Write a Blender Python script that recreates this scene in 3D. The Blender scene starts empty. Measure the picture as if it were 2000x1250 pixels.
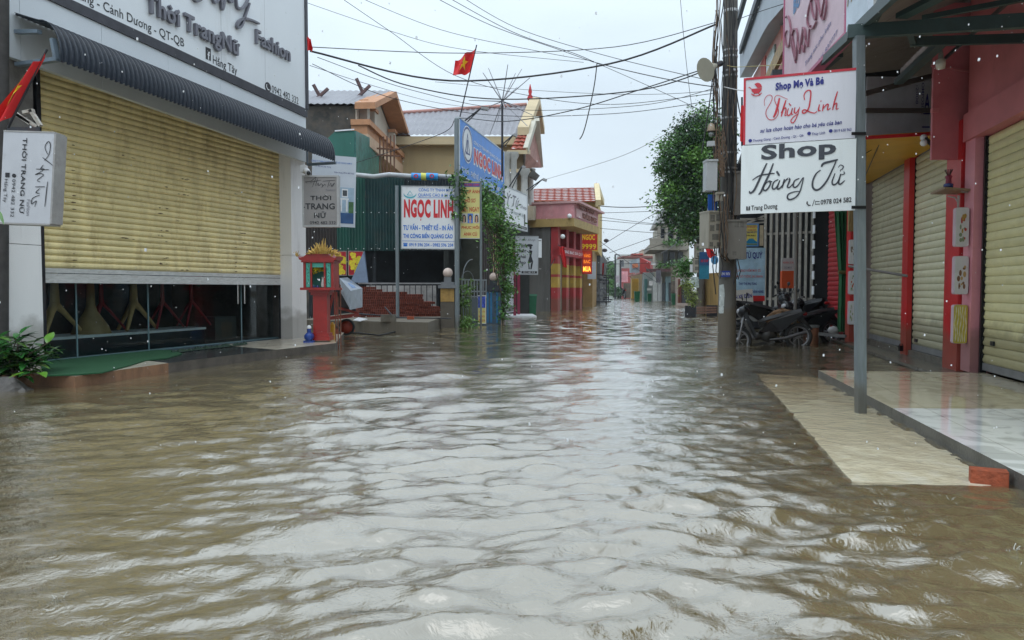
import bpy, math, random, unicodedata
import numpy as np
from mathutils import Vector, Matrix, noise
S = bpy.context.scene
C = S.collection
R = math.radians
# ------------------------------------------------------------ camera
CAMH = 1.25; FPX = 1444.0; PITCH = math.atan(60/1444)
cam = bpy.data.objects.new('camera', bpy.data.cameras.new('camera')); C.objects.link(cam)
cam.location = (0, 0, CAMH); cam.rotation_euler = (math.pi/2-PITCH, 0, 0)
cam.data.sensor_width = 36; cam.data.lens = 26; cam.data.clip_start = .05; cam.data.clip_end = 2000
S.camera = cam
# ------------------------------------------------------------ world: overcast sky
wd = bpy.data.worlds.new("World"); S.world = wd; wd.use_nodes = True
nt = wd.node_tree; N = nt.nodes; Lk = nt.links; bg = N['Background']
sky = N.new('ShaderNodeTexSky'); sky.sky_type = 'NISHITA'; sky.sun_disc = False
sky.sun_elevation = R(62); sky.sun_rotation = R(200); sky.air_density = 1.5; sky.dust_density = 6
tc = N.new('ShaderNodeTexCoord'); sx = N.new('ShaderNodeSeparateXYZ'); Lk.new(tc.outputs['Generated'], sx.inputs[0])
rmp = N.new('ShaderNodeValToRGB'); Lk.new(sx.outputs['Z'], rmp.inputs[0])
el = rmp.color_ramp.elements
el[0].position = 0.0; el[0].color = (5.6, 6.4, 7.0, 1)
el[1].position = 1.0; el[1].color = (13.2, 15.4, 17.4, 1)
e = el.new(.22); e.color = (5.4, 6.3, 7.1, 1)
e = el.new(.42); e.color = (7.2, 8.5, 9.6, 1)
cn = N.new('ShaderNodeTexNoise'); cn.inputs['Scale'].default_value = 1.6; cn.inputs['Detail'].default_value = 5
mp = N.new('ShaderNodeMapping'); mp.inputs['Scale'].default_value = (1, 1, 3); Lk.new(tc.outputs['Generated'], mp.inputs[0]); Lk.new(mp.outputs[0], cn.inputs['Vector'])
cr = N.new('ShaderNodeMapRange'); cr.inputs['From Min'].default_value = .3; cr.inputs['From Max'].default_value = .7
cr.inputs['To Min'].default_value = .84; cr.inputs['To Max'].default_value = 1.12; Lk.new(cn.outputs['Fac'], cr.inputs['Value'])
ml = N.new('ShaderNodeVectorMath'); ml.operation = 'SCALE'; Lk.new(rmp.outputs[0], ml.inputs[0]); Lk.new(cr.outputs[0], ml.inputs['Scale'])
mx = N.new('ShaderNodeMix'); mx.data_type = 'RGBA'; mx.inputs[0].default_value = .93
Lk.new(sky.outputs[0], mx.inputs[6]); Lk.new(ml.outputs[0], mx.inputs[7]); Lk.new(mx.outputs[2], bg.inputs['Color'])
bg.inputs['Strength'].default_value = .1
sun = bpy.data.objects.new('sun', bpy.data.lights.new('sun', 'SUN')); C.objects.link(sun)
sun.data.energy = .6; sun.data.angle = R(60); sun.data.color = (1, .97, .92); sun.rotation_euler = (R(28), 0, R(-20))
S.view_settings.view_transform = 'Standard'; S.view_settings.look = 'None'; S.view_settings.exposure = 0.45; S.view_settings.gamma = 1
rng = random.Random(7); HAZE = 0.0004

# ------------------------------------------------------------ pixel -> world
cp, sp_ = math.cos(PITCH), math.sin(PITCH)
def ray(px, py):
    x, y = (px-1000)/FPX, (625-py)/FPX
    return Vector((x, cp+y*sp_, -sp_+y*cp))
def P(px, py, D):
    r = ray(px, py); t = D/r.y
    return Vector((r.x*t, D, CAMH+r.z*t))
def G(px, py, z=0.0):
    r = ray(px, py); t = (z-CAMH)/r.z
    return Vector((r.x*t, r.y*t, z))

# ------------------------------------------------------------ materials
MT = {}
def M(name, col, rough=.55, var=.12, scale=4, bump=0.0, bscale=40, metal=0, grime=0.0, gcol=(.05, .045, .035), streak=False, spec=.5, alpha=1, leaf=0, coat=0, emis=None, stretch=None, tide=0):
    if name in MT: return MT[name]
    m = bpy.data.materials.new(name); m.use_nodes = True; nt = m.node_tree; n = nt.nodes; l = nt.links
    b = n['Principled BSDF']
    tc = n.new('ShaderNodeTexCoord'); mpn = n.new('ShaderNodeMapping'); l.new(tc.outputs['Object'], mpn.inputs[0])
    if streak: mpn.inputs['Scale'].default_value = (1, 1, .12)
    if stretch: mpn.inputs['Scale'].default_value = stretch
    no = n.new('ShaderNodeTexNoise'); no.inputs['Scale'].default_value = scale; no.inputs['Detail'].default_value = 6; no.inputs['Roughness'].default_value = .6
    l.new(mpn.outputs[0], no.inputs['Vector'])
    mr = n.new('ShaderNodeMapRange'); mr.inputs['From Min'].default_value = .3; mr.inputs['From Max'].default_value = .7
    mr.inputs['To Min'].default_value = 1-var; mr.inputs['To Max'].default_value = 1+var; l.new(no.outputs['Fac'], mr.inputs['Value'])
    vm = n.new('ShaderNodeVectorMath'); vm.operation = 'SCALE'; vm.inputs[0].default_value = col[:3]; l.new(mr.outputs[0], vm.inputs['Scale'])
    out = vm.outputs[0]
    if leaf:
        ge = n.new('ShaderNodeNewGeometry'); m2 = n.new('ShaderNodeMapRange')
        m2.inputs['To Min'].default_value = 1-leaf; m2.inputs['To Max'].default_value = 1+leaf
        l.new(ge.outputs['Random Per Island'], m2.inputs['Value'])
        v2 = n.new('ShaderNodeVectorMath'); v2.operation = 'SCALE'; l.new(out, v2.inputs[0]); l.new(m2.outputs[0], v2.inputs['Scale']); out = v2.outputs[0]
    if grime:
        n2 = n.new('ShaderNodeTexNoise'); n2.inputs['Scale'].default_value = scale*.7+1.3; n2.inputs['Detail'].default_value = 8; n2.inputs['Roughness'].default_value = .7
        l.new(mpn.outputs[0], n2.inputs['Vector'])
        m3 = n.new('ShaderNodeMapRange'); m3.inputs['From Min'].default_value = .62-.3*grime; m3.inputs['From Max'].default_value = .85-.25*grime
        m3.inputs['To Max'].default_value = min(.9, .5+.4*grime); l.new(n2.outputs['Fac'], m3.inputs['Value'])
        mi = n.new('ShaderNodeMix'); mi.data_type = 'RGBA'; l.new(m3.outputs[0], mi.inputs[0]); l.new(out, mi.inputs[6]); mi.inputs[7].default_value = (*gcol, 1)
        out = mi.outputs[2]
    if tide:   # mud stained band left by earlier high water
        gp = n.new('ShaderNodeNewGeometry'); sz = n.new('ShaderNodeSeparateXYZ'); l.new(gp.outputs['Position'], sz.inputs[0])
        nz = n.new('ShaderNodeTexNoise'); nz.inputs['Scale'].default_value = 3.5; nz.inputs['Detail'].default_value = 6; l.new(gp.outputs['Position'], nz.inputs['Vector'])
        az = n.new('ShaderNodeMath'); az.operation = 'MULTIPLY_ADD'; az.inputs[1].default_value = -.5; l.new(nz.outputs['Fac'], az.inputs[0]); l.new(sz.outputs['Z'], az.inputs[2])
        mz = n.new('ShaderNodeMapRange'); mz.inputs['From Min'].default_value = tide-.32; mz.inputs['From Max'].default_value = tide-.12; mz.inputs['To Min'].default_value = .55; mz.inputs['To Max'].default_value = 0; l.new(az.outputs[0], mz.inputs['Value'])
        tz = n.new('ShaderNodeMix'); tz.data_type = 'RGBA'; l.new(mz.outputs[0], tz.inputs[0]); l.new(out, tz.inputs[6]); tz.inputs[7].default_value = (.11, .085, .05, 1); out = tz.outputs[2]
    l.new(out, b.inputs['Base Color'])
    b.inputs['Roughness'].default_value = rough; b.inputs['Metallic'].default_value = metal; b.inputs['Specular IOR Level'].default_value = spec
    b.inputs['Alpha'].default_value = alpha
    if coat: b.inputs['Coat Weight'].default_value = coat; b.inputs['Coat Roughness'].default_value = .06
    if bump:
        n4 = n.new('ShaderNodeTexNoise'); n4.inputs['Scale'].default_value = bscale; n4.inputs['Detail'].default_value = 4; l.new(mpn.outputs[0], n4.inputs['Vector'])
        bp = n.new('ShaderNodeBump'); bp.inputs['Strength'].default_value = bump; bp.inputs['Distance'].default_value = .02; l.new(n4.outputs['Fac'], bp.inputs['Height']); l.new(bp.outputs[0], b.inputs['Normal'])
    if leaf: b.inputs['Transmission Weight'].default_value = 0
    if emis: b.inputs['Emission Color'].default_value = (*emis[:3], 1); b.inputs['Emission Strength'].default_value = emis[3]
    MT[name] = m; return m
def glass_mat(name, tint, refl=.12, alpha=.55):
    m = bpy.data.materials.new(name); m.use_nodes = True; nt = m.node_tree; n = nt.nodes; l = nt.links
    for x in list(n):
        if x.type != 'OUTPUT_MATERIAL': n.remove(x)
    t = n.new('ShaderNodeBsdfTransparent'); t.inputs[0].default_value = (*tint, 1)
    g = n.new('ShaderNodeBsdfGlossy'); g.inputs['Roughness'].default_value = .03; g.inputs[0].default_value = (.9, .95, .95, 1)
    f = n.new('ShaderNodeFresnel'); f.inputs[0].default_value = 1.5
    mx = n.new('ShaderNodeMixShader'); l.new(f.outputs[0], mx.inputs[0]); l.new(t.outputs[0], mx.inputs[1]); l.new(g.outputs[0], mx.inputs[2])
    l.new(mx.outputs[0], n['Material Output'].inputs[0]); return m

# ------------------------------------------------------------ mesh builder
class MB:
    def __init__(s): s.v = []; s.f = []; s.m = []; s.sm = []
    def add(s, vs, fs, mi=0, smooth=False):
        b = len(s.v); s.v += [tuple(v) for v in vs]; s.f += [tuple(i+b for i in f) for f in fs]; s.m += [mi]*len(fs); s.sm += [smooth]*len(fs); return s
    def box8(s, p, mi=0): return s.add(p, [(0, 3, 2, 1), (4, 5, 6, 7), (0, 1, 5, 4), (1, 2, 6, 5), (2, 3, 7, 6), (3, 0, 4, 7)], mi)
    def box(s, c, d, rz=0, mi=0, rot=None):
        m = rot if rot else Matrix.Rotation(rz, 3, 'Z'); c = Vector(c); h = [x/2 for x in d]
        return s.box8([c+m@Vector((a*h[0], b*h[1], z*h[2])) for z in (-1, 1) for a, b in ((-1, -1), (1, -1), (1, 1), (-1, 1))], mi)
    def bar(s, a, b, w, h=None, mi=0, up=Vector((0, 0, 1))):
        a = Vector(a); b = Vector(b); h = h or w; d = (b-a).normalized()
        if abs(d.dot(up)) > .99: up = Vector((0, 1, 0))
        x = d.cross(up).normalized()*w/2; y = x.cross(d).normalized()*h/2
        return s.box8([a-x-y, a+x-y, a+x+y, a-x+y, b-x-y, b+x-y, b+x+y, b-x+y], mi)
    def tube(s, pts, r, n=8, mi=0, cap=True, smooth=True):
        pts = [Vector(p) for p in pts]; k = len(pts); rs = r if isinstance(r, (list, tuple)) else [r]*k
        vs = []; fs = []
        d0 = (pts[1]-pts[0]).normalized(); up = Vector((0, 0, 1)) if abs(d0.z) < .9 else Vector((0, 1, 0)); x = d0.cross(up).normalized()
        for i, p in enumerate(pts):
            d = (pts[min(i+1, k-1)]-pts[max(i-1, 0)]).normalized(); x = (x-d*x.dot(d)).normalized(); y = d.cross(x)
            for j in range(n):
                a = 2*math.pi*j/n; vs.append(p+(x*math.cos(a)+y*math.sin(a))*rs[i])
        for i in range(k-1):
            for j in range(n): fs.append((i*n+j, i*n+(j+1) % n, (i+1)*n+(j+1) % n, (i+1)*n+j))
        s.add(vs, fs, mi, smooth)
        if cap: s.add(vs[:n], [tuple(reversed(range(n)))], mi); s.add(vs[-n:], [tuple(range(n))], mi)
        return s
    def lathe(s, c, prof, n=16, mi=0, axis='z'):
        c = Vector(c); vs = []; fs = []; k = len(prof)
        for r, z in prof:
            for j in range(n):
                a = 2*math.pi*j/n; q = (r*math.cos(a), r*math.sin(a), z)
                if axis == 'y': q = (q[0], q[2], q[1])
                if axis == 'x': q = (q[2], q[0], q[1])
                vs.append(c+Vector(q))
        for i in range(k-1):
            for j in range(n): fs.append((i*n+j, i*n+(j+1) % n, (i+1)*n+(j+1) % n, (i+1)*n+j))
        return s.add(vs, fs, mi, True)
    def ball(s, c, r, n=10, mi=0):
        rr = r if isinstance(r, (tuple, list)) else (r, r, r); c = Vector(c)
        vs = [c+Vector((0, 0, -rr[2]))]; k = n//2
        for i in range(1, k):
            a = math.pi*i/k
            for j in range(n): b = 2*math.pi*j/n; vs.append(c+Vector((rr[0]*math.sin(a)*math.cos(b), rr[1]*math.sin(a)*math.sin(b), -rr[2]*math.cos(a))))
        vs.append(c+Vector((0, 0, rr[2]))); fs = [(0, 1+(j+1) % n, 1+j) for j in range(n)]
        for i in range(k-2):
            for j in range(n): a0 = 1+i*n; fs.append((a0+j, a0+(j+1) % n, a0+n+(j+1) % n, a0+n+j))
        e = 1+(k-2)*n; L_ = len(vs)-1; fs += [(e+j, e+(j+1) % n, L_) for j in range(n)]
        return s.add(vs, fs, mi, True)
    def prism(s, pts, off, mi=0):
        k = len(pts); off = Vector(off); vs = [Vector(p) for p in pts]+[Vector(p)+off for p in pts]
        return s.add(vs, [tuple(reversed(range(k))), tuple(range(k, 2*k))]+[(i, (i+1) % k, k+(i+1) % k, k+i) for i in range(k)], mi)
    def quad(s, *p, mi=0): return s.add(p, [tuple(range(len(p)))], mi)

ORG = {}
def base_of(mb):
    a = np.array(mb.v); return Vector(((a[:, 0].min()+a[:, 0].max())/2, (a[:, 1].min()+a[:, 1].max())/2, a[:, 2].min()))
def tag(o, label=None, cat=None, group=None, kind=None):
    if label: o['label'] = label
    if cat: o['category'] = cat
    if group: o['group'] = group
    if kind: o['kind'] = kind
    return o
SPLIT = {'guide_channel', 'baluster_post', 'cross_rail', 'uprights', 'lower_beam', 'floor_slab', 'red_wall', 'batten', 'niche', 'picture_windows', 'interior', 'truss_bar', 'printed_bar', 'window', 'portrait_face', 'yard_wall', 'cornice', 'upright', 'rotary'}
def part(name, mb, mat, parent=None, label=None, org=None, kind=None):
    if not mb.v: return None
    if name in SPLIT and len(mb.v) % 8 == 0 and 1 < len(mb.v)//8 < 12 and len(mb.f) == len(mb.v)//8*6:
        for i in range(len(mb.v)//8):      # one object for every separate bar
            q = MB(); q.v = mb.v[8*i:8*i+8]; q.f = [tuple(a-8*i for a in f) for f in mb.f[6*i:6*i+6]]; q.m = mb.m[6*i:6*i+6]; q.sm = mb.sm[6*i:6*i+6]; k_ = _part(name, q, mat, parent, label, org, kind)
        return k_
    return _part(name, mb, mat, parent, label, org, kind)
def _part(name, mb, mat, parent=None, label=None, org=None, kind=None):
    o_ = ORG[parent] if parent else (org if org is not None else base_of(mb))
    me = bpy.data.meshes.new(name); me.from_pydata([tuple(Vector(v)-o_) for v in mb.v], [], mb.f)
    for m in (mat if isinstance(mat, (list, tuple)) else [mat]): me.materials.append(m)
    me.polygons.foreach_set('material_index', mb.m); me.polygons.foreach_set('use_smooth', mb.sm); me.update()
    o = bpy.data.objects.new(name, me); C.objects.link(o)
    if parent: o.parent = parent_of[parent]
    else: o.location = o_
    k = o.name; ORG[k] = o_; parent_of[k] = o
    if label: o['label'] = label
    if kind: o['kind'] = kind
    return k
parent_of = {}
def single(name, mb, mat, label, cat, group=None, kind=None):
    k = part(name, mb, mat); tag(parent_of[k], label, cat, group, kind); return k
def struct(name, mb, mat, kind='structure', org=None):
    k = part(name, mb, mat, org=org); parent_of[k]['kind'] = kind; return k
def thing(name, loc, label, cat, group=None):
    o = bpy.data.objects.new(name, None); o.empty_display_size = .2; C.objects.link(o); o.location = loc
    tag(o, label, cat, group); ORG[o.name] = Vector(loc); parent_of[o.name] = o; return o.name
def dup(key, loc, rz=0, label=None, sc=None):
    src = parent_of[key]; r = src.copy(); C.objects.link(r); r.location = loc; r.rotation_euler = (0, 0, rz)
    if label: r['label'] = label
    if sc: r.scale = (sc, sc, sc)
    for ch in list(src.children):
        c = ch.copy(); C.objects.link(c); c.parent = r
        for g in list(ch.children):
            d = g.copy(); C.objects.link(d); d.parent = c
    return r

# ------------------------------------------------------------ lettering
_gc = {}
def _mesh2d(body, off):
    c = bpy.data.curves.new('t', 'FONT'); c.body = body; c.size = 1; c.offset = off; c.resolution_u = 3
    o = bpy.data.objects.new('t', c); C.objects.link(o); bpy.context.view_layer.update()
    me = bpy.data.meshes.new_from_object(o.evaluated_get(bpy.context.evaluated_depsgraph_get()))
    vs = [(v.co.x, v.co.y) for v in me.vertices]; fs = [tuple(p.vertices) for p in me.polygons]
    bpy.data.objects.remove(o); bpy.data.meshes.remove(me); bpy.data.curves.remove(c); return vs, fs
def glyph(ch, off):
    k = (ch, off)
    if k not in _gc:
        vs, fs = _mesh2d(ch, off)
        a = _mesh2d('H'+ch+'H', 0)[0]; b = _mesh2d('HH', 0)[0]
        _gc[k] = (vs, fs, max(v[0] for v in a)-max(v[0] for v in b))
    return _gc[k]
def rib(pts, w):
    vs = []; fs = []; n = len(pts)
    for i, p in enumerate(pts):
        a = pts[max(i-1, 0)]; b = pts[min(i+1, n-1)]; dx, dy = b[0]-a[0], b[1]-a[1]; L_ = math.hypot(dx, dy) or 1
        ww = w[i] if isinstance(w, (list, tuple)) else w
        vs += [(p[0]-dy/L_*ww/2, p[1]+dx/L_*ww/2), (p[0]+dy/L_*ww/2, p[1]-dx/L_*ww/2)]
    return vs, [(2*i, 2*i+1, 2*i+3, 2*i+2) for i in range(n-1)]
def text2d(s, off=0.0):
    V = []; F = []; x = 0
    def put(vs, fs):
        b = len(V); V.extend(vs); F.extend(tuple(i+b for i in f) for f in fs)
    for ch in s:
        stroke = ch in 'đĐ'
        d = unicodedata.normalize('NFD', {'đ': 'd', 'Đ': 'D'}.get(ch, ch)); base = d[0]
        if base == ' ': x += .28; continue
        if '\u0300' <= base <= '\u0323': continue
        if len(d) > 1 and base == 'i': base = '\u0131'
        vs, fs, adv = glyph(base, off); put([(v[0]+x, v[1]) for v in vs], fs)
        xs = [v[0] for v in vs]; cx = x+(min(xs)+max(xs))/2; x1 = x+max(xs); top = max(v[1] for v in vs); W = .055+off*1.6
        up = base.isupper(); y = top+.05; hat = any(m in d for m in '\u0302\u0306')
        if '\u0302' in d: put(*rib([(cx-.13, y), (cx, y+.11), (cx+.13, y)], W))
        if '\u0306' in d: put(*rib([(cx-.12, y+.11), (cx-.06, y+.03), (cx+.06, y+.03), (cx+.12, y+.11)], W))
        ox, oy = (.10, .10) if hat else (0, 0)
        for m in d[1:]:
            X, Y = cx+ox, y+oy
            if m == '\u0300': put(*rib([(X-.09, Y+.13), (X+.04, Y+.01)], W))
            if m == '\u0301': put(*rib([(X+.09, Y+.13), (X-.04, Y+.01)], W))
            if m == '\u0303': put(*rib([(X-.14, Y+.02), (X-.07, Y+.08), (X+.04, Y+.03), (X+.13, Y+.10)], W))
            if m == '\u0309': put(*rib([(X-.05, Y+.13), (X+.03, Y+.15), (X+.05, Y+.09), (X, Y+.05), (X, Y)], W*.8))
            if m == '\u0323': put(*rib([(cx-.045, -.14), (cx+.045, -.14)], .09))
            if m == '\u031b': put(*rib([(x1-.05, top-.05), (x1+.04, top-.03), (x1+.06, top+.06)], W))
        if stroke:
            yy = top*.5 if up else top*.78; put(*rib([(x+(-.02 if up else .22), yy), (x+(.3 if up else .56), yy)], W*.9))
        x += adv+(.03 if '\u031b' in d else 0)+off
    return V, F
def smooth_line(pts, k=5):
    out = []; n = len(pts)
    for i in range(n-1):
        p0, p1, p2, p3 = pts[max(i-1, 0)], pts[i], pts[i+1], pts[min(i+2, n-1)]
        for j in range(k):
            t = j/k; out.append(tuple(.5*(2*p1[a]+(p2[a]-p0[a])*t+(2*p0[a]-5*p1[a]+4*p2[a]-p3[a])*t*t+(3*p1[a]-p0[a]-3*p2[a]+p3[a])*t**3) for a in (0, 1)))
    out.append(pts[-1]); return out

class Frame:
    """vertical plane: origin lower left, U right, Z up, N toward the viewer; metres"""
    def __init__(s, o, q, W=None, H=1, tilt=0):
        s.o = Vector(o); d = Vector(q)-s.o; d.z = 0; s.W = W or d.length; s.U = d.normalized(); s.V = Vector((0, 0, 1)); s.N = s.U.cross(s.V); s.H = H
        if tilt:
            m = Matrix.Rotation(tilt, 3, s.N); s.U = m@s.U; s.V = m@s.V
    def at(s, u, v, w=0): return s.o+s.U*u+s.V*v+s.N*w
    def px(s, px, py, w=0):
        r = ray(px, py); t = (s.o+s.N*w-Vector((0, 0, CAMH))).dot(s.N)/r.dot(s.N); p = Vector((0, 0, CAMH))+r*t-s.o
        return p.dot(s.U), p.dot(s.V)
    def box(s, mb, u0, u1, v0, v1, w0, w1, mi=0):
        return mb.box8([s.at(u, v, w) for v in (v0, v1) for u, w in ((u0, w1), (u1, w1), (u1, w0), (u0, w0))], mi)
    def poly(s, mb, pts, w0, w1, mi=0): return mb.prism([s.at(u, v, w0) for u, v in pts], s.N*(w1-w0), mi)
    def _put(s, mb, V, F, T, w, th):
        vs = [s.at(*T(v), w) for v in V]
        if not th: mb.add(vs, F); return
        k = len(vs); fs = [tuple(i+k for i in f) for f in F]; cnt = {}
        for f in F:
            for i in range(len(f)): e = (f[i], f[(i+1) % len(f)]); cnt[e] = 1
        fs += [(a, b, b+k, a+k) for a, b in cnt if (b, a) not in cnt]
        mb.add(vs+[v+s.N*th for v in vs], fs)
    def text(s, parent, body, x0, y0, x1, y1, mat, off=0.0, shear=0, rot=False, w=.006, th=0, mb=None, name='lettering'):
        """fit into box given as fractions of the sign (W,H)"""
        own = mb is None; mb = mb or MB(); V, F = text2d(body, off)
        if shear: V = [(a+b*shear, b) for a, b in V]
        xs = [v[0] for v in V]; ys = [v[1] for v in V]; a0, a1, b0, b1 = min(xs), max(xs), min(ys), max(ys)
        if rot: T = lambda v: ((x0+(v[1]-b0)/(b1-b0)*(x1-x0))*s.W, (y1-(v[0]-a0)/(a1-a0)*(y1-y0))*s.H)
        else: T = lambda v: ((x0+(v[0]-a0)/(a1-a0)*(x1-x0))*s.W, (y0+(v[1]-b0)/(b1-b0)*(y1-y0))*s.H)
        s._put(mb, V, F, T, w, th)
        if own: return part(name, mb, mat, parent)
    def textpx(s, parent, body, p0, p1, hpx, mat, off=0.0, shear=0, w=.006, th=0, mb=None, name='lettering'):
        """baseline from pixel p0 to pixel p1, cap height hpx pixels at p0"""
        own = mb is None; mb = mb or MB(); V, F = text2d(body, off)
        if shear: V = [(a+b*shear, b) for a, b in V]
        xs = [v[0] for v in V]; a0, a1 = min(xs), max(xs)
        u0, v0 = s.px(*p0); u1, v1 = s.px(*p1); h = s.px(p0[0], p0[1]-hpx)[1]-v0
        T = lambda v: (u0+(v[0]-a0)/(a1-a0)*(u1-u0), v0+(v[0]-a0)/(a1-a0)*(v1-v0)+v[1]/.69*h)
        s._put(mb, V, F, T, w, th)
        if own: return part(name, mb, mat, parent)
    def strokes(s, parent, lines, wpx, mat, z=(0, 0, 1), w=.006, th=0, name='lettering', rot=None):
        """lines traced in zoom pixels: z = (ox, oy, scale)"""
        mb = MB()
        for ln in lines:
            wid = wpx
            if isinstance(ln, tuple): ln, wid = ln
            pts = smooth_line([s.px(z[0]+a/z[2], z[1]+b/z[2]) for a, b in ln])
            pa = s.px(z[0]+ln[0][0]/z[2], z[1]+ln[0][1]/z[2]); pb = s.px(z[0]+(ln[0][0])/z[2], z[1]+(ln[0][1]+wid)/z[2]); ww = abs(pb[1]-pa[1])
            n = len(pts); ws = [ww*(.55+.45*math.sin(math.pi*min(1, (i+.6)/n))) for i in range(n)]
            V, F = rib(pts, ws); s._put(mb, V, F, lambda v: v, w, th)
        return part(name, mb, mat, parent)
def sframe(pl, pr, yt, yb, DL, DR, tilt=0):
    m = P(pl, (yt+yb)/2, DL); z1 = P(pl, yt, DL).z; z0 = P(pl, yb, DL).z; q = P(pr, (yt+yb)/2, DR)
    return Frame((m.x, m.y, z0), (q.x, q.y, z0), H=z1-z0, tilt=tilt)
def sign(name, label, F, face, frame_mat=None, th=.05, fw=.03, cat='sign', back=True):
    k = thing(name, F.at(F.W/2, 0, 0), label, cat)
    mb = MB(); F.box(mb, 0, F.W, 0, F.H, -th, 0); part('panel', mb, face, k)
    if frame_mat:
        mb = MB(); t = fw
        F.box(mb, -.004, t, -.004, F.H+.004, -th-.003, .014); F.box(mb, F.W-t, F.W+.004, -.004, F.H+.004, -th-.003, .014)
        F.box(mb, t, F.W-t, -.004, t, -th-.003, .014); F.box(mb, t, F.W-t, F.H-t, F.H+.004, -th-.003, .014)
        part('frame', mb, frame_mat, k)
    return k
def catline(a, b, sag, n=24):
    a = Vector(a); b = Vector(b); return [a.lerp(b, i/n)-Vector((0, 0, sag*4*(i/n)*(1-i/n))) for i in range(n+1)]
def through(a, m, b, n=26):
    """parabola through three points (mid at its own param)"""
    a, m, b = Vector(a), Vector(m), Vector(b); s = (m-a).length/((m-a).length+(b-m).length); out = []
    for i in range(n+1):
        t = i/n; la = (t-s)*(t-1)/((0-s)*(0-1)); lm = (t)*(t-1)/(s*(s-1)); lb = t*(t-s)/(1*(1-s)); out.append(a*la+m*lm+b*lb)
    return out
def leaves(mb, clumps, n, size, rnd, droop=.3, elong=2.2, mi=0):
    for _ in range(n):
        c, r = rnd.choice(clumps)
        p = Vector(c)+Vector((rnd.gauss(0, .5)*r, rnd.gauss(0, .5)*r, rnd.gauss(0, .42)*r))
        d = Vector((rnd.gauss(0, 1), rnd.gauss(0, 1), rnd.gauss(-droop, .6))).normalized(); u = d.cross(Vector((rnd.gauss(0, 1), rnd.gauss(0, 1), rnd.gauss(0, 1)))).normalized()
        L_ = size*rnd.uniform(.6, 1.3); w = L_/elong; nn = d.cross(u)*L_*.12
        mb.add([p, p+d*L_*.45+u*w/2-nn, p+d*L_-nn*2.5, p+d*L_*.45-u*w/2-nn], [(0, 1, 2), (0, 2, 3)], mi)
def crown_clumps(c, rad, k, r, rnd):
    out = []
    while len(out) < k:
        q = Vector((rnd.uniform(-1, 1), rnd.uniform(-1, 1), rnd.uniform(-1, 1)))
        if .25 < q.length < 1: out.append((Vector(c)+Vector((q.x*rad[0], q.y*rad[1], q.z*rad[2])), r*rnd.uniform(.6, 1.3)))
    return out
# ------------------------------------------------------------ common materials
white = M('white_panel', (.74, .76, .78), .3, .04, 1.2, grime=.12, gcol=(.35, .33, .28))
black_t = M('black_letters', (.015, .016, .02), .4, .05)
grey_t = M('grey_letters', (.16, .16, .19), .4, .08)
red_t = M('red_letters', (.6, .02, .03), .4, .05)
blue_t = M('blue_letters', (.01, .16, .6), .4, .05)
navy_t = M('navy_letters', (.015, .02, .2), .4, .05)
darkmetal = M('dark_metal', (.03, .033, .04), .4, .2, 6, metal=.3, grime=.3, gcol=(.1, .04, .02))
steel = M('galvanised_steel', (.2, .235, .25), .42, .18, 30, metal=.35, grime=.15, gcol=(.1, .1, .09), streak=True, tide=0.3)
concrete = M('concrete', (.17, .16, .14), .8, .2, 2.5, bump=.4, grime=.5, gcol=(.05, .045, .035), streak=True, tide=0.45)
wetconc = M('wet_concrete', (.12, .11, .09), .25, .25, 4, bump=.2, grime=.4)
rust = M('rusty_metal', (.16, .05, .025), .7, .3, 12, grime=.3)
wood = M('brown_wood', (.17, .07, .035), .55, .25, 9, grime=.3)
blackp = M('black_plastic', (.008, .009, .011), .3, .2, 8, spec=.35)
rubber = M('rubber', (.02, .02, .02), .8)
redp = M('red_paint', (.5, .015, .018), .35, .12, 3, grime=.12, gcol=(.2, .02, .015), tide=0.55)
leafm = M('leaf', (.055, .15, .025), .4, .35, 1.3, leaf=.55)
leafd = M('leaf_dark', (.018, .06, .014), .4, .35, 1.1, leaf=.6)
leafl = M('leaf_light', (.09, .19, .03), .42, .3, 1.5, leaf=.5)
bark = M('bark', (.09, .065, .045), .85, .3, 14, bump=.5)

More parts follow.
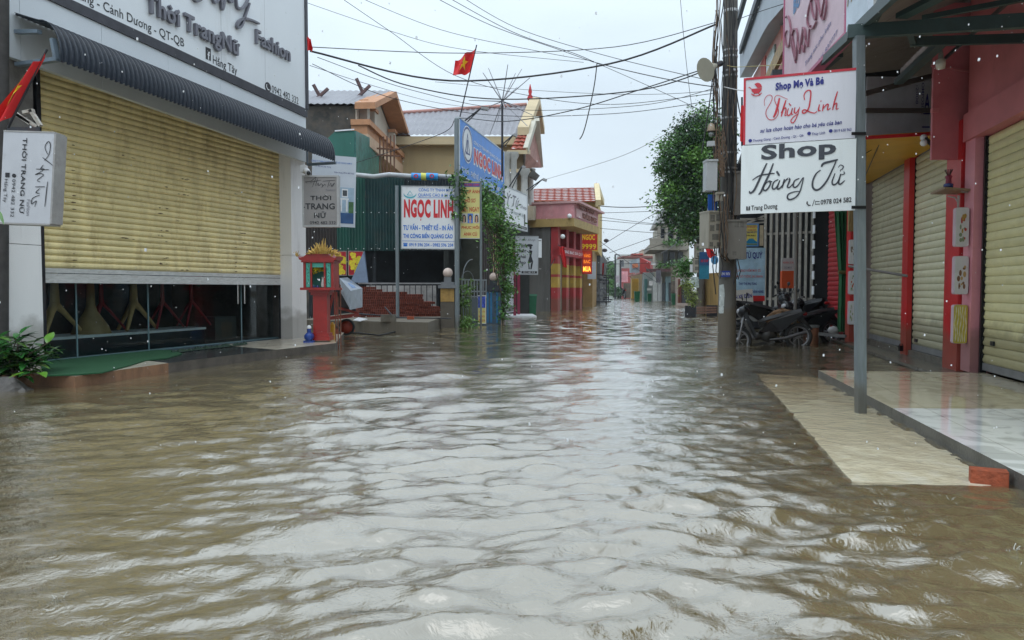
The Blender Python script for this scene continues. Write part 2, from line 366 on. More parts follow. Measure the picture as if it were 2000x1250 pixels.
# ------------------------------------------------------------ flood water
WAMP = .0058
def water():
    rows = 760; cols = 620
    ys = 1/np.linspace(1/1.15, 1/330.0, rows)
    ang = np.linspace(-1.05, 1.05, cols)
    Y, A = np.meshgrid(ys, ang, indexing='ij'); X = Y*A
    sp = np.gradient(ys)[:, None]*np.ones((1, cols))
    Z = np.zeros_like(X); r = np.random.RandomState(5)
    wr = 1/(1+np.exp(-(X-.5-.12*Y)/.7))
    for i in range(120):
        lam = r.uniform(.11, .28) if i < 45 else r.uniform(.26, .62) if i < 100 else r.uniform(.6, 1.5)
        fam = i % 2
        th = math.radians(104 if fam else 70)+r.normal(0, .42)
        kx, ky = math.cos(th)*2*math.pi/lam, math.sin(th)*2*math.pi/lam
        amp = WAMP*lam**1.0*r.uniform(.5, 1.2)*(1.55 if i < 45 else 1 if i < 100 else .6)
        att = np.clip((lam-2.6*sp)/(1.5*sp+1e-6), 0, 1)*((1.15-.75*wr) if fam else (.4+.75*wr))
        ph = r.uniform(0, 6.28)
        wx = .5*np.sin(X*.7+ph)+.4*np.sin(Y*.9+2*ph)
        Z += amp*att*np.sin(kx*X+ky*Y+ph+wx)
    Z = Z-.35*np.abs(Z)*0
    Z = Z*(1+.35*np.sin(X*.8+1)*np.sin(Y*.6))
    # calmer beside the walls
    Z *= .42+.58/(1+np.exp(-(X+.55+.235*Y)/.28))
    left = (-6.2+.33*(Y-11)); d = np.clip((X-left)/2.5, .3, 1); Z *= d
    dr = np.clip(1-(X-(3.0+.2*(Y-4.4)))/1.2, .35, 1); Z *= np.where(Y > 3.5, dr, 1)
    ax = 2.22+(Y-4.84)*.234
    el_ = 3.03+(Y-4.4)*.2
    dx_ = np.clip((X-ax+.04)/.12, 0, 1)*np.clip((el_-X)/.05+1, 0, 1); dy_ = np.clip((Y-4.66)/.12, 0, 1)*np.clip((11.6-Y)/1.5, 0, 1)
    e_ = np.clip(dx_*dy_*1.6, 0, 1); near_ = np.clip((X-ax+.6)/.6, 0, 1)*np.clip((Y-4.2)/.5, 0, 1); Z = Z*(1-.55*near_)*(1-.75*e_)-.010*e_
    vs = np.stack([X, Y, Z], -1).reshape(-1, 3).astype(np.float32)
    idx = np.arange(rows*cols).reshape(rows, cols)
    q = np.stack([idx[:-1, :-1], idx[:-1, 1:], idx[1:, 1:], idx[1:, :-1]], -1).reshape(-1, 4)
    me = bpy.data.meshes.new('flood_water'); me.vertices.add(len(vs)); me.vertices.foreach_set('co', vs.ravel())
    me.loops.add(q.size); me.loops.foreach_set('vertex_index', q.ravel().astype(np.int32))
    me.polygons.add(len(q)); me.polygons.foreach_set('loop_start', np.arange(0, q.size, 4, dtype=np.int32)); me.polygons.foreach_set('loop_total', np.full(len(q), 4, dtype=np.int32))
    me.polygons.foreach_set('use_smooth', np.ones(len(q), dtype=bool)); me.update(); me.validate()
    o = bpy.data.objects.new('flood_water', me); C.objects.link(o); o['kind'] = 'structure'
    return o
def ripple_normal(nt, tcout, strength=1.0):
    """small wind ripples and raindrop rings as height"""
    n = nt.nodes; l = nt.links
    mp = n.new('ShaderNodeMapping'); mp.inputs['Rotation'].default_value = (0, 0, R(-20)); mp.inputs['Scale'].default_value = (1, 1.15, 1); l.new(tcout, mp.inputs[0])
    a = n.new('ShaderNodeTexNoise'); a.inputs['Scale'].default_value = 11; a.inputs['Detail'].default_value = 5; a.inputs['Roughness'].default_value = .62; a.inputs['Distortion'].default_value = .6; l.new(mp.outputs[0], a.inputs['Vector'])
    m = n.new('ShaderNodeMath'); m.operation = 'MULTIPLY'; m.inputs[1].default_value = .0095*strength; l.new(a.outputs['Fac'], m.inputs[0]); h = m.outputs[0]
    a2 = n.new('ShaderNodeTexNoise'); a2.inputs['Scale'].default_value = 2.2; a2.inputs['Detail'].default_value = 3; a2.inputs['Distortion'].default_value = .8; l.new(mp.outputs[0], a2.inputs['Vector']); mm = n.new('ShaderNodeMath'); mm.operation = 'MULTIPLY_ADD'; mm.inputs[1].default_value = .018*strength; l.new(a2.outputs['Fac'], mm.inputs[0]); l.new(h, mm.inputs[2]); h = mm.outputs[0]
    for sc, seed, amp in ((4.3, 0, .0005), (2.9, 7.3, .0006), (9.7, 3.1, .0004)):
        mq = n.new('ShaderNodeMapping'); mq.inputs['Location'].default_value = (seed, seed*2, 0); l.new(tcout, mq.inputs[0])
        v = n.new('ShaderNodeTexVoronoi'); v.voronoi_dimensions = '2D'; v.inputs['Scale'].default_value = sc; l.new(mq.outputs[0], v.inputs['Vector'])
        s = n.new('ShaderNodeMath'); s.operation = 'MULTIPLY'; s.inputs[1].default_value = 95*4.3/sc*.55; l.new(v.outputs['Distance'], s.inputs[0])
        si = n.new('ShaderNodeMath'); si.operation = 'SINE'; l.new(s.outputs[0], si.inputs[0])
        fo = n.new('ShaderNodeMapRange'); fo.inputs['From Min'].default_value = .05; fo.inputs['From Max'].default_value = .34; fo.inputs['To Min'].default_value = 1; fo.inputs['To Max'].default_value = 0; l.new(v.outputs['Distance'], fo.inputs['Value'])
        sc_ = n.new('ShaderNodeSeparateColor'); l.new(v.outputs['Color'], sc_.inputs[0])
        ga = n.new('ShaderNodeMapRange'); ga.inputs['From Min'].default_value = .45; ga.inputs['From Max'].default_value = .95; l.new(sc_.outputs[0], ga.inputs['Value'])
        p1 = n.new('ShaderNodeMath'); p1.operation = 'MULTIPLY'; l.new(si.outputs[0], p1.inputs[0]); l.new(fo.outputs[0], p1.inputs[1])
        p2 = n.new('ShaderNodeMath'); p2.operation = 'MULTIPLY'; l.new(p1.outputs[0], p2.inputs[0]); l.new(ga.outputs[0], p2.inputs[1])
        ad = n.new('ShaderNodeMath'); ad.operation = 'MULTIPLY_ADD'; ad.inputs[1].default_value = amp*strength; l.new(p2.outputs[0], ad.inputs[0]); l.new(h, ad.inputs[2]); h = ad.outputs[0]
    b = n.new('ShaderNodeBump'); b.inputs['Strength'].default_value = 1; b.inputs['Distance'].default_value = 1; l.new(h, b.inputs['Height'])
    return b
def water_mat():
    m = bpy.data.materials.new('muddy_water'); m.use_nodes = True; nt = m.node_tree; n = nt.nodes; l = nt.links; b = n['Principled BSDF']
    tc = n.new('ShaderNodeTexCoord'); g = n.new('ShaderNodeNewGeometry')
    no = n.new('ShaderNodeTexNoise'); no.inputs['Scale'].default_value = .35; no.inputs['Detail'].default_value = 6; l.new(g.outputs['Position'], no.inputs['Vector'])
    rp = n.new('ShaderNodeValToRGB'); rp.color_ramp.elements[0].position = .3; rp.color_ramp.elements[0].color = (.138, .107, .052, 1); rp.color_ramp.elements[1].position = .75; rp.color_ramp.elements[1].color = (.185, .148, .08, 1)
    l.new(no.outputs['Fac'], rp.inputs[0]); l.new(rp.outputs[0], b.inputs['Base Color'])
    sy = n.new('ShaderNodeSeparateXYZ'); l.new(g.outputs['Position'], sy.inputs[0]); rm = n.new('ShaderNodeMapRange'); rm.inputs['From Min'].default_value = 7; rm.inputs['From Max'].default_value = 45; rm.inputs['To Min'].default_value = .04; rm.inputs['To Max'].default_value = .13; l.new(sy.outputs['Y'], rm.inputs['Value']); l.new(rm.outputs[0], b.inputs['Roughness']); l.new(rm.outputs[0], b.inputs['Coat Roughness'])
    b.inputs['IOR'].default_value = 1.7; b.inputs['Coat Weight'].default_value = 1; b.inputs['Coat IOR'].default_value = 2.1; b.inputs['Specular IOR Level'].default_value = .5
    bp = ripple_normal(nt, g.outputs['Position']); 
    # waves too small for the mesh far away: tilt the normal directly
    cn_ = n.new('ShaderNodeTexNoise'); cn_.inputs['Scale'].default_value = 2.4; cn_.inputs['Detail'].default_value = 3; l.new(g.outputs['Position'], cn_.inputs['Vector'])
    sb_ = n.new('ShaderNodeVectorMath'); sb_.operation = 'SUBTRACT'; l.new(cn_.outputs['Color'], sb_.inputs[0]); sb_.inputs[1].default_value = (.5, .5, .5)
    ml_ = n.new('ShaderNodeVectorMath'); ml_.operation = 'MULTIPLY'; l.new(sb_.outputs[0], ml_.inputs[0]); ml_.inputs[1].default_value = (.9, 1.5, 0)
    rf = n.new('ShaderNodeMapRange'); rf.inputs['From Min'].default_value = 8; rf.inputs['From Max'].default_value = 26; l.new(sy.outputs['Y'], rf.inputs['Value'])
    sc2 = n.new('ShaderNodeVectorMath'); sc2.operation = 'SCALE'; l.new(ml_.outputs[0], sc2.inputs[0]); l.new(rf.outputs[0], sc2.inputs['Scale'])
    ad_ = n.new('ShaderNodeVectorMath'); ad_.operation = 'ADD'; l.new(bp.outputs[0], ad_.inputs[0]); l.new(sc2.outputs[0], ad_.inputs[1])
    nm_ = n.new('ShaderNodeVectorMath'); nm_.operation = 'NORMALIZE'; l.new(ad_.outputs[0], nm_.inputs[0])
    l.new(nm_.outputs[0], b.inputs['Normal']); l.new(nm_.outputs[0], b.inputs['Coat Normal']); return m
w_ = water(); w_.data.materials.append(water_mat())
# flooded road bed under the water, reaching the horizon
mb = MB(); mb.quad((-600, -40, -.35), (600, -40, -.35), (600, 900, -.35), (-600, 900, -.35)); struct('ground', mb, M('ground_mud', (.12, .1, .07), .9, .2, .5))

# ------------------------------------------------------------ tiled platform and its submerged apron (right)
def tile_mat(name, col, col2, sc=1.7, wet=0):
    m = bpy.data.materials.new(name); m.use_nodes = True; nt = m.node_tree; n = nt.nodes; l = nt.links; b = n['Principled BSDF']
    g = n.new('ShaderNodeNewGeometry'); no = n.new('ShaderNodeTexNoise'); no.inputs['Scale'].default_value = 2.2; no.inputs['Detail'].default_value = 8; no.inputs['Distortion'].default_value = 1.5; l.new(g.outputs['Position'], no.inputs['Vector'])
    rp = n.new('ShaderNodeValToRGB'); e = rp.color_ramp.elements; e[0].position = .40; e[0].color = (*col2, 1); e[1].position = .5; e[1].color = (*col, 1); l.new(no.outputs['Fac'], rp.inputs[0])
    mp = n.new('ShaderNodeMapping'); mp.inputs['Rotation'].default_value = (0, 0, R(13)); mp.inputs['Location'].default_value = (.1, .22, 0); l.new(g.outputs['Position'], mp.inputs[0])
    br = n.new('ShaderNodeTexBrick'); br.offset = 0; br.inputs['Scale'].default_value = 1; br.inputs['Brick Width'].default_value = .6; br.inputs['Row Height'].default_value = .6; br.inputs['Mortar Size'].default_value = .003; br.inputs['Color1'].default_value = (1, 1, 1, 1); br.inputs['Color2'].default_value = (.94, .94, .94, 1); br.inputs['Mortar'].default_value = (.45, .42, .38, 1); l.new(mp.outputs[0], br.inputs['Vector'])
    mu = n.new('ShaderNodeMix'); mu.data_type = 'RGBA'; mu.blend_type = 'MULTIPLY'; mu.inputs[0].default_value = 1; l.new(rp.outputs[0], mu.inputs[6]); l.new(br.outputs['Color'], mu.inputs[7]); out = mu.outputs[2]
    if wet:   # silt carried in by the flow, thickest at the far end
        sx = n.new('ShaderNodeSeparateXYZ'); l.new(g.outputs['Position'], sx.inputs[0])
        n2 = n.new('ShaderNodeTexNoise'); n2.inputs['Scale'].default_value = 2.6; n2.inputs['Detail'].default_value = 6; n2.inputs['Distortion'].default_value = 1.2; l.new(g.outputs['Position'], n2.inputs['Vector'])
        ad = n.new('ShaderNodeMath'); ad.operation = 'MULTIPLY_ADD'; ad.inputs[1].default_value = 4.2; l.new(n2.outputs['Fac'], ad.inputs[0]); l.new(sx.outputs['Y'], ad.inputs[2])
        mr = n.new('ShaderNodeValToRGB'); q = n.new('ShaderNodeMapRange'); q.inputs['From Min'].default_value = 6.2; q.inputs['From Max'].default_value = 13.2; l.new(ad.outputs[0], q.inputs['Value']); l.new(q.outputs[0], mr.inputs[0])
        ee = mr.color_ramp.elements; ee[0].color = (.76, .72, .60, 1); ee[1].color = (.2, .14, .07, 1)
        x = ee.new(.16); x.color = (.68, .60, .42, 1)
        x = ee.new(.26); x.color = (.55, .47, .31, 1)
        x = ee.new(.55); x.color = (.5, .44, .29, 1); x = ee.new(.76); x.color = (.36, .27, .15, 1)
        m3 = n.new('ShaderNodeMix'); m3.data_type = 'RGBA'; m3.inputs[0].default_value = .93; l.new(out, m3.inputs[6]); l.new(mr.outputs[0], m3.inputs[7]); out = m3.outputs[2]
        bp = ripple_normal(nt, g.outputs['Position'], 1.5); l.new(bp.outputs[0], b.inputs['Normal'])
    l.new(out, b.inputs['Base Color']); b.inputs['Roughness'].default_value = .05; b.inputs['IOR'].default_value = 1.5
    return m
RA, RB = 6.57-.23*10.4, .23         # right facade plane X = RA + RB*Y
def RX(y, o=0): return RA+RB*y-o
FR = Frame((RX(30), 30, 0), (RX(0), 0, 0))          # right facade, u grows toward the camera
e0 = G(1598, 723, .1); e1 = G(1995, 926, .1); ed = (e1-e0).normalized(); e2 = e0+ed*9
bk = Vector((RX(10.15), 10.15, .1)); bk2 = Vector((RX(e2.y)+.3, e2.y, .1))
edge_m = M('platform_edge', (.12, .115, .1), .5, .25, 3, bump=.3, grime=.4)
def slab(name, p, z0, z1, mats, split=None):
    mb = MB(); k = len(p); top = [Vector((q[0], q[1], z1)) for q in p]; bot = [Vector((q[0], q[1], z0)) for q in p]
    mb.add(top, [tuple(range(k))], 0)
    for i in range(k): j = (i+1) % k; mb.quad(top[i], top[j], bot[j], bot[i], mi=1)
    return struct(name, mb, mats)
tileW = tile_mat('white_marble_tile', (.88, .90, .89), (.62, .64, .63)); tileB = tile_mat('reflection_toned_tile', (.6, .54, .40), (.5, .44, .31))  # beige paints a reflection boundary into the far tiles of one floor
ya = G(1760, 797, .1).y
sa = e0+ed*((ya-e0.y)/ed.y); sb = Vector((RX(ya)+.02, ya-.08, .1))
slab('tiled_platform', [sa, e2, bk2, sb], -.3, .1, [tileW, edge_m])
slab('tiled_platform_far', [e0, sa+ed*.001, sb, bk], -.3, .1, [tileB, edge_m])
# wet floor strip in front of the far shutters and shop floors behind facade
struct('shop_floor', MB().prism([(RX(10.3, .55), 10.3, .005), (RX(24, .55), 24, .005), (RX(24, -3), 24, .005), (RX(10.3, -3), 10.3, .005)], (0, 0, .05)), wetconc)
# apron
a0, a1, a2, a3 = G(1478, 729), G(1663, 938), G(1930, 949), G(1598, 735)
mb = MB(); nn = 26; r5 = random.Random(3)
far = e0-ed*.25; pts = [a0.lerp(a1, i/nn)+Vector((r5.uniform(-.006, .006)+(-.1*math.exp(-(i/4)**2)), 0, 0)) for i in range(nn+1)]+[a1.lerp(a2, i/12)+Vector((0, r5.uniform(-.012, .012), 0)) for i in range(1, 13)]
pts += [Vector((e1.x+.02, e1.y+.25, 0)), Vector((e0.x+.02, e0.y, 0))]
apm = tile_mat('submerged_tile', (.6, .6, .55), (.5, .5, .45), wet=1)
mb.prism([Vector((p.x, p.y, -.05)) for p in pts], (0, 0, .048)); struct('tiled_apron', mb, apm)
# brick by the platform
def brick_thing(name, p, rz, label, group=None):
    mb = MB(); m = Matrix.Rotation(rz, 3, 'Z')
    mb.box((p[0], p[1], p[2]+.05), (.21, .1, .1), rz)
    k = single(name, mb, M('red_brick', (.33, .075, .03), .75, .3, 18, bump=.5, grime=.2), label, 'brick', group)
    bv = parent_of[k].modifiers.new('b', 'BEVEL'); bv.width = .006; bv.segments = 2; return k
p = G(1948, 950); brick_thing('clay_brick', (p.x, p.y+.09, -.01), R(-25), 'orange clay brick lying wet at the near corner of the tiled apron')
# ------------------------------------------------------------ LEFT: fashion shop
LA, LB = -6.963-.33*11.0, .33
def LXo(y, o=0): return LA+LB*y+o
def lframe(off): 
    # plane parallel to the shop front, moved off metres to the street
    s = math.sqrt(1+LB*LB); return Frame((LXo(6, off*s), 6, 0), (LXo(30, off*s), 30, 0))
FL = lframe(0); FP = lframe(.32); FS = lframe(.40)
STZ = .15
cream = M('cream_shutter_paint', (.76, .64, .33), .36, .14, 3, grime=.42, gcol=(.34, .25, .11), streak=False, stretch=(1.2, 1.2, .35), spec=.45, leaf=.05)
railm = M('white_rail', (.55, .55, .53), .4, .15, 8, grime=.3, gcol=(.2, .15, .1), stretch=(1, 1, 5))
pillarm = M('white_cladding', (.82, .81, .80), .35, .05, 2, grime=.2, gcol=(.3, .28, .25), streak=True, tide=0.72)
shop = thing('fashion_shop', (LXo(13), 13, STZ), 'white fronted fashion shop with half lowered cream roller shutter on the left', 'shop')
uL, _ = FL.px(85, 600); uR, _ = FL.px(549, 600)
def shutter_mesh(F, u0, u1, z0, z1, pitch, w=.0, d=.022):
    mb = MB(); n = max(1, round((z1-z0)/pitch)); h = (z1-z0)/n
    prof = [(0, 0), (.12, .55), (.35, 1), (.62, .95), (.86, .5), (.97, 0)]
    for i in range(n):
        zz = z0+i*h; pr = [(zz+a*h, w+b*d) for a, b in prof]
        vs = [F.at(u, v, ww) for v, ww in pr for u in (u0, u1)]
        mb.add(vs, [(2*j, 2*j+1, 2*j+3, 2*j+2) for j in range(len(pr)-1)], 0, False)
        a = F.at(u0, zz+.97*h, w); mb.quad(F.at(u0, zz+.97*h, w), F.at(u1, zz+.97*h, w), F.at(u1, zz+h, w-.012), F.at(u0, zz+h, w-.012))
    return mb
zs0 = FL.px(85, 533)[1]; zr0 = FL.px(300, 553)[1]; zs0 = zr0+.21
k = part('shutter', shutter_mesh(FL, uL, uR, zs0, 5.4, .098, .0, .03), cream, shop)
mb = MB(); FL.box(mb, uL, uR, zr0, zr0+.13, -.02, .02); FL.box(mb, uL, uR, zr0+.14, zs0, -.01, .012); FL.box(mb, uL, uR, zr0-.012, zr0+.004, -.02, .035)
part('bottom_rail', mb, railm, shop)
# rust marks on the slats
mb = MB(); rr = random.Random(4)
for px_, wd_, pr_ in ((137, .05, .95), (312, .10, .55), (352, .14, .6), (455, .04, .9), (470, .12, .6), (250, .2, .2)):
    u = FL.px(px_, 450)[0]
    i = 0; z = zs0
    n_ = round((5.4-zs0)/.098); h_ = (5.4-zs0)/n_
    for i in range(n_):
        z = zs0+i*h_
        if z > 3.6 or rr.random() > pr_*(1.15-z/4): continue
        for q in range(1 if wd_ < .06 else rr.randint(1, 3)):
            uu = u+rr.uniform(-wd_, wd_)*(1 if wd_ > .06 else .2)+(z*.02); L_ = rr.uniform(.02, .055); th = rr.uniform(.008, .02)
            zc = z+h_*rr.uniform(.3, .5); FL.poly(mb, [(uu-L_, zc), (uu-L_*.3, zc-th/2), (uu+L_*.8, zc-th*.2), (uu+L_, zc+th*.3), (uu-L_*.2, zc+th/2)], .03, .0325)
part('rust_spots', mb, M('rust_spot', (.07, .035, .015), .8, .3), shop)
# guide channels, cladding pillars
pu0, _ = FP.px(14, 600); pu1, _ = FP.px(84, 600); pu2, _ = FP.px(571, 600); pu3, _ = FP.px(599, 600)
mb = MB(); FL.box(mb, uL-.07, uL-.002, STZ, 5.4, -.05, .06); FL.box(mb, uR+.002, uR+.05, STZ, 5.4, -.05, .06); part('guide_channel', mb, darkmetal, shop)
mb = MB(); zj = FP.px(60, 433+45)[1]
FP.box(mb, pu0, pu1, -.2, zj-.004, -.30, 0); FP.box(mb, pu0, pu1, zj+.004, 3.1, -.30, 0); part('pillar', mb, pillarm, shop)
mb = MB(); FP.box(mb, pu0+.05, pu1-.05, 3.1, 5.6, -.30, -.02); part('pillar', mb, M('bare_wall', (.16, .15, .14), .85, .3, 3, grime=.5, bump=.4), shop)
mb = MB(); FP.box(mb, pu2, pu3, -.2, 2.0, -.30, 0); FP.box(mb, pu2, pu3, 2.008, 5.6, -.30, 0); part('pillar', mb, pillarm, shop)
# side and back walls, roof of shop so that it is a volume
mb = MB()
side = M('shop_side_wall', (.2, .19, .17), .85, .2, 2, grime=.5, bump=.3)
FP.box(mb, pu3-.15, pu3-.01, -.2, 9.5, -7, -.31); FP.box(mb, pu0, pu0+.15, -.2, 9.5, -7, -.31); FP.box(mb, pu0, pu3, -.2, 9.5, -7.1, -7)
FP.box(mb, pu0+.15, pu3-.15, 9.3, 9.5, -7, -.31); FL.box(mb, uL-.3, uR+.3, 5.45, 9.3, -.3, -.1)
part('wall', mb, side, shop)
# interior: dark floor, back wall, display platform with white edge, ceiling
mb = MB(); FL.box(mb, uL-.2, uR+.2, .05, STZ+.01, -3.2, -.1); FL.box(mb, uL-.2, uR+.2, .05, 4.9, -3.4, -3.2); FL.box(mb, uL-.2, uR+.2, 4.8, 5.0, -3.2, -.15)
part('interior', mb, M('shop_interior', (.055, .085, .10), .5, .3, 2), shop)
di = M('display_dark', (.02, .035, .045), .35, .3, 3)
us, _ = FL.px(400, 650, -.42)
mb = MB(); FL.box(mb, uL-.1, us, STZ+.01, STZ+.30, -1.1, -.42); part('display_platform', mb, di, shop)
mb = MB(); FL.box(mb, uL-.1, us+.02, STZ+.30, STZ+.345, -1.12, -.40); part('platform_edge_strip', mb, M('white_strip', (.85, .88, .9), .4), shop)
gl = glass_mat('shop_glass', (.80, .92, .93))
for a, b in ((88, 165), (165, 304), (304, 484), (484, 546)):
    ua, ub = FL.px(a, 650)[0], FL.px(b, 650)[0]
    mb = MB(); mb.quad(FL.at(ua+.006, STZ+.03, -.155), FL.at(ub-.006, STZ+.03, -.155), FL.at(ub-.006, 4.6, -.155), FL.at(ua+.006, 4.6, -.155)); part('glass_pane', mb, gl, shop)
mb = MB()
for a in (165, 304, 484): u = FL.px(a, 650)[0]; FL.box(mb, u-.012, u+.012, STZ+.02, 4.6, -.165, -.147)
FL.box(mb, uL-.05, uR+.05, STZ+.005, STZ+.03, -.18, -.12); part('glass_frame', mb, M('pale_green_edge', (.12, .2, .22), .3, .1, spec=.7), shop)
hnd = M('polished_steel', (.6, .6, .6), .18, .05, metal=1)
for a in (473, 486): u = FL.px(a, 600)[0]; part('door_handle', MB().tube([FL.at(u, .95, -.10), FL.at(u, 1.9, -.10)], .016, 8), hnd, shop)
# garment stands
skinm = M('pale_wood', (.5, .33, .14), .5, .2, 8); redw = M('dark_red_wood', (.3, .03, .04), .5, .2, 8)
top_ = STZ+.345
def stand(px_, mat, cloth, label, dep=-.75, big=True):
    u = FL.px(px_, 620, dep)[0]; F = FL; base = F.at(u, top_, dep); k = thing('garment_stand', base, label, 'garment stand', 'garment stands behind the shop glass')
    hh = .62
    part('pole', MB().tube([F.at(u, top_+hh-.12, dep), F.at(u, top_+hh+.35, dep), F.at(u, top_+1.9, dep)], [.075, .05, .03] if big else [.04, .03, .02], 10), mat, k)
    for a in (0, 1, 2):
        an = R(20+120*a); x, y = math.cos(an), math.sin(an)
        p = [F.at(u, top_+hh-.1, dep), F.at(u+x*.14, top_+hh-.24, dep+y*.1), F.at(u+x*.46, top_+.02, dep+y*.3)]
        part('leg', MB().tube([p[0], p[0].lerp(p[1], .6), p[1], p[2]], [.07, .055, .045, .03] if big else [.035, .03, .028, .02], 8), mat, k)
    if cloth:
        mb = MB(); prof = [(.20, top_+.85), (.22, top_+1.15), (.18, top_+1.6), (.1, top_+2)]
        mb.lathe(F.at(u, 0, dep), prof, 14); part('garment', mb, cloth, k)
clo1 = M('grey_cloth', (.4, .43, .46), .9, .2, 4); clo2 = M('dark_red_cloth', (.35, .04, .08), .9, .2, 4); clo3 = M('navy_cloth', (.1, .12, .25), .9, .2, 4)
stand(108, skinm, None, 'pale wooden three legged garment stand nearest the left pillar')
stand(199, redw, clo3, 'dark red garment stand leg behind the broad brown cone', -.95, False)
stand(262, skinm, clo1, 'pale wooden garment stand under a grey skirt hem')
stand(318, redw, clo3, 'thin dark red garment stand just right of the second glass seam', -.75, False)
stand(374, redw, clo2, 'splayed dark red garment stand at the right end of the white ledge', -.8, False)
u = FL.px(178, 620, -.72)[0]; single('cone_base', MB().lathe(FL.at(u, 0, -.72), [(.31, top_), (.27, top_+.12), (.1, top_+.38), (.07, top_+.48), (.055, top_+.95), (0, top_+.95)], 24), M('brown_cone', (.35, .24, .11), .6, .2, 6), 'broad brown cone shaped stand base between two garment stands', 'stand')
single('storage_box', (lambda mb: FL.box(mb, FL.px(420, 640, -1)[0], FL.px(462, 640, -1)[0], STZ+.01, STZ+.5, -1.5, -1.0))(MB()), M('box_grey', (.13, .15, .15), .6, .1), 'grey box on the shop floor behind the glass door', 'box')

# step platform in front of the shop
rustside = M('rust_stained_step', (.2, .105, .055), .6, .4, 3, grime=.5, gcol=(.05, .035, .025), bump=.3, stretch=(1, 1, .4))
darkside = M('dark_step', (.1, .085, .07), .5, .4, 3, grime=.5, gcol=(.03, .03, .025), bump=.3)
beige_top = M('beige_step_top', (.46, .42, .34), .2, .12, 3, grime=.35, gcol=(.2, .16, .1), spec=.6)
darkwet = M('dark_wet_granite', (.045, .045, .045), .16, .3, 8, grime=.2, spec=.6)
q0 = G(28, 728, STZ); q1 = G(147, 735, STZ); q2 = G(329, 709, STZ); q3 = G(540, 683, STZ); q4 = G(656, 670, STZ)
w0 = FL.at(uL-1.2, STZ, -.05); w2 = FL.px(329, 690)[0]
i0 = Vector((LXo(8.6), 8.6, STZ)); iB = Vector((LXo(19.5), 19.5, STZ)); bx = G(640, 655, STZ)
def step(name, front, back, tm, sm):
    mb = MB(); pts = front+back; top = [Vector((p.x, p.y, STZ)) for p in pts]; bot = [Vector((p.x, p.y, -.3)) for p in pts]; k = len(pts)
    mb.add(top, [tuple(range(k))], 0)
    for i in range(k): j = (i+1) % k; mb.quad(top[i], top[j], bot[j], bot[i], mi=1)
    struct(name, mb, [tm, sm])
b2 = Vector((LXo(q2.y+1.1), q2.y+1.1, STZ)); b3 = Vector((LXo(q3.y+1.1), q3.y+1.1, STZ))
b0 = FL.at(FL.px(10, 700)[0]-.6, STZ, -.1)
step('shop_step', [q0, q1, q2], [b2, b0], beige_top, rustside)
step('shop_step_middle', [q2, q3], [b3, b2], darkwet, darkside)
step('shop_step_end', [q3, q4, G(668, 655, STZ)], [Vector((LXo(19), 19, STZ)), b3], beige_top, darkside)
# green carpet with ragged edge
car = M('green_carpet', (.012, .085, .03), .95, .3, 60, bump=.9, bscale=180, grime=.2, gcol=(.01, .03, .015))
mb = MB(); fr = [G(x, y, STZ+.02) for x, y in ((88, 733), (147, 731), (200, 727), (250, 714), (285, 703), (325, 699), (356, 690), (333, 683), (300, 683))]
bkp = [FL.at(FL.px(x, 690)[0], STZ+.02, -.1) for x in (300, 86)]
mb.prism([Vector((p.x, p.y, STZ+.004)) for p in fr+bkp], (0, 0, .016)); single('green_carpet', mb, car, 'worn green artificial grass mat in front of the shop glass', 'mat')
# crumpled dark net / tarp remains
mb = MB(); r6 = random.Random(9)
cen = [G(x, y, STZ+.01) for x, y in ((335, 688), (365, 684), (400, 680), (440, 676), (480, 671))]
for i in range(4):
    for j in range(7):
        a = cen[i].lerp(cen[i+1], j/7)
        b = cen[i].lerp(cen[i+1], (j+1)/7); hh = [r6.uniform(.0, .07) for _ in range(6)]
        o = Vector((.12, -.22, 0))
        mb.add([a+Vector((0, 0, hh[0]*.3)), b+Vector((0, 0, hh[1]*.3)), b+o*.5+Vector((0, 0, hh[2])), a+o*.5+Vector((0, 0, hh[3])), b+o+Vector((0, 0, .004)), a+o+Vector((0, 0, .004))], [(0, 1, 2, 3), (3, 2, 4, 5)], 0)
single('crumpled_net', mb, M('dark_green_net', (.012, .035, .02), .9, .3, 30), 'crumpled dark green netting lying at the foot of the glass', 'netting')

# ------------------------------------------------------------ big sign board
sb = thing('fashion_signboard', FS.at(FS.px(400, 100)[0], 4.5, 0), 'large white fashion shop signboard with raised grey letters above the ribbed awning', 'signboard')
su1 = FS.px(599, 200)[0]; su0 = FS.px(0, 100)[0]-1.2; zb = FS.px(597, 229)[1]; za = FS.px(95, 0)[1]
print('sign bottoms', zb, za)
# bottom line measured at both ends (the frame rises slightly away from the camera)
def zl(u, z_near=za, z_far=zb): u0_ = FS.px(95, 0)[0]; return z_near+(u-u0_)/(su1-u0_)*(z_far-z_near)
ZT = 9.2
mb = MB(); FS.poly(mb, [(su0, zl(su0)+.12), (su1-.05, zl(su1)+.18), (su1-.05, ZT), (su0, ZT)], -.08, 0); part('panel', mb, M('sign_white', (.74, .775, .80), .25, .03, 1, spec=.5, grime=.15, gcol=(.45, .45, .42), streak=True), sb)
mb = MB(); FS.poly(mb, [(su0, zl(su0)), (su1, zl(su1)), (su1, zl(su1)+.18), (su0, zl(su0)+.14)], -.1, .02)
FS.box(mb, su1-.05, su1+.04, zl(su1)+.18, ZT, -.35, .03); part('border', mb, M('charcoal_border', (.05, .05, .06), .4, .2, 8, metal=.2), sb)
mb = MB()
for px_ in (432, 517, 583):
    if px_ == 583: continue
    u = FS.px(px_, 60)[0]; FS.box(mb, u-.004, u+.004, zl(u)+.2, ZT-.01, -.02, .0015)
part('panel_seam', mb, M('seam_grey', (.42, .44, .46), .5), sb)
clad = thing('fascia_cladding', FP.at(FP.px(300, 150)[0], 4.3, 0), 'white composite fascia strip between the signboard and the ribbed awning', 'fascia')
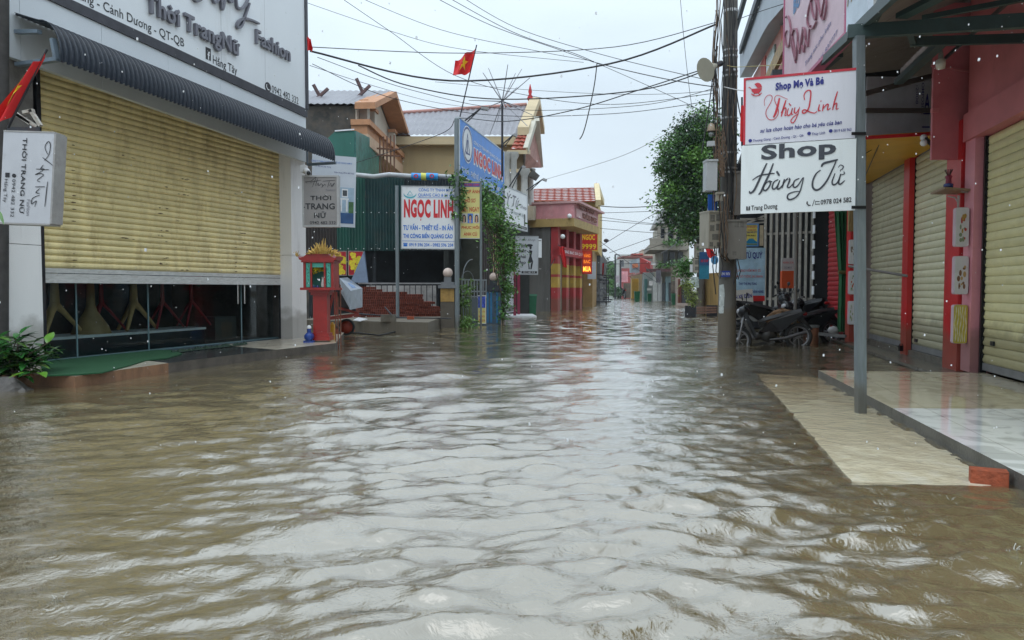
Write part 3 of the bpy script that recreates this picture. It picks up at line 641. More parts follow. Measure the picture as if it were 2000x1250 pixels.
mb = MB(); js = [FS.px(x, y)[0] for x, y in ((40, 30), (200, 90), (330, 150), (432, 195), (520, 240))]; js = [su0]+js+[su1-.02]
for a, b in zip(js, js[1:]): FS.poly(mb, [(a+.003, zl(a)-1.0), (b-.003, zl(b)-1.0), (b-.003, zl(b)-.002), (a+.003, zl(a)-.002)], -.1, -.01)
part('cladding_sheet', mb, M('white_composite', (.66, .70, .73), .3, .04, 1.5), clad)
z1 = (0, 0, 2.8414)
def q(x, y): return (x/2.8414, y/2.8414)
FS.textpx(sb, 'Giang - Cảnh Dương - QT-QB', q(385, -30), q(1022, 262), 19, black_t, .008, w=.004)
FS.textpx(sb, 'Thời TrangNữ', q(800, 60), q(1318, 312), 34, grey_t, .025, w=.01, th=.06, name='raised_lettering')
FS.textpx(sb, 'Fashion', q(1412, 240), q(1602, 341), 27, grey_t, .02, w=.01, th=.05, name='raised_lettering')
FS.textpx(sb, 'Hằng Tây', q(1181, 352), q(1316, 415), 16, black_t, .01, w=.004)
FS.textpx(sb, '0942 482 332', q(1508, 512), q(1656, 580), 14, black_t, .006, w=.004)
FS.strokes(sb, [[(1150, -60), (1175, 10), (1190, 14), (1210, -10), (1218, 20), (1224, 55), (1238, 0), (1250, -40)], [(1268, -20), (1262, 5), (1275, 12), (1290, -20)], [(1300, 0), (1306, 42), (1330, 50), (1352, 30), (1370, -10)], [(1374, 20), (1350, 90), (1330, 145), (1312, 156), (1306, 140), (1322, 115), (1350, 105), (1395, 118), (1428, 134)], [(1060, -10), (1078, 8), (1100, 2), (1120, -20)]], 13, grey_t, z1, w=.012, th=.06, name='raised_script')
mb = MB(); a = FS.px(*q(1141, 276)); b = FS.px(*q(1170, 335)); FS.box(mb, a[0], b[0], (a[1]+b[1])/2-.09, (a[1]+b[1])/2+.13, .002, .006); part('social_icon', mb, black_t, sb)
FS.textpx(sb, 'f', q(1151, 328), q(1164, 334), 15, white, .03, w=.008)
mb = MB(); a = FS.px(*q(1486, 484)); mb.prism([FS.at(a[0]+.1*math.cos(t*math.pi/9), a[1]+.1*math.sin(t*math.pi/9), .003) for t in range(18)], FS.N*.004); part('phone_icon', mb, black_t, sb)
mb = MB(); V, F_ = rib([(-.04, .05), (-.05, .0), (-.01, -.045), (.045, -.05)], .022); FS._put(mb, [(v[0]+a[0], v[1]+a[1]) for v in V], F_, lambda v: v, .009, 0); part('phone_icon', mb, white, sb)

# ------------------------------------------------------------ ribbed awning
aw = thing('ribbed_awning', FS.at(FS.px(400, 240)[0], 4.0, .4), 'dark blue corrugated half round awning over the shutter', 'awning')
awm = M('navy_corrugated', (.014, .021, .034), .42, .2, 20, spec=.4, grime=.2, gcol=(.02, .02, .025))
aD = .80
FA = lframe(.40+aD)      # outer edge plane
oA = FA.px(150, 128); oB = FA.px(668, 318)   # lip
print('lip z', oA, oB)
tA = lframe(.42).px(100, 40); 
zlipA, zlipB = oA[1], oB[1]
ua_ = FS.px(20, 40)[0]+.0; ub_ = oB[0]
def zlip(u): return zlipA+(u-oA[0])/(oB[0]-oA[0])*(zlipB-zlipA)
mb = MB(); n = int((ub_-oA[0])/.0175); prof = []
for j in range(15):
    t = j/14
    if t < .35: prof.append((t/.35*.42, .50-.10*t/.35))          # gentle slope from wall
    else:
        an = (t-.35)/.65*math.pi*.56; prof.append((.42+.38*math.sin(an), .40-.40*(1-math.cos(an))/(1-math.cos(math.pi*.56))))
us_ = [oA[0]+(ub_-oA[0])*i/n for i in range(n+1)]
vs = []
for i, u in enumerate(us_):
    rib_ = .015*(1, .9, -.9, -1, -.9)[i % 5]
    for w_0, z_0 in prof:
        vs.append(FS.at(u, zlip(u)+z_0*1.42-.01+rib_*.5, w_0+rib_))
k_ = len(prof); fs = [(i*k_+j, (i+1)*k_+j, (i+1)*k_+j+1, i*k_+j+1) for i in range(n) for j in range(k_-1)]
mb.add(vs, fs, 0, False); kaw = part('roof_sheet', mb, awm, aw)
sm_ = parent_of[kaw].modifiers.new('s', 'SOLIDIFY'); sm_.thickness = .006
mb = MB(); fr_ = M('grey_blue_frame', (.17, .22, .27), .45, .15, 6, grime=.2)
for u, zz in ((ua_+.1, zlip(ua_)), (oA[0]+.02, zlip(oA[0]))):
    mb.bar(FS.at(u, zz+.46, 0), FS.at(u, zz+.42, .42), .05); mb.bar(FS.at(u, zz+.02, 0), FS.at(u, zz+.02, .74), .06, .05); mb.bar(FS.at(u, zz+.02, .72), FS.at(u, zz+.3, .66), .05)
mb.bar(FS.at(ua_+.1, zlip(ua_)+.02, .6), FS.at(oA[0]+.02, zlip(oA[0])+.02, .72), .05)
mb.bar(FS.at(ua_+.1, zlip(ua_)+.46, .1), FS.at(oA[0]+.02, zlip(oA[0])+.44, .1), .05)
ub2 = FS.px(600, 290)[0]; mb.bar(FS.at(ub2, zlip(ub2)-.02, 0), FS.at(ub2, zlip(ub2)-.02, .74), .035, .06, mi=0); mb.bar(FS.at(ub2, zlip(ub2)+.4, 0), FS.at(ub2, zlip(ub2)-.04, 0), .03)
part('bracket', mb, fr_, aw)

# dark wall strip and utility pole at far left
s5 = FP.at(pu0-.01, 0, 0)
pole0 = single('dark_utility_pole', MB().tube([P(1, 760, 9.9), P(3, -150, 9.9)], [.095, .09], 12), M('dark_pole', (.045, .042, .04), .8, .3, 8, grime=.4), 'dark utility pole at the left edge beside the tilted box sign', 'pole')
part_wall = MB(); FP.box(part_wall, pu0-1.6, pu0-.01, -.2, 5.3, -.35, -.04)
single('neighbour_wall', part_wall, M('stained_wall', (.05, .045, .045), .85, .4, 3, grime=.5, gcol=(.12, .07, .04), bump=.4), 'dark stained wall end left of the white shop pillar', 'wall')
# junk bracket above tilted sign
mb = MB(); Fj = Frame(P(22, 240, 8.6), P(84, 240, 8.6))
for a, b in (((22, 215), (60, 242)), ((30, 222), (74, 248)), ((46, 220), (66, 216)), ((60, 215), (80, 246))): mb.bar(P(*a, 8.6), P(*b, 8.6), .05, .035)
single('broken_fixture', mb, M('dirty_white', (.4, .38, .33), .6, .3, 20, grime=.5, gcol=(.2, .05, .03)), 'broken white plastic fixture bits above the tilted box sign', 'fixture')
single('wall_ledge', MB().box8([P(x, y, D) for y in (262, 248) for x, D in ((14, 8.5), (78, 8.5), (78, 8.9), (14, 8.9))]), darkmetal, 'dark rusty ledge on which the broken white fixture lies', 'ledge')
# red flag hanging at left
def flag(name, pts_top, pts_bot, Dp, label, star, pole, g=None, polem=darkmetal, amp=.06, nU=14, nV=8):
    A, B = [P(*p, Dp) for p in pts_top]; D_, E = [P(*p, Dp) for p in pts_bot]
    k = thing(name, E if not pole else P(*pole[0], Dp), label, 'flag', g)
    def pt(s, t): 
        a = A.lerp(B, s); b = D_.lerp(E, s); p = a.lerp(b, t); p = p+Vector((0, 1, 0))*amp*math.sin(s*9+t*2.2); p.z -= amp*.5*abs(math.sin(s*6)); return p
    mb = MB(); vs = [pt(i/nU, j/nV) for j in range(nV+1) for i in range(nU+1)]
    mb.add(vs, [(j*(nU+1)+i, j*(nU+1)+i+1, (j+1)*(nU+1)+i+1, (j+1)*(nU+1)+i) for j in range(nV) for i in range(nU)], 0, True)
    part('cloth', mb, M('flag_red', (.62, .015, .018), .7, .1, 4), k)
    if star:
        mb = MB(); c = [pt(.5, .5)]; 
        for i in range(10):
            rr_ = (.3 if i % 2 == 0 else .12)*star; an = math.pi/2+i*math.pi/5
            p = pt(.5+rr_*math.cos(an)*.67, .5-rr_*math.sin(an)); c.append(p)
        c = [p+Vector((0, -.012, 0)) for p in c]; mb.add(c, [(0, 1+i, 1+(i+1) % 10) for i in range(10)]); part('star', mb, M('flag_yellow', (.85, .6, .02), .6), k)
    if pole: part('pole', MB().tube([P(*p, Dp+.03) for p in pole], .012 if Dp < 12 else .02, 6), polem, k)
    return k
flag('red_flag', [(88, 104), (52, 140)], [(22, 226), (-34, 258)], 7.4, 'red flag with a yellow star hanging folded at the left edge', 1, [(92, 96), (16, 250)], amp=.04)

# ------------------------------------------------------------ tilted box sign, lettering turned on its side
Ft = sframe(14, 113, 258, 437, 7.0, 7.0, tilt=R(-3.2)); Ft.o = P(-1, 434, 7.0)*1
Ft.W = (P(113, 262, 7.0)-P(14, 258, 7.0)).length; Ft.H = (P(14, 258, 7)-P(0, 434, 7)).length; Ft.U = Vector((1, 0, -.03)).normalized(); Ft.V = Vector((.077, 0, 1)).normalized(); Ft.N = Vector((0, -1, 0))
silver = M('brushed_silver', (.52, .53, .56), .35, .08, 3, grime=.15, gcol=(.25, .22, .2), metal=.25)
kt = thing('box_sign', Ft.at(Ft.W/2, 0, 0), 'silver box sign hanging tilted with its lettering running downwards', 'sign')
mb = MB(); Ft.box(mb, 0, Ft.W-.0, 0, Ft.H, -.02, 0); part('panel', mb, silver, kt)
mb = MB(); Ft.box(mb, Ft.W+.001, Ft.W+.018, 0, Ft.H, -.17, .004); Ft.box(mb, 0, Ft.W, Ft.H+.001, Ft.H+.015, -.17, .004); Ft.box(mb, 0, Ft.W, -.015, -.001, -.17, .004); Ft.box(mb, 0, Ft.W, 0, Ft.H, -.17, -.15); part('box_side', mb, M('dirty_silver', (.36, .35, .34), .45, .2, 5, grime=.4, gcol=(.12, .1, .08), metal=.2), kt)
Ft.text(kt, 'THỜI TRANG NỮ', .39, .10, .50, .94, black_t, .014, rot=True)
Ft.text(kt, '0942 482 332', .22, .06, .285, .48, black_t, 0, rot=True)
Ft.text(kt, 'Hằng Tây', .05, .22, .14, .48, black_t, 0, rot=True)
Ft.text(kt, 'Fashion', .53, .08, .60, .26, grey_t, 0, rot=True)
Ft.strokes(kt, [[(238, 830), (222, 790), (238, 762), (250, 780), (245, 830), (222, 862)], [(212, 845), (268, 890)], [(180, 905), (250, 912)], [(218, 885), (205, 905), (222, 905)], [(222, 910), (198, 925), (178, 935), (205, 930), (220, 940), (190, 965), (205, 975)], [(245, 975), (240, 1040), (236, 1108)], [(180, 1000), (232, 1002)], [(205, 1010), (185, 1030), (205, 1035)], [(205, 1045), (170, 1060), (165, 1090), (190, 1075), (182, 1105)]], 4.5, black_t, (0, 0, 2.717))
mb = MB(); Ft.box(mb, .08*Ft.W, .16*Ft.W, .50*Ft.H, .55*Ft.H, .002, .006); part('social_icon', mb, black_t, kt)
mb = MB(); c_ = (.25*Ft.W, .52*Ft.H); mb.prism([Ft.at(c_[0]+.018*math.cos(t*math.pi/8), c_[1]+.018*math.sin(t*math.pi/8), .002) for t in range(16)], Ft.N*.004); part('phone_icon', mb, black_t, kt)
# ------------------------------------------------------------ box sign on the right pillar
Fb = sframe(591, 661, 343, 443, 15.4, 15.4)
kb = sign('box_sign', 'grey upright fashion box sign fixed to the right shop pillar below the security camera', Fb, M('grey_sign', (.27, .255, .25), .4, .06, 2), M('sign_edge', (.4, .4, .4), .4), th=.16, fw=.03)
Fb.text(kb, 'THỜI', .22, .52, .80, .63, black_t, .02); Fb.text(kb, '-TRANG', .0, .34, .90, .46, black_t, .02); Fb.text(kb, 'NỮ', .32, .17, .66, .30, black_t, .02)
Fb.text(kb, '0942 482 332', .20, .05, .92, .11, black_t, .005); Fb.text(kb, 'Fashion', .66, .70, .92, .74, grey_t, 0)
Fb.strokes(kb, [[(140, 130), (128, 122), (165, 118), (200, 90), (185, 130), (175, 158)], [(160, 125), (235, 110)], [(210, 100), (196, 150)], [(205, 150), (215, 130), (218, 150), (235, 135), (245, 150), (238, 160), (260, 138), (262, 152)], [(245, 118), (330, 112)], [(290, 118), (278, 160)], [(290, 150), (300, 132), (305, 150), (325, 130), (310, 155), (300, 150)]], 3.4, black_t, (560, 320, 3.4725))
# CCTV camera
cc = P(598, 336, 15.3); k = thing('security_camera', P(596, 343, 15.3), 'small dome security camera above the grey box sign', 'security camera')
part('body', MB().box(P(594, 330, 15.35), (.12, .14, .14)).tube([P(598, 334, 15.3), P(602, 338, 15.1)], [.07, .06], 10), M('camera_white', (.5, .5, .5), .4), k); part('lens', MB().ball(P(603, 338.5, 15.06), .045), blackp, k)
# ------------------------------------------------------------ LEFT MIDDLE
# spirit shrine on the shop step
c = P(629, 664, 15.6); cx, cy = c.x, c.y; sc_ = 15.6/FPX
k = thing('spirit_shrine', (cx, cy, STZ), 'red spirit house on a red pedestal with gold roof ornament and turquoise niche', 'shrine')
shr = M('shrine_red', (.33, .016, .012), .3, .15, 6, grime=.15, gcol=(.12, .01, .01), spec=.6); turq = M('turquoise', (.08, .42, .33), .4, .1); gold = M('gilded', (.55, .36, .10), .35, .25, 25, metal=.55)
def zz(y, D=15.6): return P(629, y, D).z
mb = MB()
for (y0, y1, w) in ((664, 656, 38), (656, 650, 34), (650, 576, 27), (576, 571, 34), (571, 566, 40)): mb.box((cx, cy, (zz(y0)+zz(y1))/2), (w*sc_, w*sc_*.9, zz(y1)-zz(y0)-.001), mi=0)
part('pedestal', mb, shr, k)
mb = MB(); mb.box((cx, cy, zz(566)+.02), (68*sc_, .6, .05)); part('shelf', mb, shr, k)
z0, z1_ = zz(565)+.03, zz(513); hw = 29*sc_; dp = .24
mb = MB()
for s in (-1, 1):
    mb.box((cx+s*(hw-.025), cy, (z0+z1_)/2), (.05, 2*dp, z1_-z0)); mb.box((cx+s*.14, cy-dp-.02, (z0+z1_)/2), (.035, .035, z1_-z0))
mb.box((cx, cy+dp, (z0+z1_)/2), (2*hw, .03, z1_-z0)); mb.box((cx, cy, z1_+.012), (2*hw+.06, 2*dp+.1, .03)); part('cabinet', mb, shr, k)
mb = MB(); mb.box((cx, cy+dp-.03, (z0+z1_)/2), (2*hw-.12, .01, z1_-z0-.02))
for s in (-1, 1): mb.box((cx+s*(hw-.10), cy-dp+.005, (z0+z1_)/2), (.075, .02, z1_-z0-.03))
mb.box((cx, cy-dp+.006, z1_-.06), (2*hw-.2, .018, .09)); kni = part('niche', mb, turq, k)
mb = MB(); rx = random.Random(1)
for s in (-1, 1):
    for i in range(6): mb.box((cx+s*(hw-.10)+rx.uniform(-.012, .012), cy-dp-.006, z0+.1+i*.07), (.012, .004, .05), rot=Matrix.Rotation(rx.uniform(-.8, .8), 3, 'Y'))
part('niche_script', mb, M('dark_green_ink', (.01, .1, .06), .5), kni)
mb = MB(); yy = cy-dp-.06
pr = [(-1.22, .02), (-1.28, .12), (-1.16, .06), (-.9, .10), (-.62, .2), (-.3, .22), (0, .27), (.3, .22), (.62, .2), (.9, .10), (1.16, .06), (1.28, .12), (1.22, .02), (1.0, -.02), (-1.0, -.02)]
mb.prism([Vector((cx+a*hw, yy, z1_+.04+b*.75)) for a, b in pr], (0, 2*dp+.12, 0)); part('roof', mb, shr, k)
mb = MB(); 
for i in range(60):
    a = rx.uniform(-1, 1); h_ = .34*(1-abs(a)**1.3)*rx.uniform(.5, 1)
    p = Vector((cx+.12+a*.26, yy-.02+rx.uniform(-.02, .05), z1_+.17)); q_ = p+Vector((a*.10+rx.uniform(-.04, .04), 0, h_)); mb.tube([p, (p+q_)/2+Vector((rx.uniform(-.03, .03), -.02, 0)), q_], [.014, .02, .004], 5)
for a in (-.42, .42, .30):
    for i in range(8): p = Vector((cx+a, yy, z1_+.12)); mb.tube([p, p+Vector((rx.uniform(-.08, .08), -.02, rx.uniform(.02, .12)))], [.016, .004], 5)
part('gold_ornament', mb, gold, k)
single('offering_vase', MB().lathe((cx+.06, cy-.1, z0), [(.035, .02), (.045, .08), (.03, .15), (.022, .19), (.035, .22)], 12), M('porcelain', (.75, .75, .72), .15), 'small white porcelain vase inside the spirit house', 'vase')
mb = MB(); leaves(mb, [(Vector((cx-.05, cy-.1, z0+.42)), .09)], 130, .06, rx, elong=1.4); single('yellow_flowers', mb, M('yellow_petal', (.75, .62, .04), .6, .2, 8, leaf=.2), 'yellow flowers in the white vase of the spirit house', 'flowers')
mb = MB(); 
for i, a in enumerate((-.2, -.12, -.04)): mb.lathe((cx+a, cy-.16, z0), [(.02, 0), (.035, .05), (.03, .05), (.01, .01)], 10)
single('offering_cups', mb, M('blue_porcelain', (.04, .06, .2), .2), 'row of blue offering cups in the spirit house', 'cups')
# blue pump and yellow can at its foot
c = P(604, 662, 15.3); k = thing('water_pump', (c.x, c.y, STZ), 'small blue water pump with white cap at the foot of the right shop pillar', 'pump'); bl = M('blue_paint', (.02, .06, .28), .4, .2, 6)
part('motor', MB().lathe((c.x, c.y, STZ+.12), [(0, -.1), (.08, -.1), (.09, -.04), (.09, .08), (0, .08)], 12, axis='y').box((c.x, c.y, STZ+.02), (.2, .16, .04)), bl, k)
part('pipe_stub', MB().tube([(c.x, c.y, STZ+.18), (c.x, c.y, STZ+.3)], .04, 10), bl, k); part('cap', MB().ball((c.x, c.y, STZ+.31), .05), white, k)
c = P(651, 660, 16.2); mb = MB(); mb.box((c.x-.02, c.y, STZ+.17), (.12, .2, .34)); mb.tube([(c.x-.02, c.y, STZ+.34), (c.x-.02, c.y, STZ+.38)], .03, 8); single('yellow_can', mb, M('yellow_plastic', (.5, .27, .02), .4), 'yellow plastic can half hidden behind the red pedestal', 'can')
# thin iron stand beside shrine
mb = MB(); 
for x in (656, 661, 666): a = G(x, 681, 0); mb.bar((a.x, a.y, -.1), (a.x, a.y, 1.35 if x != 661 else 1.1), .02)
a, b = G(656, 681, 0), G(666, 681, 0); mb.bar((a.x, a.y, .35), (b.x, b.y, .35), .015); mb.bar((a.x, a.y, .12), (b.x, b.y, .12), .015)
single('iron_stand', mb, rust, 'thin rusty iron stand in the water right of the red pedestal', 'stand')

# cart with silver hood
c = P(683, 640, 19); k = thing('mixer_cart', (c.x, c.y, 0), 'red machine cart with a dented silver metal hood and spoked red wheels', 'machine cart')
hoodm = M('dented_sheet_metal', (.36, .40, .45), .4, .15, 6, bump=.5, bscale=5, metal=.3)
mb = MB(); A = [P(x, y, 18.6) for x, y in ((663, 542), (686, 568), (683, 600), (682, 604))]
f1, f2, f3, f4, f5, f6 = P(663, 543, 18.8), P(679, 542, 19.5), P(708, 563, 19.3), P(685, 568, 18.4), P(684, 605, 18.4), P(708, 600, 19.2)
bb = P(667, 568, 19)
mb.add([f1, f2, f3, f4, f5, f6, P(665, 570, 18.9)], [(0, 3, 2, 1), (3, 4, 5, 2), (0, 6, 4, 3), (1, 2, 5, 6, 0)]); kk_ = part('hood', mb, hoodm, k)
mb = MB(); mb.quad(f1.lerp(f4, .3).lerp(f3, .25)+Vector((0, -.01, .004)), f1.lerp(f4, .8).lerp(f3, .25)+Vector((0, -.01, .004)), f4.lerp(f3, .6).lerp(f1, .1)+Vector((0, -.01, .006)), f2.lerp(f3, .4).lerp(f1, .15)+Vector((0, -.01, .006)))
part('faded_print', mb, M('faded_blue', (.16, .25, .42), .6, .3, 20), kk_)
mb = MB(); mb.bar(P(656, 570, 18.9), P(656, 615, 18.9), .07); mb.bar(P(640, 622, 18.9), P(700, 615, 19.3), .09); mb.bar(P(656, 600, 18.9), P(700, 612, 19.3), .06); mb.bar(P(652, 570, 19.4), P(640, 622, 19.4), .06); part('chassis', mb, M('old_red_paint', (.3, .04, .03), .5, .3, 8, grime=.4), k)
mb = MB(); mb.box(P(672, 590, 19.3), (.34, .4, .5)); part('engine', mb, M('oily_black', (.02, .018, .016), .4, .3, 9), k)
for x, D, r_ in ((652, 18.3, .17), (677, 19.6, .22)):
    cc = P(x, 630, D); cc.z = r_+.03
    kw = part('wheel', MB().lathe(cc, [(r_-.05, -.05), (r_, -.05), (r_, .05), (r_-.05, .05), (r_-.05, -.05)], 20, axis='y'), rubber, k)
    mb = MB().lathe(cc, [(0, -.03), (r_-.05, -.02), (r_-.05, .02), (0, .03)], 16, axis='y'); part('rim', mb, M('wheel_red', (.3, .04, .02), .5, .2), kw)

# concrete slab and bricks
s0, s1, s2 = G(690, 645), G(836, 652), G(859, 641)
mb = MB(); pts = [Vector((s0.x-1.6, s0.y, 0)), s1, s2, Vector((s2.x+.6, 27, 0)), Vector((s0.x-1.6, 30, 0))]
mb.prism([Vector((p.x, p.y, -.3)) for p in pts], (0, 0, .62)); struct('yard_slab', mb, concrete)
SZ = .32
def gs(x, y): return G(x, y, SZ)
# stack of hollow bricks: front face outline from the photo, each brick its own face block
hb = M('hollow_brick', (.24, .055, .03), .85, .35, 9, bump=.3, grime=.2, gcol=(.08, .03, .02))
bs = thing('brick_stack', P(790, 620, 24.6), 'long stack of red hollow bricks behind the low concrete slab', 'brick stack')
mb = MB(); hk = MB(); u0b = 708; rb = random.Random(2); Db = 24.6; s_ = Db/FPX
top_px = lambda x: 549 if 718 < x < 728 else 560 if x < 730 else 565+ (x-730)*.08 if x < 800 else 572+(x-800)*.12 if x < 828 else 590 if x < 848 else 598
zb0 = SZ; row = 0; bh, bw = .085, .20; zc = zb0
FB_ = Frame(P(704, 620, Db), P(856, 620, Db+.8))
while zc < 2.0:
    u = rb.uniform(-.1, 0)
    while u < FB_.W:
        p = FB_.at(u+bw/2, 0, 0); pxx = 1000+p.x/p.y*FPX; ztop = P(pxx, top_px(pxx), Db).z
        if zc+bh < ztop+.03 and not (rb.random() < .012):
            w = rb.uniform(-.03, .03); FB_.box(mb, u, u+bw-.006, zc-FB_.o.z, zc-FB_.o.z+bh-.005, -1.0, w)
            for i in range(3):
                for j in range(2): FB_.box(hk, u+.018+i*.06, u+.06+i*.06, zc-FB_.o.z+.012+j*.036, zc-FB_.o.z+.038+j*.036, w-.01, w+.002)
        u += bw
    zc += bh; row += 1
part('bricks', mb, hb, bs); part('brick_holes', hk, M('brick_hole', (.05, .012, .01), .9), bs)
parent_of['bricks']['kind'] = 'stuff'; parent_of['brick_holes']['kind'] = 'stuff'
for i, (x, y, rz, lb) in enumerate(((682, 648, .2, 'loose red brick on the water edge beside the cart wheel'), (690, 645, -.3, 'loose red brick at the near left corner of the concrete slab'))):
    p = G(x, y, .08); brick_thing('loose_brick', (p.x, p.y-.3, .06), rz, lb)
p = gs(802, 624); brick_thing('loose_brick', (p.x, p.y, SZ), 0, 'loose red brick standing on the concrete slab before the stack')
p = gs(759, 628); mb = MB(); mb.box((p.x, p.y, SZ+.1), (.42, .2, .2)); mb.box((p.x, p.y-.1, SZ+.19), (.3, .03, .03)); single('concrete_block', mb, concrete, 'grey concrete block lying on the slab in front of the bricks', 'block')
for i, (a, b, lb) in enumerate((((752, 600), (778, 630), 'thin steel rod leaning on the concrete block'), ((692, 612), (770, 618), 'long dark pole lying along the foot of the brick stack'), ((760, 620), (882, 622), 'thin plank lying across the right end of the slab'))):
    single('steel_rod' if i < 2 else 'plank', MB().tube([P(*a, 23.2), P(*b, 22.8)], .022, 6), darkmetal, lb, 'rod' if i < 2 else 'plank')
mb = MB(); mb.prism([gs(690, 626), gs(704, 628), gs(718, 624), gs(700, 621)], (0, 0, .02)); single('white_board', mb, white, 'white scrap board lying flat on the left of the slab', 'board')
single('black_hose', MB().tube([G(x, y, .03) for x, y in ((668, 652), (700, 650), (740, 655), (772, 648), (720, 642), (690, 640))], .025, 6), rubber, 'black hose trailing in the water beside the slab', 'hose')

# railing fence behind bricks
k = thing('railing', P(790, 620, 26.2), 'low grey metal railing running behind the brick stack', 'railing')
Fr = Frame(Vector(P(700, 620, 26.2).xy.to_3d()), Vector(P(868, 620, 26.6).xy.to_3d())); zt = P(780, 552, 26.2).z
mb = MB(); Fr.box(mb, 0, Fr.W, zt-.05, zt, -.03, .03); Fr.box(mb, 0, Fr.W, SZ+.1, SZ+.15, -.03, .03); part('top_rail', mb, M('light_rail', (.33, .35, .36), .5, .2), k)
mb = MB(); i = 0
while i*.2 < Fr.W: Fr.box(mb, i*.2, i*.2+.03, SZ, zt-.05, -.015, .015); i += 1
part('bars', mb, darkmetal, k); parent_of['bars']['kind'] = 'stuff'
mb = MB(); Fr2 = Frame(Vector(P(716, 620, 26.9).xy.to_3d()), Vector(P(852, 620, 26.9).xy.to_3d())); Fr2.box(mb, 0, Fr2.W, SZ, zt-.1, -.05, 0); single('white_low_wall', mb, M('whitewash', (.42, .42, .41), .7, .2, 2, grime=.4), 'white low wall seen through the railing behind the bricks', 'wall')

# corrugated green sheet wall, lean-to
def corr(F, u0, u1, v0, v1, w, pitch=.11, d=.02):
    mb = MB(); n = int((u1-u0)/pitch*4); vs = []
    for i in range(n+1):
        u = u0+(u1-u0)*i/n; ww = w+d*(0, 1, 0, -1)[i % 4]; vs += [F.at(u, v0, ww), F.at(u, v1, ww)]
    return mb.add(vs, [(2*i, 2*i+2, 2*i+3, 2*i+1) for i in range(n)], 0, False)
k = thing('sheet_metal_shed', P(780, 610, 28), 'lean to with dark green corrugated metal walls behind the bricks', 'shed')
Fw = Frame(Vector(P(596, 500, 28).xy.to_3d()), Vector(P(905, 500, 28.5).xy.to_3d())); U = lambda x: Fw.px(x, 450)[0]
zt = P(780, 344, 28).z; zbm = P(780, 489, 28).z
gm = M('green_corrugated', (.012, .075, .055), .45, .25, 2.5, grime=.35, gcol=(.01, .02, .02), stretch=(1, 1, .2)); gd = M('dark_corrugated', (.014, .022, .024), .6, .3, 2, grime=.3)
part('metal_sheet', corr(Fw, U(658), U(714), zbm, zt, 0), gm, k); part('metal_sheet', corr(Fw, U(714), U(790), zbm, zt, -.02), M('green_corrugated_dark', (.01, .042, .04), .5, .25, 2.5, grime=.35), k)
part('metal_sheet', corr(Fw, U(596), U(658), zbm, zt-.1, -.01), M('brown_corrugated', (.03, .024, .022), .7, .3, 2), k); part('metal_sheet', corr(Fw, U(790), U(900), zbm, zt, -.02), gd, k)
mb = MB(); 
for zz_ in (zbm+.07, P(780, 414, 28).z):
    for i in range(22): 
        if U(604)+i*.29 < U(896) and (zz_ < 3 or i > 5): mb.ball(Fw.at(U(604)+i*.29, zz_, .03), .022, 6)
part('rivets', mb, white, k); parent_of['rivets']['kind'] = 'stuff'
mb = MB(); Fw.box(mb, 0, Fw.W, 0, zbm+.4, -2.2, -2.1); Fw.box(mb, 0, Fw.W, zt, zt+.05, -4, -.1)
for x in (604, 730, 890): Fw.box(mb, U(x)-.06, U(x)+.06, 0, zt, -.2, -.1)
part('inner_wall', mb, M('dark_netting', (.01, .014, .018), .8, .4, 3), k)
mb = MB(); pts = [P(x, y, 27.8) for x, y in ((690, 341), (730, 345), (760, 341), (800, 344), (840, 343), (886, 346))]; mb.tube(pts, .085, 10); single('rolled_tarpaulin', mb, M('silver_tarp', (.4, .42, .43), .45, .15, 4, bump=.6, bscale=8), 'silver rolled tarpaulin along the top of the green sheet wall', 'tarpaulin')
for a, b, col, lb in ((803, 822, (.02, .25, .6), 'left blue banner scrap on the rolled tarpaulin'), (822, 832, (.6, .6, .1), 'yellow banner scrap on the rolled tarpaulin'), (832, 855, (.02, .28, .62), 'right blue banner scrap on the rolled tarpaulin')):
    mb = MB(); pa, pb = P(a, 343.5, 27.66), P(b, 344.5, 27.66); pts = []
    for q_ in range(7): an = math.pi*(q_/6)*1.1; pts.append(Vector((0, -math.sin(an)*.135, math.cos(an)*.135)))
    vs = [p+o_+Vector((0, .14, 0)) for o_ in pts for p in (pa, pb)]; mb.add(vs, [(2*j, 2*j+1, 2*j+3, 2*j+2) for j in range(6)], 0, True)
    kk = single('banner_scrap', mb, M('scrap%.2f' % col[0]+lb[:3], col, .5), lb, 'banner')
    c_ = (pa+pb)/2+Vector((0, .14-.15, -.0)); mb = MB(); mb.lathe(c_, [(.05, 0), (.085, -.006), (.085, 0)], 12, axis='y')
    if col[2] > .3: part('ring_mark', mb, red_t, kk)

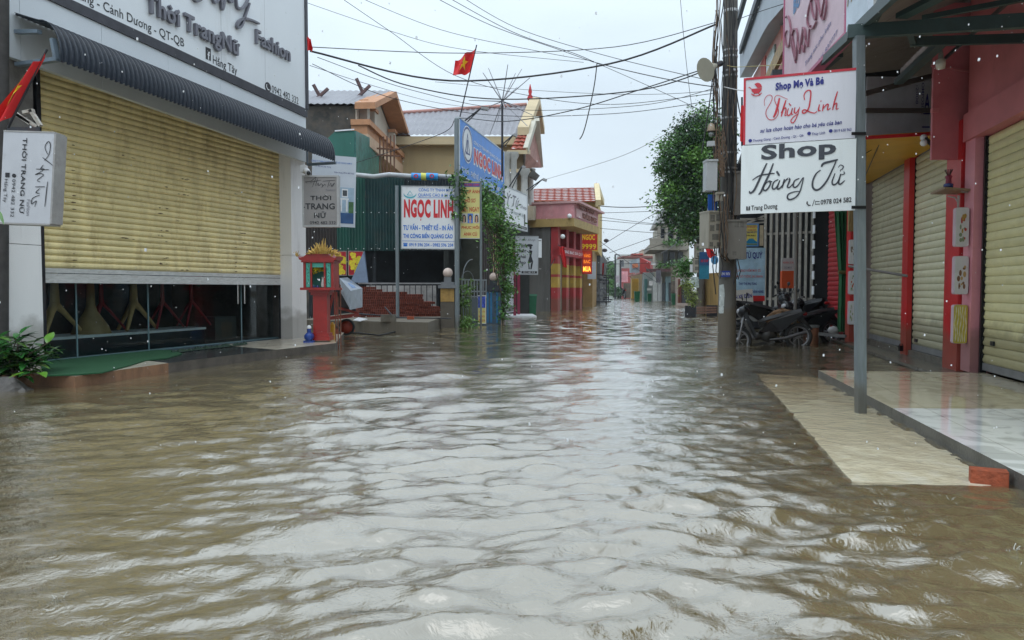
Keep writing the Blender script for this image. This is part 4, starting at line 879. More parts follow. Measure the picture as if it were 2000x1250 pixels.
# flower boards
petal = M('painted_yellow', (.75, .6, .03), .5, .2, 12)
def flowerboard(x0, x1, y0, y1, D, label):
    F = sframe(x0, x1, y0, y1, D, D+.1); k = sign('flower_board', label, F, M('board_red', (.5, .015, .03), .4, .1, 3), M('thin_frame', (.3, .28, .25), .5), th=.04, fw=.02, cat='picture board'); r_ = random.Random(int(x0))
    kb_ = MB(); kb_.bar(F.at(F.W*.1, F.H*.1, .004), F.at(F.W*.8, F.H*.5, .004), .02, .004); kb_.bar(F.at(F.W*.8, F.H*.95, .004), F.at(F.W*.4, F.H*.3, .004), .02, .004); part('painted_branch', kb_, M('painted_branch', (.09, .04, .02), .6), k)
    mb = MB()
    for cxx, cyy, rr_ in ((.32, .82, .13), (.25, .5, .14), (.68, .62, .17), (.85, .55, .1), (.5, .33, .12), (.62, .14, .14), (.3, .3, .09), (.45, .62, .1)):
        for a in range(5):
            an = a*2*math.pi/5+r_.uniform(0, 1); pc = (F.W*cxx+math.cos(an)*rr_*.45, F.H*cyy+math.sin(an)*rr_*.45)
            F.poly(mb, [(pc[0]+rr_*.45*math.cos(t*math.pi/4), pc[1]+rr_*.45*math.sin(t*math.pi/4)) for t in range(8)], .007+.0006*a, .0075+.0006*a)
    part('painted_flowers', mb, petal, k); return k
flowerboard(680, 710, 490, 538, 25.4, 'red board with painted yellow blossoms, right of the pair on the shed')
flowerboard(652, 677, 490, 538, 25.4, 'red board with painted yellow blossoms, middle board behind the shrine')
flowerboard(600, 650, 490, 538, 25.5, 'red flower board almost hidden behind the shrine roof')
mb = MB(); mb.box8([P(710, 492, 25.5), P(712, 490, 25.6), P(719, 552, 25.2), P(684, 552, 25.2)]+[p+Vector((0, .06, 0)) for p in (P(710, 492, 25.5), P(712, 490, 25.6), P(719, 552, 25.2), P(684, 552, 25.2))]); single('leaning_board', mb, M('blue_grey_board', (.13, .18, .26), .6), 'blue grey board leaning behind the flower pictures', 'board')

# banner with building picture
Fh = sframe(607, 693, 300, 440, 21, 21.4, tilt=R(-1.5)); kh = sign('building_banner', 'white construction company banner with a picture of a modern house', Fh, M('banner_white', (.58, .63, .70), .45, .05, 2, grime=.1, gcol=(.4, .4, .4)), None, th=.02)
Fh.text(kh, 'CÔNG TY TNHH TƯ VẤN THIẾT KẾ XÂY DỰNG NAM PS', -.02, .885, .90, .925, M('mid_blue', (.08, .2, .55), .5), .01); Fh.text(kh, 'Chỉ đầu tư xây dựng', .05, .82, .42, .845, navy_t, 0); Fh.text(kh, 'Điện thoại: 0914 482 332', .5, .75, .95, .775, navy_t, 0)
mb = MB(); Fh.box(mb, .06*Fh.W, .96*Fh.W, .05*Fh.H, .20*Fh.H, .002, .005); part('picture_road', mb, M('pic_road', (.03, .10, .26), .5, .3, 3), kh)
mb = MB(); Fh.box(mb, .62*Fh.W, .96*Fh.W, .20*Fh.H, .56*Fh.H, .002, .005); part('picture_sky', mb, M('pic_sky', (.35, .48, .6), .5, .2, 3), kh)
mb = MB(); Fh.box(mb, .68*Fh.W, .82*Fh.W, .42*Fh.H, .54*Fh.H, .006, .008); Fh.box(mb, .64*Fh.W, .84*Fh.W, .385*Fh.H, .41*Fh.H, .006, .008); Fh.box(mb, .66*Fh.W, .69*Fh.W, .22*Fh.H, .385*Fh.H, .006, .008); Fh.box(mb, .78*Fh.W, .82*Fh.W, .22*Fh.H, .385*Fh.H, .006, .008); part('picture_house', mb, white, kh)
mb = MB(); Fh.box(mb, .70*Fh.W, .8*Fh.W, .44*Fh.H, .52*Fh.H, .0085, .0095); Fh.box(mb, .63*Fh.W, .66*Fh.W, .2*Fh.H, .3*Fh.H, .006, .008); part('picture_windows', mb, M('pic_dark', (.06, .07, .08), .5), kh)
mb = MB(); Fh.box(mb, .84*Fh.W, .955*Fh.W, .2*Fh.H, .36*Fh.H, .006, .008); part('picture_trees', mb, M('pic_green', (.06, .16, .06), .5, .5, 9), kh)

# white sign NGOC LINH
Fn = sframe(783, 889, 363, 486, 23.8, 23.8, tilt=R(-.6)); kn = sign('company_sign', 'white roadside sign with large red lettering on two posts before the green shed', Fn, white, M('sign_frame_grey', (.4, .42, .44), .4), th=.06, fw=.025)
Fn.text(kn, 'CÔNG TY TNHH MTV', .32, .915, .95, .975, blue_t, .012); Fn.text(kn, 'QUẢNG CÁO & IN ẤN', .31, .825, .97, .905, blue_t, .012)
Fn.text(kn, 'NGỌC LINH', .05, .45, .96, .79, red_t, .05)
Fn.text(kn, 'TƯ VẤN - THIẾT KẾ - IN ẤN', .04, .30, .95, .41, blue_t, .03); Fn.text(kn, 'THI CÔNG BIỂN QUẢNG CÁO', .04, .16, .95, .27, blue_t, .035)
Fn.text(kn, '0919 596 204 - 0982 596 204', .15, .04, .96, .095, blue_t, .02)
mb = MB(); Fn.box(mb, .02*Fn.W, .98*Fn.W, .125*Fn.H, .13*Fn.H, .002, .006); Fn.box(mb, .3*Fn.W, .98*Fn.W, .815*Fn.H, .82*Fn.H, .002, .006); Fn.box(mb, .045*Fn.W, .115*Fn.W, .04*Fn.H, .075*Fn.H, .002, .006); Fn.box(mb, .04*Fn.W, .12*Fn.W, .08*Fn.H, .095*Fn.H, .002, .006); part('phone_icon', mb, blue_t, kn)
mb = MB(); c_ = (.16*Fn.W, .88*Fn.H)
V, F_ = rib([(.2*math.cos(t), .13*math.sin(t)) for t in [math.pi+i*math.pi/10 for i in range(11)]], [.01+.05*math.sin(i*math.pi/10) for i in range(11)]); Fn._put(mb, [(v[0]+c_[0], v[1]+c_[1]) for v in V], F_, lambda v: v, .004, 0)
V, F_ = rib([(-.09, -.05), (0, .08), (.09, -.05), (-.09, -.05)], .025); Fn._put(mb, [(v[0]+c_[0], v[1]+c_[1]) for v in V], F_, lambda v: v, .006, 0); part('emblem', mb, M('teal_ink', (.1, .42, .5), .4), kn)
mb = MB(); a = P(776, 500, 23.75); mb.tube([(a.x, a.y, 0), (a.x, a.y, Fn.o.z+Fn.H)], .055, 10); part('post', mb, steel, kn)
# tall post carrying signs
a = G(893, 641); tp = single('sign_post', MB().tube([(a.x, a.y, -.2), (a.x, a.y, P(893, 232, a.y).z)], .075, 12), steel, 'tall galvanised post carrying the blue and yellow shop signs', 'post')
# big blue sign along the street
Fbg = sframe(897, 985, 228, 343, 24.2, 30.3); kb2 = sign('blue_sign', 'long blue shop sign with red NGOC LINH lettering seen at a steep angle', Fbg, M('sign_blue', (.008, .2, .66), .35, .12, 3, grime=.08, gcol=(.4, .5, .6)), M('pale_frame', (.5, .56, .6), .4), th=.14, fw=.04)
Fbg.H_ = Fbg.H
Fbg.text(kb2, 'CÔNG TY TNHH MTV QUẢNG CÁO & IN ẤN', .27, .70, .97, .80, white, .01); Fbg.text(kb2, 'NGỌC LINH', .27, .30, .95, .66, white, .10, w=.004); Fbg.text(kb2, 'NGỌC LINH', .28, .32, .94, .64, red_t, .05, w=.010)
Fbg.text(kb2, 'TƯ VẤN - THIẾT KẾ - IN ẤN - THI CÔNG QUẢNG CÁO', .04, .07, .97, .22, white, .012)
mb = MB(); ce = (.15*Fbg.W, .62*Fbg.H); Fbg.poly(mb, [(ce[0]+.62*math.cos(t*math.pi/12), ce[1]+.62*math.sin(t*math.pi/12)) for t in range(24)], .002, .008); part('emblem_disc', mb, white, kb2)
mb = MB(); V, F_ = rib([(.55*math.cos(t*math.pi/12), .55*math.sin(t*math.pi/12)) for t in range(25)], .07); Fbg._put(mb, [(v[0]+ce[0], v[1]+ce[1]) for v in V], F_, lambda v: v, .012, 0)
V, F_ = rib([(-.25, -.3), (0, .35), (.25, -.3), (-.25, -.3)], .1); Fbg._put(mb, [(v[0]+ce[0], v[1]+ce[1]) for v in V], F_, lambda v: v, .012, 0); Fbg.box(mb, ce[0]-.04, ce[0]+.04, ce[1]-.25, ce[1]+.15, .011, .014); part('emblem', mb, M('emblem_blue', (.06, .08, .22), .4), kb2)
mb = MB(); Fbg.box(mb, 0, Fbg.W, -.35, -.01, -.3, -.1); part('under_frame', mb, darkmetal, kb2)
# yellow sign
Fy = sframe(898, 939, 354, 466, 24.0, 24.0, tilt=R(-.5)); ky = sign('photo_service_sign', 'narrow yellow sign with red lettering and three portrait photos', Fy, M('sign_yellow', (.66, .60, .22), .45, .06, 3), M('sign_frame_grey', (.4, .42, .44), .4), th=.06, fw=.018)
for s_, y0, y1, x0, x1 in (('CHỤP ẢNH', .78, .87, .08, .93), ('HỒ SƠ', .63, .73, .25, .75), ('LẤY NGAY', .47, .59, .10, .92), ('PHỤC HỒI', .16, .24, .08, .92), ('ẢNH CŨ', .05, .13, .18, .82)): Fy.text(ky, s_, x0, y0, x1, y1, M('rust_red_ink', (.5, .07, .02), .4), .028)
mb = MB(); Fy.box(mb, .03*Fy.W, .97*Fy.W, .905*Fy.H, .97*Fy.H, .002, .006); part('heading_band', mb, M('band_blue', (.08, .08, .35), .4), ky); Fy.text(ky, 'NGỌC LINH', .2, .915, .9, .955, red_t, .02, w=.01)
for i, x in enumerate((.07, .36, .66)):
    mb = MB(); Fy.box(mb, x*Fy.W, (x+.26)*Fy.W, .27*Fy.H, .44*Fy.H, .002, .006); part('portrait', mb, M('portrait_bg%d' % (i == 1), (.08, .2, .6) if i == 1 else (.6, .6, .55), .4), ky)
    mb = MB(); Fy.poly(mb, [((x+.13+.085*math.cos(t*.6))*Fy.W, (.37+.052*math.sin(t*.6))*Fy.H) for t in range(10)], .007, .009)
    if i != 1: Fy.box(mb, (x+.04)*Fy.W, (x+.22)*Fy.W, .285*Fy.H, .37*Fy.H, .007, .009)
    part('portrait_hair', mb, black_t, ky)
    mb = MB(); Fy.poly(mb, [((x+.13+.05*math.cos(t*.6))*Fy.W, (.36+.038*math.sin(t*.6))*Fy.H) for t in range(10)], .0095, .011); Fy.box(mb, (x+.09)*Fy.W, (x+.17)*Fy.W, .275*Fy.H, .33*Fy.H, .0095, .011); part('portrait_face', mb, M('portrait_skin', (.55, .33, .22), .5), ky)
a = P(939, 420, 24.0); part('post', MB().tube([(a.x, a.y, -.2), (a.x, a.y, Fy.o.z+Fy.H)], .035, 8), steel, ky)
# gate pillars with globe lamps
def gatepillar(xc, hw_px, ytop, ybase, mat, capm, label, stripes=None):
    b = G(xc, ybase); D = b.y; w = hw_px*2/FPX*D; zt = P(xc, ytop, D).z; k = thing('gate_pillar', (b.x, b.y, 0), label, 'gate pillar')
    mb = MB(); mb.box((b.x, b.y+w/2, zt/2-.1), (w, w, zt+.2)); part('shaft', mb, mat, k)
    mb = MB(); mb.box((b.x, b.y+w/2, zt+.05), (w+.14, w+.14, .1)); mb.box((b.x, b.y+w/2, zt+.15), (w-.02, w-.02, .1)); mb.box((b.x, b.y+w/2, zt+.28), (w*.5, w*.5, .16)); part('capital', mb, capm, k)
    if stripes:
        mb = MB(); 
        for s in (-.5, -.2, .3): mb.box((b.x+s*w*.8, b.y-.003, zt/2), (w*.14, .008, zt-.1))
        part('stripe', mb, stripes, k); parent_of[list(ORG)[-1]]['kind'] = 'stuff'
    kl = thing('globe_lamp', (b.x, b.y+w/2, zt+.36), label.replace('gate pillar', 'gate pillar', 1) and 'frosted globe lamp on top of the '+('yellow stained' if stripes is None else 'blue striped')+' gate pillar', 'lamp')
    part('globe', MB().ball((b.x, b.y+w/2, zt+.50), .16, 14), M('frosted_globe', (.6, .48, .42), .3, .1), kl); part('collar', MB().lathe((b.x, b.y+w/2, zt+.36), [(.07, 0), (.09, .03), (.06, .05)], 10), darkmetal, kl)
    return k, b, w, zt
k, b, w, zt = gatepillar(874, 13.5, 563, 641, M('old_plaster', (.10, .085, .065), .85, .3, 4, grime=.5), M('cap_grey', (.16, .17, .18), .8, .2), 'square gate pillar with a yellow upper panel beside the sign post')
mb = MB(); mb.box((b.x, b.y-.004, zt-.22), (w*.98, .012, .42)); part('yellow_panel', mb, M('ochre_tile', (.33, .2, .05), .6, .3, 6), k)
gatepillar(964, 14.5, 568, 633, M('pillar_blue', (.055, .09, .13), .6, .2, 5, grime=.3), M('cap_dark', (.03, .035, .045), .6), 'dark blue striped gate pillar covered by vines', M('stripe_blue', (.02, .16, .34), .5))
# gate between
k = thing('metal_gate', P(922, 636, 25.3), 'grey metal gate with curved top bars between the two gate pillars', 'gate'); Fg = Frame(G(900, 638), G(950, 635)); zt = P(920, 548, 25).z
mb = MB(); Fg.box(mb, .05, Fg.W, .0, .95, -.02, .02); part('lower_sheet', mb, M('gate_grey', (.09, .11, .12), .6, .2), k)
mb = MB(); 
for i in range(9): u = .05+i*(Fg.W-.08)/8; Fg.box(mb, u, u+.03, .95, zt, -.015, .015)
for v in (.97, 1.15, zt): Fg.box(mb, .05, Fg.W, v, v+.05, -.02, .02)
for s in (0, 1):
    pts = [Fg.at(.35+.3*math.cos(t*math.pi/8), zt+.3*math.sin(t*math.pi/8)+.02) for t in range(9)]; mb.tube([p+Fg.U*s*.0 for p in pts], .015, 6)
pts = [Fg.at(.1+.5*(1-math.cos(t*math.pi/16)), zt+.8*math.sin(t*math.pi/16)*.9) for t in range(9)]; mb.tube(pts, .018, 6)
part('bars', mb, M('gate_bar', (.18, .2, .21), .5), k)
# dark yard beyond gate
mb = MB(); a, b = P(898, 600, 29), P(962, 600, 29); mb.box8([(a.x, 29, 0), (b.x, 29, 0), (b.x, 29.2, 0), (a.x, 29.2, 0), (a.x, 29, 5), (b.x, 29, 5), (b.x, 29.2, 5), (a.x, 29.2, 5)]); single('yard_backdrop_wall', mb, M('mossy_wall', (.045, .05, .038), .9, .6, 1.2, grime=.4), 'mossy dark wall at the back of the gated yard', 'wall')
# small standing sign
Fs = sframe(933, 949, 577, 632, 25.4, 25.4); ks = sign('small_notice', 'small narrow yellow notice with blue picture standing at the gate', Fs, M('sign_yellow', (.66, .60, .22)), white, th=.03, fw=.012)
mb = MB(); Fs.box(mb, .06*Fs.W, .94*Fs.W, .56*Fs.H, .97*Fs.H, .002, .006); part('picture', mb, M('pic_blueink', (.04, .08, .45), .5, .8, 14), ks)
for i, t_ in enumerate(('LUYỆN THI', 'IN ÁO', '0919')): Fs.text(ks, t_, .14, .38-.16*i, .86, .47-.16*i, M('rust_red_ink', (.5, .07, .02)), .02)
# climbing vines on the post and gate, dark structure behind
rv = random.Random(12)
k = thing('climbing_vine', P(960, 560, 26), 'leafy green vine hanging from the blue sign down the second gate pillar', 'vine')
mb = MB(); cl = []
for (x, y, D, r_) in ((950, 372, 25.5, .5), (945, 400, 25.5, .55), (955, 395, 26, .55), (962, 410, 26.5, .5), (975, 425, 27, .6), (982, 450, 27, .5), (968, 440, 27, .45), (985, 470, 27, .5), (978, 490, 27, .55), (990, 485, 27.3, .5), (984, 508, 27, .5), (992, 500, 27.3, .4), (985, 530, 27, .35), (986, 552, 26.8, .3), (982, 575, 26.6, .32), (985, 595, 26.6, .3), (981, 615, 26.6, .26), (944, 420, 25.2, .35), (996, 520, 27.4, .35), (990, 565, 26.8, .3)): cl.append((P(x, y, D), r_))
leaves(mb, cl, 2000, .15, rv, .5); part('foliage', mb, leafm, k)
mb = MB(); leaves(mb, cl[:12]+cl[-3:], 2300, .14, rv, .5); part('young_foliage', mb, M('leaf_bright', (.11, .24, .04), .4, .35, 1.3, leaf=.5), k)
mb = MB(); 
for i in range(16):
    a = rv.choice(cl)[0]; b = rv.choice(cl)[0]; mb.tube([a, (a+b)/2+Vector((0, 0, -.2)), b], .02, 4)
mb.tube([P(980, 420, 27), P(984, 500, 27), P(982, 632, 26.6)], .04, 5); part('stem', mb, bark, k)
mb = MB(); leaves(mb, [(P(893, 345, 23.8), .3), (P(895, 362, 23.8), .3), (P(894, 385, 23.8), .28), (P(896, 402, 23.8), .2), (P(891, 420, 23.8), .14)], 520, .14, rv, .6); single('creeper', mb, leafm, 'small green creeper clinging to the tall sign post under the blue sign', 'creeper')
k = thing('bamboo_shrub', G(910, 638), 'thin bamboo stems with leaves at the foot of the sign post', 'shrub')
for i in range(9): x = 901+i*2.4; part('stem', MB().tube([G(x, 638), P(x+rv.uniform(-3, 5), rv.uniform(545, 570), 24.3)], [.02, .008], 5), M('bamboo_green', (.14, .19, .05), .5, .2), k)
mb = MB(); leaves(mb, [(P(912, 560, 24.2), .3), (P(908, 632, 24), .3), (P(915, 634, 24), .3), (P(906, 590, 24.2), .2)], 420, .17, rv, .4, 4); part('foliage', mb, leafl, k)
mb = MB()
k = thing('dark_gatehouse', P(962, 500, 28.5), 'dark timber and bar structure overgrown by the vine behind the blue pillar', 'gatehouse'); Fd = Frame(Vector(P(938, 500, 28).xy.to_3d()), Vector(P(990, 500, 31).xy.to_3d()))
Fd.box(mb, 0, Fd.W, 0, P(960, 385, 29).z, -1.5, -1.3); Fd.box(mb, 0, Fd.W, P(960, 385, 29).z-.1, P(960, 385, 29).z, -1.3, .2); part('wall', mb, M('near_black_wall', (.015, .018, .016), .8, .3), k)
mb = MB(); 
for i in range(12): Fd.box(mb, .1+i*.24, .14+i*.24, 0, P(960, 400, 29).z, .0, .04)
part('bars', mb, M('purple_brown_bar', (.05, .03, .035), .5), k); parent_of[list(ORG)[-1]]['kind'] = 'stuff'
# ------------------------------------------------------------ LEFT BACKGROUND HOUSES
def corr_roof(mb, a, b, c, d, pitch=.25, amp=.05, mi=0):
    """ridge a-b, eave d-c ; waves run down the slope"""
    a, b, c, d = map(Vector, (a, b, c, d)); n = max(4, int((b-a).length/pitch*2)); up = (b-a).cross(d-a).normalized(); up = up if up.z > 0 else -up; vs = []
    for i in range(n+1): t = i/n; o = up*(amp if i % 2 else 0); vs += [a.lerp(b, t)+o, d.lerp(c, t)+o]
    mb.add(vs, [(2*i, 2*i+1, 2*i+3, 2*i+2) for i in range(n)], mi)
def tile_roof(mb, a, b, c, d, rows=10, pitch=.35, mi=0):
    a, b, c, d = map(Vector, (a, b, c, d)); up = (b-a).cross(d-a).normalized(); up = up if up.z > 0 else -up; n = max(3, int((d-c).length/pitch))
    for r_ in range(rows):
        t0, t1 = r_/rows, (r_+1)/rows; vs = []
        for i in range(2*n+1):
            s = i/(2*n); h = up*(.05 if i % 2 else 0); vs += [a.lerp(d, t0).lerp(b.lerp(c, t0), s)+h, a.lerp(d, t1).lerp(b.lerp(c, t1), s)+h+up*.09]
        mb.add(vs, [(2*i, 2*i+1, 2*i+3, 2*i+2) for i in range(2*n)], mi)
        mb.quad(a.lerp(d, t1), b.lerp(c, t1), b.lerp(c, t1)+up*.09, a.lerp(d, t1)+up*.09, mi=mi)
greyroof = M('grey_roof_sheet', (.22, .215, .235), .45, .15, .8, grime=.3, gcol=(.1, .09, .09), metal=.2)
ochre = M('ochre_plaster', (.42, .32, .17), .8, .12, .5, grime=.25, gcol=(.22, .17, .1), streak=True)
ochre_l = M('ochre_trim', (.52, .42, .26), .75, .12, 1)
orange = M('orange_trim', (.45, .22, .11), .7, .15, 3); creamw = M('cream_wall', (.5, .45, .38), .8, .15, 1, grime=.25, gcol=(.2, .16, .13))
redtile = M('red_roof_tile', (.34, .075, .045), .6, .25, 3, grime=.25, gcol=(.12, .05, .04))
darkwall = M('blackened_wall', (.055, .052, .048), .9, .5, 1.2, grime=.6, gcol=(.13, .1, .07), bump=.4)
# house with cream gable
k = thing('gabled_house', P(700, 500, 36), 'narrow house with blackened side wall, cream and orange gable and two roof poles', 'house')
D1, D2 = 33, 40
z0 = 0
A = P(600, 206, 33); Bq = P(697, 206, 33)      # eave line front-left
zt = P(650, 207, 33).z; xl = P(596, 300, 33).x; xr = P(695, 300, 33).x
mb = MB(); mb.box8([(xl-3, 33, 0), (xr, 33, 0), (xr, 42, 0), (xl-3, 42, 0), (xl-3, 33, zt), (xr, 33, zt), (xr, 42, zt), (xl-3, 42, zt)]); part('wall', mb, darkwall, k)
# roof: ridge runs left-right (towards the street end), gable faces the street (right)
xe = P(697, 200, 33).x+.5; rz = P(733, 178, 37.5).z; ry = 37.5
mb = MB(); corr_roof(mb, (xl-3, ry, rz), (xe+.2, ry, rz), (xe, 32.8, zt+.02), (xl-3, 32.8, zt+.02), .3, .05); corr_roof(mb, (xl-3, ry, rz), (xe+.2, ry, rz), (xe, 42.4, zt), (xl-3, 42.4, zt), .3, .05); part('roof', mb, greyroof, k)
# street gable: plane slightly angled, between (697..775)
Fq = Frame(Vector((P(697, 240, 33).x, 33, 0)), Vector((P(774, 240, 42).x, 42, 0)))
def uq(x, y): return Fq.px(x, y)
mb = MB(); pk = uq(733, 182); l_ = uq(699, 212); r_ = uq(772, 250)
pts = [(.0, l_[1]-1.0), (Fq.W, l_[1]-1.0), (Fq.W, l_[1]-.1), (Fq.W/2, pk[1]-.2), (0, l_[1]-.1)]
Fq.poly(mb, pts, -.3, 0); part('gable', mb, creamw, k)
mb = MB(); h0 = l_[1]-.15
for a, b in (((-.35, h0), (Fq.W/2, pk[1])), ((Fq.W/2, pk[1]), (Fq.W+.35, h0))):
    (a0_, a1_), (b0_, b1_) = a, b; mb.box8([Fq.at(a0_, a1_, .9), Fq.at(b0_, b1_, .9), Fq.at(b0_, b1_, 0), Fq.at(a0_, a1_, 0), Fq.at(a0_, a1_+.28, .9), Fq.at(b0_, b1_+.28, .9), Fq.at(b0_, b1_+.28, 0), Fq.at(a0_, a1_+.28, 0)])
part('barge_board', mb, orange, k)
mb = MB(); hb_ = uq(699, 243)[1]; Fq.box(mb, -.3, Fq.W+.3, hb_-.12, hb_+.12, -.2, .65); Fq.box(mb, -.2, Fq.W+.2, hb_-.5, hb_-.12, -.2, .5); part('cornice', mb, [orange], k)
mb = MB(); Fq.box(mb, -.2, Fq.W+.25, hb_-1.0, hb_-.5, -.2, .55); part('balcony_band', mb, M('peach_band', (.55, .38, .26), .75, .1, 2), k)
mb = MB(); 
for u_ in (.5, 2.0, Fq.W-2.4, Fq.W-.6): Fq.box(mb, u_, u_+.5, hb_+.12, hb_+1.0, .02, .35); Fq.box(mb, u_-.08, u_+.58, hb_+1.0, hb_+1.15, .02, .42, 1)
part('baluster_post', mb, [creamw, orange], k)
mb = MB(); Fq.box(mb, 0, Fq.W, 0, hb_-1.0, -.6, -.2); Fq.box(mb, .2, Fq.W-.2, hb_-3.0, hb_-1.3, -.2, -.12); part('lower_wall', mb, ochre, k)
for i, (p0, p1) in enumerate((((697, 153), (733, 230)), ((723, 166), (682, 215)))): pass
mb = MB(); W_ = M('weathered_pole', (.12, .07, .07), .7)
for (a, b) in (((612, 165), (624, 187)), ((641, 173), (602, 208))): part('roof_pole', MB().bar(P(*a, 35.2), P(*b, 35.4), .12), W_, k)
for (a, b) in (((696, 153), (708, 180)), ((723, 167), (680, 208))): part('roof_pole', MB().bar(P(*a, 35.6), P(*b, 35.8), .12), W_, k)
# green hood / tarp over scaffold
k = thing('green_hoarding', P(700, 340, 30), 'green sheet hoarding with a cut corner below the gabled house', 'hoarding')
mb = MB(); mb.prism([P(x, y, 30) for x, y in ((640, 270), (654, 257), (692, 255), (692, 345), (640, 345))], (0, .08, 0)); part('front_sheet', mb, M('hoarding_green', (.02, .13, .10), .5, .15, 2, grime=.2, gcol=(.02, .05, .05), stretch=(1, 1, .3)), k)
mb = MB(); mb.prism([P(692, 255, 30)+Vector((.01, 0, 0)), P(742, 280, 36), P(742, 340, 36), P(692, 345, 30)+Vector((.01, 0, 0))], (.05, .05, 0)); part('side_sheet', mb, M('hoarding_green_worn', (.035, .16, .13), .4, .5, 3, grime=.3, gcol=(.2, .28, .3)), k)
mb = MB(); mb.box8([P(654, 257, 29.95), P(692, 254, 29.95), P(692, 254, 30.1), P(654, 257, 30.1), P(654, 254.5, 29.95), P(692, 251.5, 29.95), P(692, 251.5, 30.1), P(654, 254.5, 30.1)]); part('top_batten', mb, white, k)
k = thing('scaffold', P(755, 330, 33), 'thin brown scaffold bars between green hoarding and ochre wall', 'scaffold')
for i in range(5): x = 742+i*7; part('upright', MB().bar(P(x, 268-i, 34), P(x, 345, 34), .06), wood, k)
for y in (303, 290): part('ledger', MB().bar(P(736, y, 33.9), P(782, y+2, 33.9), .07), wood, k)
# long ochre house
k = thing('long_house', P(880, 400, 46), 'long ochre house with grey corrugated roof and a yellow trimmed gable end', 'house')
Dw = 41; HD = 4.4; xa, xb = P(745, 300, Dw).x, P(1000, 300, Dw).x
zE = P(900, 270, Dw).z; zT = P(900, 282, Dw).z
mb = MB(); mb.box8([(xa-1, Dw, 0), (xb, Dw, 0), (xb, Dw+8, 0), (xa-1, Dw+8, 0), (xa-1, Dw, zT), (xb, Dw, zT), (xb, Dw+8, zT), (xa-1, Dw+8, zT)]); part('wall', mb, ochre, k)
mb = MB(); mb.box8([(xa-1, Dw-.5, zT-.1), (xb+.6, Dw-.5, zT-.1), (xb+.6, Dw+.2, zT-.1), (xa-1, Dw+.2, zT-.1), (xa-1, Dw-.5, zE), (xb+.6, Dw-.5, zE), (xb+.6, Dw+.2, zE), (xa-1, Dw+.2, zE)]); part('eave_band', mb, ochre_l, k)
rid = P(900, 220, Dw+HD); rz = P(1030, 207, Dw+HD).z
mb = MB(); xr2 = P(1029, 230, Dw+HD).x; corr_roof(mb, (xa-1, Dw+HD, P(755, 226, Dw+HD).z), (xr2, Dw+HD, rz), (xb+.3, Dw-.55, zE+.03), (xa-1, Dw-.55, zE+.05), .32, .06); part('roof', mb, greyroof, k)
mb = MB(); mb.tube([(xa-1, Dw+HD, P(755, 226, Dw+HD).z+.08), (xr2, Dw+HD, rz+.08)], .12, 6); part('ridge', mb, M('pinkish_ridge', (.4, .2, .17), .7), k)
# gable end barge board, front slope
ax_, bx_ = Vector((xb+.3, Dw-.6, zE+.05)), Vector((xr2+.2, Dw+HD, rz+.1)); cx_ = Vector((P(1046, 262, Dw+8).x, Dw+8, P(1046, 262, Dw+8).z))
mb = MB()
for a, b in ((ax_, bx_), (bx_, cx_)): mb.box8([a, a+Vector((.6, 0, 0)), b+Vector((.6, 0, 0)), b, a+Vector((0, 0, .42)), a+Vector((.6, 0, .42)), b+Vector((.6, 0, .42)), b+Vector((0, 0, .42))])
part('barge_board', mb, ochre_l, k)
mb = MB(); mb.prism([Vector((xb+.2, Dw, zT)), Vector((xr2+.1, Dw+HD, rz)), Vector((P(1040, 262, Dw+8).x, Dw+8, cx_.z)), Vector((P(1020, 262, Dw+8).x, Dw+8, 3)), Vector((xb-.1, Dw, 3))], (.12, 0, 0)); part('gable_wall', mb, M('pinkish_plaster', (.4, .22, .19), .8, .3, 1, grime=.3), k)
part('finial', MB().lathe((xr2+.2, Dw+HD, rz+.3), [(.12, 0), (.2, .15), (.08, .4), (.12, .55), (.02, 1.0)], 8), redp, k)
# tiled porch roof in front of gable (street side)
k = thing('porch_tower', P(1020, 400, 44), 'street side porch with a small red tiled roof, cream columns and carved balcony', 'porch')
Dp_ = 39.5
t1, t2, t3, t4 = P(1024, 238, 41.5), P(1043, 240, 41.5), P(1027, 293, 39.5), P(997, 293, 39.5)
mb = MB(); tile_roof(mb, t1, t2, t3, t4, 8, .3); part('roof', mb, redtile, k)
mb = MB(); ra, rb_, rc = P(1043, 236, 41.5), P(1061, 327, 44), P(1048, 327, 44); mb.box8([ra, ra+Vector((.3, 0, 0)), rb_, rc, ra+Vector((0, .3, .3)), ra+Vector((.3, .3, .3)), rb_+Vector((0, .3, .3)), rc+Vector((0, .3, .3))]); mb.bar(t2, t3, .25, .3); part('barge_board', mb, M('pale_trim', (.5, .48, .4), .7, .1, 2), k)
mb = MB(); mb.prism([P(1041, 242, 41.7), P(1058, 327, 44), P(1025, 327, 41.3), P(1028, 295, 40.2)], (0, .15, 0)); part('gable', mb, M('pink_gable', (.36, .2, .17), .8, .3, 2), k)
mb = MB(); mb.box8([P(x, y, D) for y in (301, 293) for x, D in ((990, 39.2), (1029, 39.2), (1036, 40.9), (997, 40.9))]); mb.box8([P(x, y, D) for y in (337, 330) for x, D in ((985, 39.2), (1030, 39.2), (1045, 44.5), (1000, 44.5))]); part('cornice', mb, ochre_l, k)
for x, D in ((990, 39.3), (1003, 39.3), (1024, 39.3), (1036, 43.5)):
    mb = MB(); b_ = P(x, 410, D); t_ = P(x, 298 if x < 1010 else 330, D); mb.lathe((b_.x, b_.y, 0), [(.22, b_.z), (.28, b_.z+.2), (.2, b_.z+.35), (.17, t_.z-.4), (.28, t_.z-.2), (.3, t_.z)], 10); part('column', mb, M('pale_column', (.42, .42, .4), .6, .15, 3, grime=.2), k)
